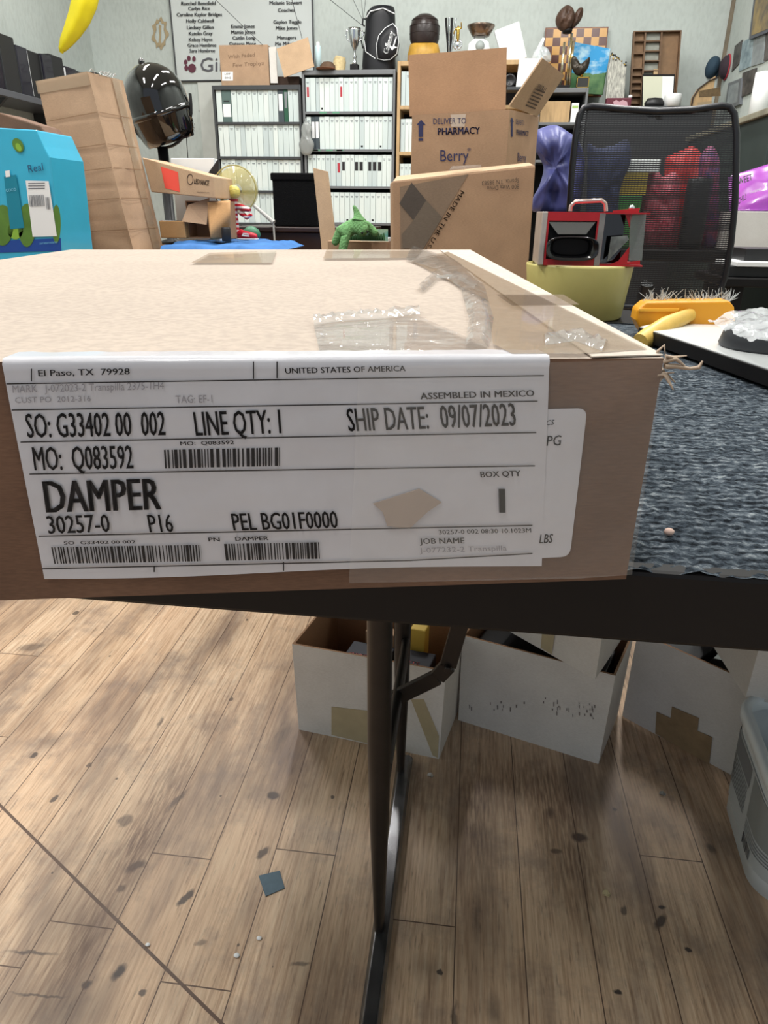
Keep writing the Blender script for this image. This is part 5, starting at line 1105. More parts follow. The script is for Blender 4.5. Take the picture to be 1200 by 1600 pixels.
# ================================================================== bookcases along the back wall
YS = 5.5; YW = BY - .004
def zrow(x, y): return aY(x, y, YS).z
ORD = ['first', 'second', 'third', 'fourth', 'fifth', 'sixth', 'seventh', 'eighth', 'ninth', 'tenth', 'eleventh', 'twelfth', 'thirteenth', 'fourteenth', 'fifteenth', 'sixteenth', 'seventeenth', 'eighteenth', 'nineteenth', 'twentieth']
SPW = mat('white_spine', (206, 216, 214), .4); SPG = mat('grey_green_spine', (84, 104, 100), .45); SPD = mat('dark_green_spine', (34, 84, 62), .45); SPK = mat('slate_spine', (62, 72, 78), .45)
t = NT(SPW); rnd_ = t.n('ShaderNodeObjectInfo').outputs['Random']; t.link(t.ramp(rnd_, [(0.0, lin((184, 196, 196))), (0.5, lin((206, 217, 214))), (1.0, lin((212, 220, 216)))]), 'Base Color')
TXT = mat('grey_label', (120, 126, 130), .6)
def make_case(name, m, marks, label):
    """video case, unit width, standing with its spine towards -Y; width is set by the copy's scale"""
    r = thing(name, label, 'video case', (0, 0, 0)); h, d, wv = .205, .125, .0305
    b = B(); b.box((-wv / 2 + .0006, .002, 0), (wv / 2 - .0006, d, h)); b.box((-wv / 2 + .0014, -.0004, .001), (wv / 2 - .0014, .004, h - .001)); b.build('case', m, r, local=True)
    if marks:
        b = B()
        for x0, x1, z0, z1, mi in marks: b.box((x0 * wv, -.0010, z0 * h), (x1 * wv, -.0003, z1 * h), mi)
        b.build('spine_label', [TXT, REDB, PAPERW, INK], r, local=True)
    return r
small = [(-.25, .25, .86, .885, 0), (-.18, .18, .83, .845, 0)]
PRO = {'w': ('video_case', SPW, small, 'white'), 'p': ('video_case', SPW, None, 'plain white'),
       'r': ('video_case', SPW, [(-.22, .22, .44, .74, 1)] + small, 'red-marked white'), 'b': ('video_case', SPW, [(-.34, .34, .50, .78, 3)], 'black-labelled white'),
       'f': ('video_case', SPW, [(-.2, .2, .06, .12, 3)] + small, 'white foot-marked'), 'g': ('video_case', SPG, [(-.40, .40, .16, .55, 2), (-.3, .3, .62, .66, 3)], 'grey-green'), 'd': ('video_case', SPD, [(-.30, .30, .42, .90, 0)], 'dark green'), 'k': ('video_case', SPK, [(-.34, .34, .34, .84, 2)], 'slate grey')}
proto = {}
def row(x0, x1, z, codes, where, seed, group, lean=None):
    rn = random.Random(seed); ws = [rn.uniform(.82, 1.2) * (1.8 if c == 'g' else 1) for c in codes]; k = (x1 - x0) / sum(ws); x = x0; cnt = {}
    for i, (c, wv) in enumerate(zip(codes, ws)):
        nm, m, mk, ad = PRO[c]; wd = wv * k; loc = Vector((x + wd / 2, YS + .012 + rn.uniform(0, .008), z)); x += wd
        lb = '%s video case, %s from the left on %s' % (ad, ORD[i], where)
        if c not in proto: proto[c] = make_case(nm, m, mk, lb); o = proto[c]; o.location = loc; o.scale = (wd / .0305, 1, 1)
        else: o = dup(proto[c], lb, loc, (wd / .0305, 1, 1))
        o['group'] = group
        if lean and i in lean: o.rotation_euler = (0, lean[i], 0); 
        else: o.rotation_euler = (0, 0, 0)
def bookcase(name, label, x0, x1, ztop, shelves, m, dep=.30, th=.016, side=.016):
    t = thing(name, label, 'bookcase', ((x0 + x1) / 2, YS + dep / 2, 0))
    for x in (x0, x1 - side): B().box((x, YS, 0), (x + side, YS + dep, ztop)).build('side_panel', m, t, bevel=.002)
    B().box((x0 + side, YS, ztop - .028), (x1 - side, YS + dep, ztop)).build('top_panel', m, t, bevel=.002)
    B().box((x0 + side, YS + dep - .008, 0.05), (x1 - side, YS + dep, ztop - .028)).build('back_panel', BLACK, t)
    for z in shelves: B().box((x0 + side, YS, z - th), (x1 - side, YS + dep - .008, z)).build('shelf', m, t, bevel=.001)
    return t
# left
lx0_, lx1_ = aY(331, 140, YS).x, aY(470, 140, YS).x - .002; zl_ = aY(400, 133, YS).z
shL = [zrow(400, y) for y in (190.5, 244.5, 297.5)]; stp = (shL[0] - shL[2]) / 2; shL += [shL[2] - stp * k for k in (1, 2, 3)]
bookcase('bookcase', 'dark grey metal bookcase of white video cases, lower and left of the pair', lx0_, lx1_, zl_, shL, DGREY)
LC = ['pgwwwwwwwwwkdww', 'wpwwpwwpwwwwwww', 'wwwwpwwwwpwwwww', 'wwwpwwwwwpwwww']
for i, c in enumerate(LC): row(lx0_ + .020, lx1_ - .020, shL[i] + .0004, c, 'the %s shelf of the left bookcase' % ORD[i], 20 + i, 'white video cases in the left bookcase')
# right
rx0_, rx1_ = aY(471.5, 120, YS).x, aY(618, 120, YS).x; zr_ = aY(545, 109, YS).z
shR = [zrow(545, y) for y in (174, 233, 291, 348)]; stp = (shR[0] - shR[3]) / 3; shR += [shR[3] - stp * k for k in (1, 2)]
bookcase('bookcase', 'taller grey metal bookcase of white video cases, right of the pair', rx0_, rx1_, zr_, shR, GREY)
RC = ['rpwfwwwrwwwpwwwwww', 'wkkwwwwwwwwfwwwfww', 'wwwwwwrbwwbbwbbbww', 'wwwwwwwfwwwwfwww', 'wwwwwwwwwwwwww']
for i, c in enumerate(RC[:4]): row(rx0_ + .020, rx1_ - .020, shR[i] + .0004, c, 'the %s shelf of the right bookcase' % ORD[i], 40 + i, 'white video cases in the right bookcase')
b = B(); rn = random.Random(3); 
for i, z in ((0, shR[0]), (1, shR[1])):
    for k in range(5 if i else 2): x = rx0_ + .05 + (rn.random() * .3); b.box((x, YS - .001, z - .012), (x + .05, YS - .0002, z - .003))
b.build('shelf_tape', mat('green_tape', (92, 150, 118), .6), bpy.data.objects['bookcase.001'])
# light wooden one
wx0, wx1 = aY(620, 120, YS).x + .004, aY(838, 120, YS).x; zw_ = aY(640, 95, YS).z; shW = [zrow(632, y) for y in (165, 237, 305)]
bookcase('bookcase', 'light wooden bookcase half hidden by the tall pharmacy box', wx0, wx1, zw_, shW, WOODL, th=.022, side=.022)
row(wx0 + .026, wx0 + .33, shW[0] + .0004, 'pwwwwwwwww', 'the first shelf of the wooden bookcase', 61, 'white video cases in the wooden bookcase')
row(wx0 + .026, wx0 + .33, shW[1] + .0004, 'wwwwwwwwww', 'the second shelf of the wooden bookcase', 62, 'white video cases in the wooden bookcase')
row(wx0 + .026, wx0 + .33, shW[2] + .0004, 'wwfwwwwwww', 'the third shelf of the wooden bookcase', 63, 'white video cases in the wooden bookcase')
# grey one on the right with odd contents
gx0, gx1 = aY(842, 150, YS).x, aY(919, 150, YS).x; zg_ = aY(890, 137, YS).z; shG = [zrow(880, y) for y in (191, 250, 310)]
bookcase('bookcase', 'grey metal bookcase with a dark inside, behind the left of the chair', gx0, gx1, zg_, shG, GREY)
p0, p1 = aY(840, 160, YS + .02), aY(892, 158, YS + .02)
tag(B().box((gx0 + .02, YS + .02, shG[0] + .0005), (p1.x, YS + .2, p1.z)).build('storage_box', WOODL, bevel=.003), 'tan box on the top shelf of the grey bookcase', 'box')
p0, p1 = aY(894, 161, YS + .02), aY(905, 161, YS + .02); r_ = thing('book', 'white book with a green stripe on the grey bookcase', 'book', (p0.x + .02, YS + .1, shG[0] + .0005))
B().box((p0.x, YS + .02, shG[0] + .0005), (p1.x, YS + .18, p0.z)).build('cover', PAPERW, r_, bevel=.001); B().box((p0.x + .004, YS + .0185, p0.z - .03), (p1.x - .004, YS + .0198, p0.z - .015)).build('spine_label', mat('lime', (160, 190, 110), .5), r_)
p = aY(889, 153, YS + .03); tag(B().lathe([(0, -.004), (.016, -.004), (.016, .004), (0, .004)], (p.x, YS + .012, zg_ - .05), 16, axis='Y').build('magnet', mat('pale_teal', (120, 170, 180), .5)), 'small pale round magnet under the top of the grey bookcase', 'magnet') if False else None
for k, (y_, h, m, l_) in enumerate(((0, .012, PAPERW, 'lowest white magazine in the small stack in the grey bookcase'), (.0125, .010, mat('grey_cover', (150, 156, 158), .5), 'grey magazine in the middle of the stack in the grey bookcase'), (.023, .010, PAPERW, 'topmost white magazine of the stack in the grey bookcase'))):
    tag(B().box((gx0 + .09 + .01 * k, YS + .01, shG[1] + .0005 + y_), (gx1 - .03, YS + .22, shG[1] + .0005 + y_ + h)).build('magazine', m), l_, 'magazine', 'magazines in the grey bookcase')
# low dark cabinet further right
cx0_, cx1_ = gx1 + .01, aY(1118, 150, YS).x; zc_ = aY(1010, 166, YS).z
lc = thing('low_cabinet', 'dark grey cabinet under the wooden tray, behind the chair', 'cabinet', ((cx0_ + cx1_) / 2, YS + .2, 0))
B().box((cx0_, YS, 0), (cx1_, YS + .40, zc_ - .02)).build('body', DGREY, lc, bevel=.003); B().box((cx0_, YS - .01, zc_ - .02), (cx1_, YS + .41, zc_)).build('top', DGREY, lc, bevel=.003)
b = B(); b.box((cx0_ + .02, YS - .006, .08), ((cx0_ + cx1_) / 2 - .004, YS - .0005, zc_ - .05)); b.build('door', DGREY, lc, bevel=.002); b = B(); b.box(((cx0_ + cx1_) / 2 + .004, YS - .006, .08), (cx1_ - .02, YS - .0005, zc_ - .05)); b.build('door', DGREY, lc, bevel=.002)

# ------------------------------------------------------------------ things on top of the bookcases
def YT(Y): return lambda x, y: aY(x, y, Y)
# carton with a handwritten note, its white flap and the slanted flap
Y1 = YS + .03; a0, a1 = aY(346, 131, Y1), aY(421, 129, Y1); zt = aY(380, 70, Y1).z
nc = thing('cardboard_box', 'open cardboard box with faint handwriting on top of the left bookcase', 'box', ((a0.x + a1.x) / 2, Y1 + .12, zl_))
b = B(); b.box((a0.x, Y1, zl_), (a1.x, Y1 + .22, zt)); b.build('body', CB, nc, bevel=.003)
N = YT(Y1 - .0012); b = B(); ptext(b, 'With Faded', (356, 92), (398, 88), 0, -6, 0, -.01, N); ptext(b, 'Few Trophys', (364, 105), (412, 101), 0, -6, 0, -.01, N); b.build('handwriting', cardboard('pencil_brown', (132, 108, 88), .1), nc)
b = B(); poly(b, N, [(347, 112), (364, 112), (364, 126), (347, 126)]); b.build('white_label', PAPERW, nc); b = B(); ptext(b, 'LOT', (351, 117), (360, 117), 0, -3, 0, 0, YT(Y1 - .002)); ptext(b, '0042', (351, 123), (361, 123), 0, -3, 0, 0, YT(Y1 - .002)); b.build('label_print', INKG, nc)
b = B(); p = [aY(420, 74, Y1), aY(431, 73, Y1), aY(434, 130, Y1), aY(423, 130, Y1)]; p = [Vector((q.x, Y1 - .004, max(q.z, zl_ + .001))) for q in p]; b.prism(p[::-1], (0, .012, 0)); b.build('white_edge', WHITEB, nc)
f = [aY(432, 76, Y1 - .02), aY(481, 58, Y1 - .02), aY(491, 104, Y1 - .05), aY(444, 121, Y1 - .05)]
b = B(); b.slab(f[::-1], (0, .008, 0)); b.build('slanted_flap', CB2, nc)
b = B(); q = f[3]; b.box((a1.x + .03, Y1 + .03, zl_), (aY(466, 130, Y1).x, Y1 + .2, zl_ + .06)); b.build('dark_inside', mat('dark_card', (72, 54, 44), .8), nc)
def onR(x, Y): return Vector((aY(x, 100, Y).x, Y, zr_))
# spray can
p = onR(497.5, YS + .06); c_ = thing('spray_can', 'white and pale blue aerosol can on top of the taller bookcase', 'can', p)
b = B().lathe([(0, 0), (.022, 0), (.022, .14), (.018, .152), (.010, .155)], p, 24); b.build('body', mat('pale_can', (196, 220, 224), .3), c_); b = B().lathe([(.013, .150), (.013, .168), (.008, .176), (0, .176)], p, 20); b.build('cap', WHITE, c_)
# straw hat and cap
p = onR(528, YS + .10); h_ = thing('straw_hat', 'cream straw hat lying beside the silver trophy', 'hat', p)
b = B().lathe([(.085, .004), (.06, .012), (.046, .02), (.044, .07), (.034, .095), (0, .10)], p, 28, M=Matrix.Rotation(.2, 3, 'Y')); b.build('crown', mat('straw', (206, 186, 140), .8, var=.3, scale=60), h_)
p2 = onR(512, YS + .03); c_ = thing('cap', 'brown cap with a curved brim at the front edge of the taller bookcase', 'cap', p2)
b = B().lathe([(.05, .0), (.048, .03), (.03, .05), (0, .056)], p2, 24, sx=1.1); b.build('crown', mat('cap_brown', (96, 74, 56), .8, var=.3, scale=30), c_); b = B(); b.lathe([(.03, .002), (.075, .006), (.074, .010), (.03, .014)], p2 + Vector((-.01, -.02, 0)), 24, sx=.9); b.build('brim', mat('cap_rust', (122, 80, 56), .8), c_)
# silver cup trophy
p = onR(554, YS + .05); s_ = (aY(554, 44, p.y).z - zr_) / .30; tr0 = thing('silver_trophy', 'silver two-handled cup trophy beside the black golf bag', 'trophy', p)
S = lambda pr: [(r * s_, h * s_) for r, h in pr]
b = B().box((p.x - .034 * s_, p.y - .034 * s_, p.z), (p.x + .034 * s_, p.y + .034 * s_, p.z + .045 * s_)); b.build('base', BLACK, tr0, bevel=.003)
b = B().lathe(S([(0, .045), (.024, .047), (.016, .06), (.012, .09), (.018, .10), (.009, .12), (.012, .15), (.03, .18), (.044, .22), (.05, .28), (.053, .30), (.048, .30), (.04, .22), (0, .19)]), p, 28); b.build('cup', CHROME, tr0)
for sx in (-1, 1): B().tube([p + Vector((sx * x * s_, 0, z * s_)) for x, z in ((.04, .21), (.062, .225), (.070, .255), (.064, .285), (.05, .288))], .004, 8).build('handle', CHROME, tr0)
# golf bag
Yb2 = YS + .16; gp = aY(594, 100, Yb2); zt = aY(597, 11, Yb2).z; k = (zt - zr_); gb_ = thing('golf_bag', 'black mini golf bag with white piping standing on the taller bookcase', 'golf bag', (gp.x, Yb2, zr_))
GBM = mat('bag_black', (20, 21, 26), .5)
def ringz(cx, cy, z, rx, ry, n=32, tl=0): return [Vector((cx + rx * math.cos(2*math.pi*i/n), cy + ry * math.sin(2*math.pi*i/n), z + tl * math.cos(2*math.pi*i/n))) for i in range(n)]
xo = lambda x, y: aY(x, y, Yb2).x
b = B(); b.loft([ringz((xo(567, 100) + xo(617, 100)) / 2, Yb2, zr_, .112, .085), ringz((xo(566, 90) + xo(618, 90)) / 2, Yb2, zr_ + .12 * k, .118, .09), ringz((xo(566, 60) + xo(620, 60)) / 2, Yb2, zr_ + .42 * k, .112, .088), ringz((xo(570, 36) + xo(619, 36)) / 2, Yb2, zr_ + .70 * k, .104, .082), ringz((xo(571, 24) + xo(618, 24)) / 2, Yb2, zr_ + .84 * k, .102, .082), ringz((xo(574, 17) + xo(617, 17)) / 2, Yb2, zr_ + .93 * k, .096, .08), ringz((xo(580, 12) + xo(616, 12)) / 2, Yb2, zr_ + .99 * k, .078, .07), ringz((xo(584, 12) + xo(612, 12)) / 2, Yb2, zr_ + .97 * k, .060, .055)]); b.build('body', GBM, gb_)
b = B(); b.loft([ringz((xo(567, 100) + xo(617, 100)) / 2, Yb2, zr_ + .0, .122, .095), ringz((xo(567, 100) + xo(617, 100)) / 2, Yb2, zr_ + .06 * k, .124, .097)]); b.build('base_ring', PLAST, gb_)
Yp = Yb2 - .10; GP = lambda x, y: aY(x, y, Yp)
pk = [(590, 92), (588, 72), (592, 56), (602, 44), (614, 37), (620, 44), (623, 66), (620, 84), (610, 93), (600, 94)]
pv = [GP(*q) for q in pk]; cpk = sum(pv, Vector()) / len(pv); 
b = B(); b.loft([[q + Vector((0, .06, 0)) for q in pv], pv, [cpk + (q - cpk) * .93 + Vector((0, -.014, 0)) for q in pv], [cpk + (q - cpk) * .5 + Vector((0, -.020, 0)) for q in pv]][::1]); b.build('pocket', GBM, gb_)
b = B(); b.tube([q + Vector((0, -.002, 0)) for q in pv], .0035, 6, closed=True)
b.tube([GP(572, 26) + Vector((0, .02, 0)), GP(578, 17) + Vector((0, .012, 0)), GP(598, 11.5) + Vector((0, .02, 0)), GP(616, 20) + Vector((0, .025, 0))], .0035, 6)
b.tube([GP(568, 62) + Vector((0, .03, 0)), GP(571, 80) + Vector((0, .018, 0)), GP(586, 91) + Vector((0, .01, 0))], .003, 6); b.build('white_piping', WHITE, gb_)
b = B(); GT = lambda x, y: aY(x, y, Yp - .024); O = GT(606, 85); b.text('Callaway', O, GT(616, 50) - O, GT(598, 82) - O, 0, .03, .0004)
b.add([GT(*q) for q in ((606, 66), (613, 74), (619, 56), (620, 58), (616, 72), (621, 74), (615, 76), (613, 79), (609, 74), (604, 71), (609, 71))], [tuple(range(11))[::-1]]); b.build('white_lettering', WHITE, gb_)
b = B(); b.tube([GP(570, 27) + Vector((0, .05, 0)), GP(566, 27) + Vector((0, .04, 0)), GP(565, 36) + Vector((0, .04, 0)), GP(568, 38) + Vector((0, .05, 0))], .006, 8); b.tube([GP(568, 48) + Vector((0, .04, 0)), GP(563, 60) + Vector((0, .03, 0)), GP(566, 74) + Vector((0, .04, 0))], .005, 8); b.build('carry_strap', GBM, gb_)
# hanging wires
def wire(x0, y0, x1, y1, Y, lab_, r=.0022):
    a, c = aY(x1, y1, Y), aY(x0, y0, Y); t_ = (CEIL - a.z) / (c.z - a.z); e = a + (c - a) * t_
    m_ = (a + e) / 2; tag(B().tube([a, m_ + Vector((.004, 0, -.01)), e], r, 6).build('hanging_wire', mat('wire_grey', (66, 68, 70), .6)), lab_, 'wire', 'wires hanging from the ceiling')
wire(338, 0, 410, 70, YS + .02, 'thin grey wire slanting across the middle of the name board'); wire(456, 0, 472, 60, YS + .02, 'thin grey wire crossing the right column of the name board'); wire(517, 0, 565, 39, YS + .05, 'thin grey wire slanting down to the golf bag from the left')
wire(552, 0, 566, 30, YS + .06, 'leftmost of the three upright wires above the golf bag', .0018); wire(565, 0, 567, 28, YS + .07, 'middle of the three upright wires above the golf bag', .0018); wire(571, 0, 568, 28, YS + .08, 'rightmost of the three upright wires above the golf bag', .0018)
# dark leather helmet on a yellow ring (on the wooden bookcase)
def onW(x, Y): return Vector((aY(x, 90, Y).x, Y, zw_))
p = onW(658, YS + .10); hm = thing('leather_helmet', 'dark brown leather helmet resting on a yellow ring, above the wooden bookcase', 'helmet', p)
zt = aY(664, 23, p.y).z - zw_; hw_ = (aY(687, 50, p.y).x - aY(640, 50, p.y).x) / 2; xm = aY(663.5, 50, p.y).x; hb = aY(664, 70, p.y).z - zw_
LEA = mat('dark_leather', (44, 34, 32), .35, var=.3, scale=14, bump=.3, bscale=20)
b = B().lathe([(hw_ * .86, hb), (hw_ * .98, hb + .03), (hw_, hb + (zt - hb) * .55), (hw_ * .82, hb + (zt - hb) * .85), (hw_ * .4, zt), (0, zt + .003)], (xm, p.y, zw_), 32, sy=.95); b.build('shell', LEA, hm)
b = B(); 
for q in (.35, .6, .8): b.torus((xm, p.y, zw_ + hb + (zt - hb) * q), hw_ * (.985 if q < .7 else .86), .0022, 'Z', 32, sy=.95)
b.build('seam', LEA, hm)
b = B().lathe([(hw_ * 1.12, 0), (hw_ * 1.1, hb * .5), (hw_ * .95, hb), (hw_ * .8, hb), (hw_ * .7, 0)], (xm, p.y, zw_), 32, sy=.8); b.build('yellow_ring', mat('mustard', (190, 146, 56), .5, var=.3, scale=18), hm)
# striped column trophy, figure trophy, scale
p = onW(702, YS + .09); tt = thing('column_trophy', 'tall silver and dark fluted column trophy behind the box flap', 'trophy', p); zt = aY(702, 28, p.y).z - zw_
b = B().box((p.x - .03, p.y - .03, zw_), (p.x + .03, p.y + .03, zw_ + .03)); b.build('base', BLACK, tt, bevel=.002)
for k_, (dx0, dx1, m) in enumerate(((-.006, -.022, BLACK), (-.002, -.008, CHROME), (.002, .006, BLACK), (.006, .022, CHROME))): B().tube([p + Vector((dx0, 0, .03)), p + Vector((dx1 * 1.5, 0, zt))], [.006, .008], 8).build('rod', m, tt)
p = onW(714, YS + .06); tt = thing('figure_trophy', 'gold figure trophy with a wreath, between column trophy and scale', 'trophy', p); zt = aY(715, 40, p.y).z - zw_
b = B().lathe([(0, 0), (.03, 0), (.03, .03), (.012, .04), (.012, .06), (0, .06)], p, 20); b.build('base', WHITE, tt)
b = B(); b.torus(p + Vector((0, 0, .10)), .026, .006, 'Y', 24); b.sphere(p + Vector((0, 0, .10)), (.014, .006, .018)); b.build('wreath', CHROME, tt)
blob('figure', GOLD, tt, [[(tuple(p + Vector((0, 0, .115))), .010), (tuple(p + Vector((0, 0, .16))), .013), (tuple(p + Vector((0, 0, .20))), .012), (tuple(p + Vector((.0, 0, zt - .02))), .009), (tuple(p + Vector((0, 0, zt))), .009)], [(tuple(p + Vector((0, 0, .20))), .012), (tuple(p + Vector((-.022, 0, .185))), .005), (tuple(p + Vector((-.03, 0, .16))), .004)], [(tuple(p + Vector((0, 0, .20))), .012), (tuple(p + Vector((.022, 0, .19))), .005), (tuple(p + Vector((.018, -.01, .225))), .004)]], 1)
p = onW(749, YS + .14); tt = thing('kitchen_scale', 'white kitchen scale with a wide brown metal bowl', 'scale', p); kz_ = lambda y: aY(749, y, p.y).z - zw_; kx_ = lambda x: aY(x, 60, p.y).x - p.x
b = B().prism([p + Vector((kx_(730), -.05, 0)), p + Vector((kx_(770), -.05, 0)), p + Vector((kx_(764), -.05, kz_(68))), p + Vector((kx_(755), -.05, kz_(63))), p + Vector((kx_(741), -.05, kz_(63))), p + Vector((kx_(733), -.05, kz_(70)))], (0, .11, 0)); b.build('body', WHITE, tt, bevel=.006)
b = B().lathe([(0, -.002), (.03, -.002), (.03, .004), (0, .004)], p + Vector((0, -.053, kz_(74))), 28, axis='Y'); b.build('dial', mat('dial_grey', (150, 158, 156), .4), tt)
b = B(); 
for sx in (kx_(741), kx_(757)): b.tube([p + Vector((sx, 0, kz_(66))), p + Vector((sx, 0, kz_(56)))], .005, 8)
b.build('posts', CHROME, tt)
rw = (kx_(771) - kx_(728)) / 2
b = B().lathe([(0, kz_(57)), (rw * .62, kz_(57)), (rw * .8, kz_(50)), (rw, kz_(42)), (rw * 1.0, kz_(40)), (rw * .96, kz_(40)), (rw * .7, kz_(51)), (0, kz_(53))], p, 36); b.build('bowl', mat('bronze_bowl', (128, 112, 100), .25, metal=.9), tt)
# white boxes
Yv = YS + .12; V = YT(Yv); pv = [V(*q) for q in ((787, 100), (822, 83), (811, 33), (772, 48))]
lowz = min(q.z for q in pv)
wb = thing('white_box', 'flat white square box tilted on its corner beside the scale', 'box', (sum(q.x for q in pv) / 4, Yv, zw_))
n0 = pv[0]; ex_ = [pv[0] + (pv[0] - pv[3]) * .12, pv[1] + (pv[1] - pv[2]) * .12, pv[2], pv[3]]
b = B(); b.prism(ex_, (0, .05, 0)); b.build('body', WHITE, wb, bevel=.003)
Yv = YS + .06; pv = [YT(Yv)(*q) for q in ((807, 140), (838, 140), (846, 96), (830, 90), (812, 92))]
tag(B().prism([Vector((q.x, q.y, max(q.z, zw_ + .001))) for q in pv], (0, .03, 0)).build('white_card', PAPERW, bevel=.002), 'white card standing behind the flap of the pharmacy box', 'card') if False else None
pv = [YT(Yv)(*q) for q in ((803, 138), (848, 136), (848, 92), (812, 90))]; zb_ = min(zw_, pv[0].z)
# lower than the wooden top: stands in front on a small ledge of the grey bookcase
wcx = aY(826, 120, YS - .08).x
sbx = thing('white_carton', 'white carton standing on the small shelf left of the grey bookcase', 'box', (wcx, YS - .06, 0))
pw = [aY(x, y, YS - .10) for x, y in ((806, 136), (842, 136), (842, 92), (812, 90))]
B().prism(pw, (0, .08, 0)).build('body', WHITE, sbx, bevel=.002)
zsh = pw[0].z
tag(B().box((pw[0].x - .06, YS - .12, zsh - .02), (pw[1].x + .02, YS - .004, zsh - .0005)).build('wall_shelf', DGREY, bevel=.002), 'short dark ledge fixed to the wooden bookcase, under the white carton', 'shelf')
sbx.location.z = zsh
for c_ in sbx.children: 
    for v in c_.data.vertices: v.co.z -= zsh
p = aY(797, 122, YS - .11); tag(B().lathe([(0, -.02), (.036, -.02), (.040, -.01), (.036, 0), (.028, .0), (.022, -.008), (0, -.010)], (p.x + .0, YS - .09, zsh + .0405), 28, axis='Y').build('round_speaker', PLAST), 'small round black speaker beside the white carton', 'speaker')
# crumpled clear plastic with a paper
def onG(x, Y): return Vector((aY(x, 120, Y).x, Y, zg_))
cloth_heap('plastic_wrap', 'crumpled clear plastic wrap beside the chessboard', 'plastic wrap', [(832, 100), (834, 80), (846, 70), (858, 75), (862, 92), (850, 104)], YS + .05, .09, mat('clear_film2', (222, 230, 232), .12, alpha=.5, coat=.8), zw_, 3.3, .015, 20)
pv = [aY(x, y, YS + .14) for x, y in ((830, 92), (836, 94), (852, 60), (848, 58))]; tag(B().prism(pv, (0, .02, 0)).build('white_sheet', PAPERW), 'narrow white sheet standing up from the clear plastic wrap', 'paper')
# chessboard leaning on the wall
CHK = bpy.data.materials.new('chess_squares'); CHK.use_nodes = True; t = NT(CHK); co = t.n('ShaderNodeTexCoord').outputs['Object']
sq_ = (aY(952, 60, YW).x - aY(853, 60, YW).x) / 8.3
ck = t.n('ShaderNodeTexChecker', ins={'Vector': t.n('ShaderNodeMapping', ins={0: co, 1: (.0, .313, .0)}).outputs[0], 'Scale': 1 / sq_, 1: lin((198, 148, 76)), 2: lin((84, 44, 32))}).outputs[0]; t.link(ck, 'Base Color'); t.b.inputs['Roughness'].default_value = .3
c0 = aY(853, 41, YW - .06); c1 = aY(952, 41, YW - .06); side = (c1.x - c0.x); ztb = c0.z; Hh = side
cbd = thing('chessboard', 'wooden chessboard propped against the back wall behind the trophies', 'game board', ((c0.x + c1.x) / 2, YW - .03, ztb - Hh))
fr_ = side * .018
b = B(); b.box((-side / 2, 0, 0), (side / 2, .016, Hh)); o = b.build('frame', mat('board_edge', (108, 62, 40), .35), cbd, local=True, bevel=.002)
b = B(); b.box((-side / 2 + fr_, -.002, fr_), (side / 2 - fr_, .0, Hh - fr_)); b.build('squares', CHK, cbd, local=True); cbd.rotation_euler = (-.10, 0, 0); cbd.location.y = YW - .075
zsup = ztb - Hh
# trophy columns with a baseball glove
p = onG(881, YS + .06); zt = aY(886, 48, p.y).z - zg_; gt = thing('glove_trophy', 'triple-column gold and silver trophy topped by a brown baseball glove', 'trophy', p)
B().box((p.x - .075, p.y - .03, zg_), (p.x + .045, p.y + .03, zg_ + .02)).build('base', BLACK, gt, bevel=.002)
HOLO = mat('holo_column', (206, 204, 190), .2, metal=.8, var=.4, scale=40, col2=(190, 160, 90))
for x_, y_ in ((876, 66), (886, 52), (890, 64)): q = aY(x_, 128, p.y); B().lathe([(0, 0), (.0085, 0), (.0085, aY(x_, y_, p.y).z - zg_ - .02), (0, aY(x_, y_, p.y).z - zg_ - .02)], (q.x, p.y, zg_ + .02), 14).build('column', HOLO, gt)
LEB = mat('glove_leather', (82, 58, 44), .5, var=.4, scale=20, bump=.4, bscale=30)
q = lambda x, y, o=0: tuple(aY(x, y, p.y + o))
cloth_heap('palm', '', '', [(869, 30), (874, 16), (886, 5), (896, 9), (900, 22), (896, 36), (887, 47), (874, 43)], p.y - .05, .10, LEB, zg_, 2.7, .02, 14, parent=gt)
cloth_heap('finger_flap', '', '', [(893, 44), (896, 26), (905, 11), (912, 11), (911, 24), (904, 36)], p.y - .02, .06, LEB, zg_, 6.1, .012, 14, parent=gt)
B().lathe([(0, 0), (.03, 0), (.034, .02), (.02, .03), (0, .03)], aY(886, 52, p.y), 20).build('glove_mount', BLACK, gt)
# eagle trophy
p = onG(906, YS + .04); et = thing('eagle_trophy', 'small bronze eagle trophy with a black name plate on the grey bookcase', 'trophy', p)
pw_, ph_ = (aY(920, 125, p.y).x - aY(901, 125, p.y).x) / 2, aY(906, 121, p.y).z - zg_; xm = aY(910.5, 125, p.y).x
B().box((xm - pw_, p.y - .02, zg_), (xm + pw_, p.y + .02, zg_ + ph_)).build('base', BLACK, et, bevel=.002)
b = B(); b.box((xm - pw_ + .005, p.y - .022, zg_ + .006), (xm + pw_ - .005, p.y - .0202, zg_ + ph_ - .006)); b.build('plate', mat('plate_dark', (48, 48, 46), .3), et); b = B()
for lo, hi in (((-pw_, 0), (pw_, .006)), ((-pw_, ph_ - .006), (pw_, ph_)), ((-pw_, 0), (-pw_ + .005, ph_)), ((pw_ - .005, 0), (pw_, ph_))): b.box((xm + lo[0], p.y - .0235, zg_ + lo[1]), (xm + hi[0], p.y - .0201, zg_ + hi[1]))
b.build('plate_border', GOLD, et)
B().lathe([(0, 0), (.012, 0), (.008, .02), (.014, .03), (0, .034)], (xm - .01, p.y, zg_ + ph_), 16).build('gold_stem', GOLD, et)
BRZ = mat('bronze', (66, 60, 52), .4, metal=.5, var=.3, scale=30); q = lambda x, y, o=0: tuple(aY(x, y, p.y + o))
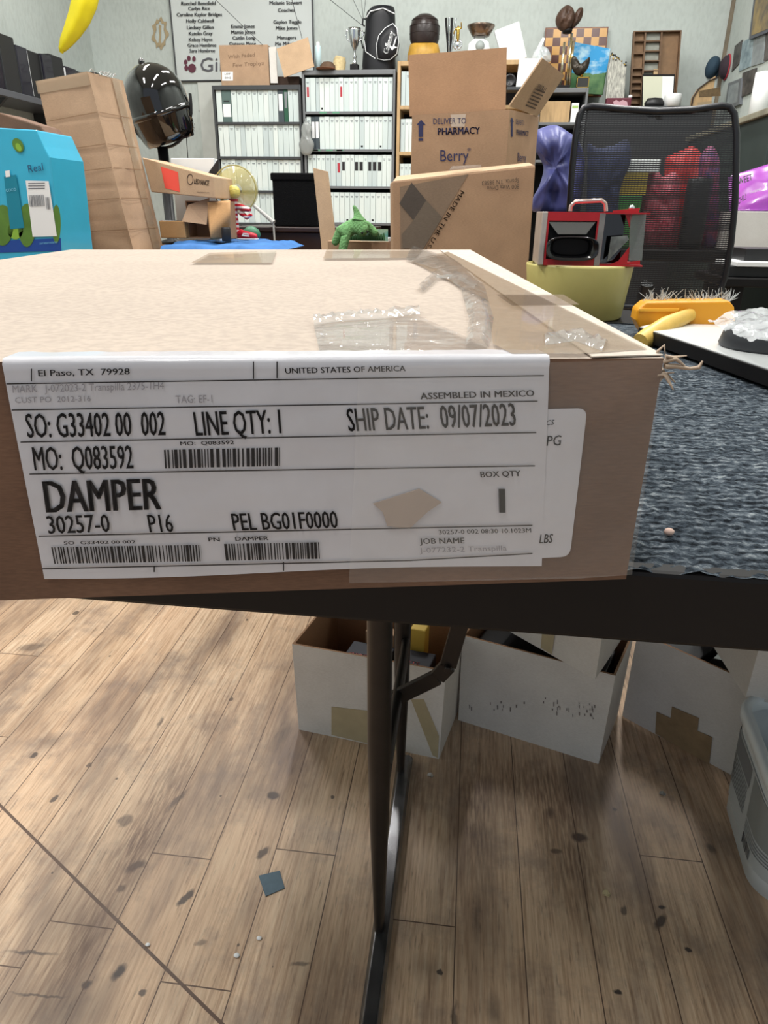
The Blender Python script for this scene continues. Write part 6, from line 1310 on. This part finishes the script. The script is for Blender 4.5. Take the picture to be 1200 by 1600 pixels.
cloth_heap('eagle', '', '', [(893, 100), (894, 88), (900, 87), (904, 96), (912, 99), (917, 92), (923, 88), (921, 102), (914, 113), (908, 117), (901, 116), (896, 109)], p.y - .03, .06, BRZ, zg_, 3.9, .012, 16, parent=et)
# landscape painting
Yp = YS + .17; pp = [aY(x, y, Yp) for x, y in ((890, 145), (942, 148), (954, 76), (889, 64))]
pt_ = thing('landscape_painting', 'unframed painting of blue sky, clouds and green grass behind the eagle', 'painting', (sum(q.x for q in pp) / 4, Yp, zg_))
PAI = bpy.data.materials.new('painted_landscape'); PAI.use_nodes = True; t = NT(PAI); co = t.n('ShaderNodeTexCoord').outputs['Object']; s_ = t.n('ShaderNodeSeparateXYZ', ins={0: co})
nz_ = t.n('ShaderNodeTexNoise', ins={'Vector': co, 'Scale': 9.0, 'Detail': 5.0}).outputs[0]; nz2 = t.n('ShaderNodeTexNoise', ins={'Vector': t.n('ShaderNodeMapping', ins={0: co, 1: (3, 0, 0), 3: (1, 1, 1.6)}).outputs[0], 'Scale': 11.0, 'Detail': 4.0}).outputs[0]
sky = t.ramp(nz2, [(.48, lin((34, 146, 204))), (.64, lin((170, 206, 222)))]); gr_ = t.ramp(nz_, [(.4, lin((58, 104, 62))), (.6, lin((104, 142, 88)))])
zz_ = t.math('ADD', s_.outputs[2], t.math('MULTIPLY', nz_, .12)); t.link(t.mix(t.math('GREATER_THAN', zz_, .17), gr_, sky), 'Base Color'); t.b.inputs['Roughness'].default_value = .45
zlow = min(q.z for q in pp); pp = [Vector((q.x, q.y, q.z)) for q in pp]
B().prism(pp, (0, .022, 0)).build('canvas', PAI, pt_, bevel=.002)
# sequinned paper bag, heart box, tray and neighbours on the low cabinet
def onC(x, Y): return Vector((aY(x, 150, Y).x, Y, zc_))
Yb3 = YS + .06; pp = [aY(x, y, Yb3) for x, y in ((946, 168), (974, 168), (979, 104), (966, 92), (955, 86), (950, 110))]; pp = [Vector((q.x, q.y, max(q.z, zc_ + .001))) for q in pp]
pbg = thing('paper_bag', 'cream patterned bag with a dark beaded top beside the painting', 'bag', (sum(q.x for q in pp) / 6, Yb3, zc_))
B().prism(pp, (0, .06, 0)).build('body', mat('cream_scribble', (204, 204, 192), .7, var=.35, scale=40, stretch=(3, 1, .6), col2=(120, 120, 116)), pbg, bevel=.004)
b = B(); rn = random.Random(6); tp_ = [aY(x, y, Yb3 - .004) for x, y in ((979, 104), (966, 92), (955, 84))]
for k in range(46): u = rn.random() * 2; i = min(int(u), 1); q = tp_[i].lerp(tp_[i + 1], u - i) + Vector((rn.uniform(-.006, .006), rn.uniform(0, .05), rn.uniform(-.02, .02))); b.sphere(q, .0055, rn.choice((0, 0, 1)), 8, 6)
b.build('beads', [mat('black_bead', (30, 30, 30), .2), GOLD], pbg)
p0, p1 = aY(948, 153, YS + .01), aY(987, 153, YS + .01); hb_ = thing('heart_box', 'maroon box printed with a pale pink heart beside the wooden tray', 'box', ((p0.x + p1.x) / 2, YS + .03, zc_))
MAR = mat('maroon_card', (96, 38, 52), .4); B().box((p0.x, YS + .005, zc_), (p1.x, YS + .055, p0.z)).build('body', MAR, hb_, bevel=.003)
zc2 = p0.z; hz = YT(YS + .0035); b = B(); b.add([hz(*q) for q in ((958, 159), (963, 156), (968, 159), (973, 156), (980, 159), (981, 166), (970, 176), (960, 168))], [tuple(range(8))[::-1]]); b.build('heart_print', mat('pink_print', (190, 150, 160), .5), hb_)
tag(B().lathe([(0, 0), (.012, 0), (.014, .012), (.008, .018), (0, .02)], (aY(985, 150, YS + .03).x, YS + .03, zc2 + .0005), 16).build('white_jar', WHITE), 'tiny white jar on top of the maroon heart box', 'jar')
# wooden compartment tray (printer's drawer)
Yt2 = YS + .22; c = [aY(x, y, Yt2) for x, y in ((982, 166), (1054, 170), (1068, 45), (989, 48))]
tray = thing('wooden_tray', 'old wooden drawer of small compartments leaning against the back wall', 'tray', ((c[0].x + c[1].x) / 2, Yt2, zc_))
TW = mat('tray_wood', (112, 84, 58), .6, var=.35, scale=10, stretch=(2, 1, 5)); TB = mat('tray_back', (134, 104, 74), .65, var=.25, scale=14)
o_ = Vector((c[0].x, Yt2, zc_ + .001)); U_ = Vector((c[1].x - c[0].x, 0, 0)); Vv_ = c[3] - c[0]; Vv_ = Vector((Vv_.x + .01, .06, c[3].z - o_.z)); nn = U_.cross(Vv_).normalized(); nn = nn if nn.y < 0 else -nn
def tq(b, u0, u1, v0, v1, d0, d1): b.slab([o_ + U_ * u0 + Vv_ * v0 + nn * d0, o_ + U_ * u1 + Vv_ * v0 + nn * d0, o_ + U_ * u1 + Vv_ * v1 + nn * d0, o_ + U_ * u0 + Vv_ * v1 + nn * d0], nn * (d1 - d0))
b = B(); tq(b, 0, .26, 0, 1, 0, .004); tq(b, .58, 1, 0, 1, 0, .004); tq(b, .26, .58, 0, .42, 0, .004); b.build('back_board', TB, tray)
b = B(); tq(b, .26, .58, .42, 1, 0, .004); b.build('pale_back', mat('tray_pale', (150, 152, 142), .6, var=.2, scale=20), tray)
b = B(); tq(b, 0, .03, 0, 1, .004, .035); tq(b, .97, 1, 0, 1, .004, .035); tq(b, .03, .97, .985, 1.0, .004, .035); tq(b, .03, .97, 0, .015, .004, .035); b.build('frame', TW, tray)
for u0 in (.235, .575): b = B(); tq(b, u0, u0 + .035, .015, .985, .004, .03); b.build('upright_divider', TW, tray)
for k in range(4): b = B(); v = .50 + .125 * k; tq(b, .27, .575, v - .008, v + .008, .004, .03); b.build('divider', TW, tray)
for k in range(8): b = B(); v = .08 + .09 * k if k < 6 else .56 + .16 * (k - 5); tq(b, .03, .235, v - .008, v + .008, .004, .03); b.build('divider', TW, tray)
b = B(); tq(b, .48, .57, .37, .52, .006, .028); b.build('wood_block', WOODL, tray)
# framed paper, white cylinder, black round thing
Yd2 = YS + .09; c = [aY(x, y, Yd2) for x, y in ((1002, 172), (1051, 172), (1055, 116), (1004, 116))]; c = [Vector((q.x, q.y, max(q.z, zc_ + .001))) for q in c]
fd = thing('framed_paper', 'black-backed sheet of cream and white paper standing before the wooden tray', 'paper', ((c[0].x + c[1].x) / 2, Yd2, zc_))
B().prism(c, (0, .010, 0)).build('backing', BLACK, fd, bevel=.001)
b = B(); d_ = Vector((0, -.0012, 0)); b.add([c[0].lerp(c[1], .0) + d_ + Vector((.006, 0, .004)), c[0].lerp(c[1], .62) + d_ + Vector((0, 0, .004)), c[3].lerp(c[2], .62) + d_ + Vector((0, 0, -.012)), c[3] + d_ + Vector((.006, 0, -.012))], [(0, 1, 2, 3)], 0); b.add([c[0].lerp(c[1], .62) + d_ + Vector((0, 0, .004)), c[1] + d_ + Vector((-.006, 0, .004)), c[2] + d_ + Vector((-.006, 0, -.012)), c[3].lerp(c[2], .62) + d_ + Vector((0, 0, -.012))], [(0, 1, 2, 3)], 1); b.build('sheet', [mat('cream_paper', (206, 208, 186), .7), PAPERW], fd)
p = onC(1052, YS + .03); tag(B().lathe([(0, 0), (.055, 0), (.055, aY(1052, 149, p.y).z - zc_ - .004), (.05, aY(1052, 147, p.y).z - zc_), (0, aY(1052, 147, p.y).z - zc_)], p, 28).build('white_canister', WHITE), 'white round canister in front of the framed paper', 'canister')
p = onC(1024, YS + .035); tag(B().lathe([(0, 0), (.05, 0), (.055, .02), (.04, .05), (0, .055)], p, 28, sx=1.2, sy=.6).build('flat_hat', PLAST), 'low black hat in front of the framed paper', 'hat')
# slanted cardboard model house with a curved roof
Yq2 = YS + .12; hs = thing('cardboard_model', 'curved tan cardboard shape with printed pictures in the corner of the room', 'cardboard shape', (aY(1100, 160, Yq2).x, Yq2, zc_))
oq = [(1080, 172), (1083, 152), (1092, 138), (1108, 126), (1130, 118), (1133, 140), (1129, 172)]; c = [aY(x, y, Yq2) for x, y in oq]; c = [Vector((min(q.x, RX - .13), q.y, max(q.z, zc_ + .001))) for q in c]
B().prism(c, (0, .05, 0)).build('body', WOODL, hs, bevel=.002)
b = B(); K = YT(Yq2 - .0015); poly(b, K, [(1093, 142), (1126, 136), (1126, 150), (1092, 152)], 0); poly(b, K, [(1090, 160), (1112, 158), (1112, 168), (1090, 168)], 1); b.build('printed_pictures', [mat('umber_print', (110, 90, 60), .6, var=.4, scale=40), mat('tan_print', (160, 140, 108), .6)], hs)
b = B(); b.tube([aY(x, y, Yq2 - .004) for x, y in ((1080, 170), (1083, 152), (1092, 138), (1108, 126), (1122, 121))], .010, 8, flat=.4); b.build('dark_rim', WOODD, hs)
for nm, (x, y), m, lb_, rr_ in (('baseball_cap', (1113, 105), mat('teal_navy', (44, 66, 82), .8), 'dark teal cap hung on the back wall near the corner', .058),):
    p = aY(x, y, YW); b = B().lathe([(0, .055), (rr_ * .5, .05), (rr_ * .9, .028), (rr_, 0)], (p.x, YW - .001, p.z), 28, axis='Y', sx=.78, sy=1.2, cap=False, M=Matrix.Rotation(.25, 3, 'Y')); c_ = thing(nm, lb_, 'cap', (p.x, YW - .03, p.z - .07)); b.build('crown', m, c_)
    b = B(); b.lathe([(.0, 0), (rr_ * .7, -.0), (rr_ * .7, -.006), (0, -.006)], (p.x + .02, YW - .012, p.z - .03), 20, axis='Y', sx=.7); b.build('brim', m, c_)
p = aX(1137, 105, RX); c_ = thing('baseball_cap', 'dark cap with a red edge hung on the right wall by the corner', 'cap', (RX - .03, p.y, p.z - .07))
B().lathe([(0, -.05), (.035, -.045), (.055, -.025), (.06, -.001)], (RX - .002, p.y, p.z), 28, axis='X', sx=1.0, sy=1.25, cap=False).build('crown', mat('dark_plum', (52, 40, 48), .8), c_); B().torus((RX - .006, p.y, p.z), .06, .005, 'X', 28, sy=1.25).build('red_edge', REDB, c_)

# ------------------------------------------------------------------ back wall: name board, stains, sockets, banana
YN = YW - .010; NB = YT(YN - .006)
c = [aY(x, y, YN) for x, y in ((276.5, 127), (491, 124), (488, 0), (265, 0))]; top = .42
c[2] = c[1] + (c[2] - c[1]) * (1 + top); c[3] = c[0] + (c[3] - c[0]) * (1 + top)
nb_ = thing('name_board', 'large white painted board of girls team names on the back wall', 'sign', (sum(q.x for q in c) / 4, YN, c[0].z))
B().prism(c, (0, .008, 0)).build('panel', mat('board_white', (196, 202, 200), .5, var=.05, scale=3), nb_)
b = B(); 
for i in range(4):
    p0, p1 = c[i], c[(i + 1) % 4]; d_ = (p1 - p0).normalized() * .004; b.tube([p0 + Vector((0, -.002, 0)), p1 + Vector((0, -.002, 0))], .006, 6)
b.build('frame', DGREY, nb_)
b = B(); NM = [('Raechel Benefield', 283, 337, 8), ('Carlye Rice', 294, 328, 16), ('Caroline Kaylor Bridges', 276, 347, 25.5), ('Holly Caldwell', 291, 334, 35.5), ('Lindsey Gillen', 292, 334, 45.5), ('Katelin Gray', 295, 332, 55), ('Kelsey Hayes', 295, 332, 64.5), ('Grace Hembree', 293, 338, 73.5), ('Sara Hembree', 296, 336, 82),
  ('Emma Jones', 361, 398, 44), ('Mamie Jones', 361, 399, 53), ('Caitlin Long', 363, 399, 62), ('Quteesa Mose', 358, 400, 71), ('Melanie Stewart', 421, 472, 7), ('Coaches', 434, 461, 18.5), ('Gaylon Tuggle', 427, 471, 37), ('Mike Jones', 431, 465, 46.5), ('Managers', 433, 463, 61.5), ('Mo Mikel', 430, 458, 71)]
for s, x0, x1, y in NM: b = B(); ptext(b, s, (x0, y), (x1, y - .5), 0, -5.6, 0, .018, NB); b.build('name_line', mat('board_ink', (62, 64, 72), .6), nb_)
b = B(); ptext(b, 'Girls', (313, 112), (372, 110), 0, -22, 0, -.012, NB); b.build('script_title', mat('script_ink', (84, 84, 90), .6), nb_)
b = B()
for cx_, cy_, rx_, ry_ in ((300, 106.5, 6.2, 7), (291, 106, 3.0, 4.4), (290, 97, 2.8, 4), (295, 91, 2.8, 4.2), (303, 92, 2.8, 4.2)): poly(b, NB, ell(cx_, cy_, rx_, ry_, 18))
b.build('paw_print', mat('maroon_ink', (92, 42, 58), .6), nb_)
# peeled-paint mark and other wall marks
b = B(); PK = YT(YW - .0015); rn = random.Random(12)
outl = [(250 + 12 * math.cos(a) * (1 + .18 * math.sin(a * 7 + 1)), 52 + 24 * math.sin(a) * (1 + .12 * math.cos(a * 9))) for a in [2 * math.pi * k / 56 for k in range(56)]]; inl = [(250 + 7.5 * math.cos(a) * (1 + .18 * math.sin(a * 5)), 52 + 18 * math.sin(a) * (1 + .12 * math.cos(a * 8))) for a in [2 * math.pi * k / 56 for k in range(56)]]
P_ = [PK(*q) for q in outl] + [PK(*q) for q in inl]; b.add(P_, [(i, 56 + i, 56 + (i + 1) % 56, (i + 1) % 56) for i in range(56)])
b.add([PK(*q) for q in ((248, 38), (252, 40), (251, 64), (253, 74), (247, 72), (249, 56))], [(0, 5, 4, 3, 2, 1)]); o = b.build('trim_wall_stain', mat('old_glue', (158, 142, 112), .8)); o['kind'] = 'structure'
b = B(); poly(b, YT(YW - .0015), [(327, 128), (337, 128), (337, 150), (327, 160)]); b = B()
for (x0, y0, x1, y1) in ((310, 148, 333, 144), (310, 173, 334, 172)): b.tube([aY(x0, y0, YW - .004), aY((x0 + x1) / 2, (y0 + y1) / 2 + 2, YW - .004), aY(x1, y1, YW - .004)], .002, 6)
tag(b.build('wall_cable', mat('cable_grey', (120, 120, 122), .6)), 'pair of thin grey cables stapled to the wall left of the bookcases', 'cable')
# wall sockets and knob on the left part
p = aY(88, 45, YW); sk = thing('wall_socket', 'round grey wall socket on a white plate behind the banana', 'socket', (p.x, YW - .01, p.z))
b = B(); b.box((p.x - .045, YW - .010, p.z - .08), (p.x + .05, YW - .0005, p.z + .085)); b.build('plate', mat('plate_white', (196, 206, 204), .5), sk, bevel=.003); B().lathe([(0, .03), (.04, .028), (.045, .008), (.045, 0)], (p.x, YW - .010, p.z), 28, axis='Y', cap=False).build('socket', GREY, sk)
p = aY(99, 7, YW); tag(B().lathe([(0, .05), (.016, .05), (.02, .03), (.012, .02), (.012, -.003)], (p.x, YW, p.z), 20, axis='Y').build('metal_hook', CHROME), 'small shiny metal fitting on the wall above the round socket', 'hook')
# inflatable banana
Yn = 4.6; bn = thing('inflatable_banana', 'yellow inflatable banana hanging in front of the back wall', 'banana', aY(96, 84, Yn))
YB_ = mat('banana_yellow', (222, 206, 30), .42, var=.12, scale=7)
cps = [(96, 83, .008), (97, 77, .020), (103, 66, .034), (114, 48, .048), (125, 26, .060), (133, 2, .068), (138, -25, .070), (139, -55, .064), (136, -85, .05), (131, -108, .026), (128, -128, .014), (127, -140, .012)]
P_ = [aY(x, y, Yn) for x, y, r_ in cps]; sm_ = []; rr = []
for i in range(len(P_) - 1):
    for k in range(4): t_ = k / 4; sm_.append(P_[i].lerp(P_[i + 1], t_)); rr.append(cps[i][2] * (1 - t_) + cps[i + 1][2] * t_)
sm_.append(P_[-1]); rr.append(cps[-1][2])
b = B(); rings = []
for i, (p, r_) in enumerate(zip(sm_, rr)):
    d_ = (sm_[min(i + 1, len(sm_) - 1)] - sm_[max(i - 1, 0)]).normalized(); u_ = Vector((0, 1, 0)).cross(d_).normalized(); v_ = Vector((0, 1, 0))
    rings.append([p + (u_ * math.cos(a) + v_ * math.sin(a)) * r_ * (1 + .05 * math.cos(5 * a)) for a in [2 * math.pi * k / 30 for k in range(30)]])
b.loft(rings).build('body', YB_, bn)
b = B(); b.tube([sm_[-1], sm_[-1] + Vector((0, 0, CEIL - sm_[-1].z))], .002, 6); b.build('string', PAPERW, bn)
b = B(); b.tube([q + (Vector((0, 1, 0)).cross((sm_[min(i+1, len(sm_)-1)] - q).normalized() if i < len(sm_) - 1 else Vector((0,0,1))) * 0) + Vector((.35 * r_, -.94 * r_, 0)) * 1.02 for i, (q, r_) in enumerate(zip(sm_, rr)) if i > 3], .003, 5); b.build('seam', mat('banana_seam', (196, 178, 24), .45), bn)
# left wall shelf with black cases
SX = LX + .30; z_s = 1.545
ls = thing('wall_shelf', 'long dark metal shelf of black cases along the left wall', 'shelf', (LX + .15, 5.0, z_s))
B().box((LX + .002, 4.0, z_s - .035), (SX, 5.80, z_s)).build('shelf_board', mat('steel_shelf', (96, 98, 104), .35, metal=.4), ls, bevel=.003)
for y in (4.3, 5.0, 5.7): B().prism([(LX + .002, y, z_s - .035), (SX - .03, y, z_s - .035), (LX + .002, y, z_s - .25)], (0, .02, 0)).build('bracket', DGREY, ls)
tag(B().box((LX + .003, 3.9, .95), (LX + .32, 5.75, .98)).build('lower_shelf', DGREY, bevel=.003), 'lower dark shelf on the left wall behind the cartons', 'shelf')
CASE_P = None; y = 4.08; rn = random.Random(21); k = 0; cases = []
nmz = ['nearest', 'second nearest', 'third nearest', 'fourth nearest', 'fifth nearest', 'sixth nearest', 'seventh nearest', 'eighth nearest', 'ninth nearest', 'tenth nearest', 'eleventh nearest', 'farthest']
while y < 5.6 and k < 12:
    wd = rn.uniform(.10, .16); hh = .29 + rn.uniform(-.02, .03) - .005 * k
    t = thing('black_case', 'tall black case, %s of the row on the left wall shelf' % nmz[k], 'case', (SX - .10, y + wd / 2, z_s + .0005), 0, 'black cases on the left wall shelf')
    b = B(); b.box((SX - .20, y, z_s + .0005), (SX - .015 - rn.uniform(0, .02), y + wd - .004, z_s + hh)); b.build('body', mat('case_black', (26, 24, 36), .22, coat=.3) if k % 2 else PLAST, t, bevel=.004)
    b = B(); b.box((SX - .045, y - .0015, z_s + .01), (SX - .026, y + .0006, z_s + hh - .01)); b.build('pale_edge' if k % 3 == 1 else 'dark_edge', WHITE if k % 3 == 1 else DGREY, t)
    y += wd + .002; k += 1
# things under that shelf
tag(B().box((LX + .01, 4.6, .9805), (LX + .20, 4.9, 1.30)).build('storage_box', WOODB, bevel=.004), 'brown box on the lower shelf of the left wall', 'box')
tag(B().box((LX + .01, 4.95, .9805), (LX + .22, 5.25, 1.36)).build('storage_box', mat('white_blue', (190, 200, 206), .5), bevel=.004), 'whitish box on the lower shelf of the left wall', 'box')

# ------------------------------------------------------------------ right wall
def frame(name, label, pts, m, depth=.02, border=.0, bm=None, cat='picture', Xw=RX):
    c = [aX(x, y, Xw - depth) for x, y in pts]; t = thing(name, label, cat, (Xw - depth / 2, sum(q.y for q in c) / 4, min(q.z for q in c)))
    b = B(); b.prism(c, (depth - .0005, 0, 0)); b.build('frame' if border else 'sheet', bm if border else m, t)
    if border:
        cc = sum(c, Vector()) / 4; b = B(); b.add([cc + (q - cc) * (1 - border) + Vector((-.0012, 0, 0)) for q in c], [(0, 1, 2, 3)]); b.build('picture', m, t)
    return t
PIC1 = mat('aged_picture', (150, 130, 84), .5, var=.5, scale=9, col2=(84, 78, 70)); PIC2 = mat('pale_photo', (160, 178, 184), .5, var=.45, scale=16, col2=(104, 124, 132)); PIC3 = mat('dark_photo', (96, 92, 88), .5, var=.5, scale=18, col2=(48, 46, 46)); PIC4 = mat('grey_photo', (150, 158, 160), .5, var=.35, scale=14)
frame('framed_picture', 'large dark-framed aged picture high on the right wall', [(1170, 62), (1230, 38), (1236, -40), (1181, -30)], PIC1, .025, .12, mat('frame_slate', (70, 74, 84), .4))
frame('photograph', 'narrow brown photograph leftmost in the group on the right wall', [(1143, 112), (1154, 100), (1160, 62), (1148, 72)], PIC3, .006)
frame('photograph', 'pale blue photograph in the middle of the right wall group', [(1154, 112), (1172, 104), (1178, 55), (1160, 66)], PIC2, .006)
frame('photograph', 'whitish photograph under the large framed picture', [(1173, 104), (1192, 98), (1196, 50), (1178, 58)], PIC4, .007)
frame('photograph', 'grey photograph at the right edge of the wall group', [(1193, 96), (1222, 84), (1222, 40), (1197, 50)], PIC3, .008)
frame('framed_picture', 'grey framed picture with a dark square on the right wall', [(1132, 172), (1155, 163), (1158, 122), (1138, 130)], PIC4, .02, .25, mat('frame_grey', (104, 108, 112), .4))
frame('photograph', 'dark landscape photograph below the pale blue one', [(1157, 152), (1177, 143), (1181, 106), (1160, 114)], PIC3, .010)
# green counter along the right wall with a paper roll on top
Xc = RX - .30; kc = thing('wall_counter', 'dark green cabinet along the right wall behind the chair', 'cabinet', ((Xc + RX) / 2, 4.6, 0)); zk = aX(1152, 186, Xc).z
DG = mat('dark_green_paint', (52, 62, 60), .5, var=.2, scale=5); B().box((Xc + .01, 3.95, 0), (RX - .001, 5.40, zk - .03)).build('body', DG, kc, bevel=.004); B().box((Xc - .01, 3.93, zk - .03), (RX - .001, 5.42, zk)).build('top', mat('counter_edge', (150, 146, 128), .6, var=.4, scale=14), kc, bevel=.004)
p = aX(1186, 165, RX - .10); tag(B().lathe([(0, 0), (.05, 0), (.05, .26), (.046, .262), (.012, .262), (.012, .2), (0, .2)], (RX - .10, p.y, zk + .0005), 28).build('paper_roll', PAPERW), 'white paper roll standing on the green cabinet by the right wall', 'paper roll')

cloth_heap('plastic_ornament', 'grey translucent plastic ornament hanging on the edge between the two bookcases', 'ornament', [(470, 198), (477, 188), (486, 197), (485, 212), (490, 226), (484, 241), (472, 241), (466, 226), (470, 212)], YS - .045, .04, mat('smoky_plastic', (150, 154, 152), .2, alpha=.75, coat=.5), .5, 8.8, .006, 20)
q = aY(478, 190, YS - .02); tag(B().tube([Vector((q.x, YS - .025, q.z - .005)), Vector((q.x, YS - .03, q.z + .02)), Vector((q.x, YS - .0005, q.z + .02))], .002, 6).build('wire_hook', CHROME), 'small wire hook holding the grey plastic ornament on the bookcase', 'hook')
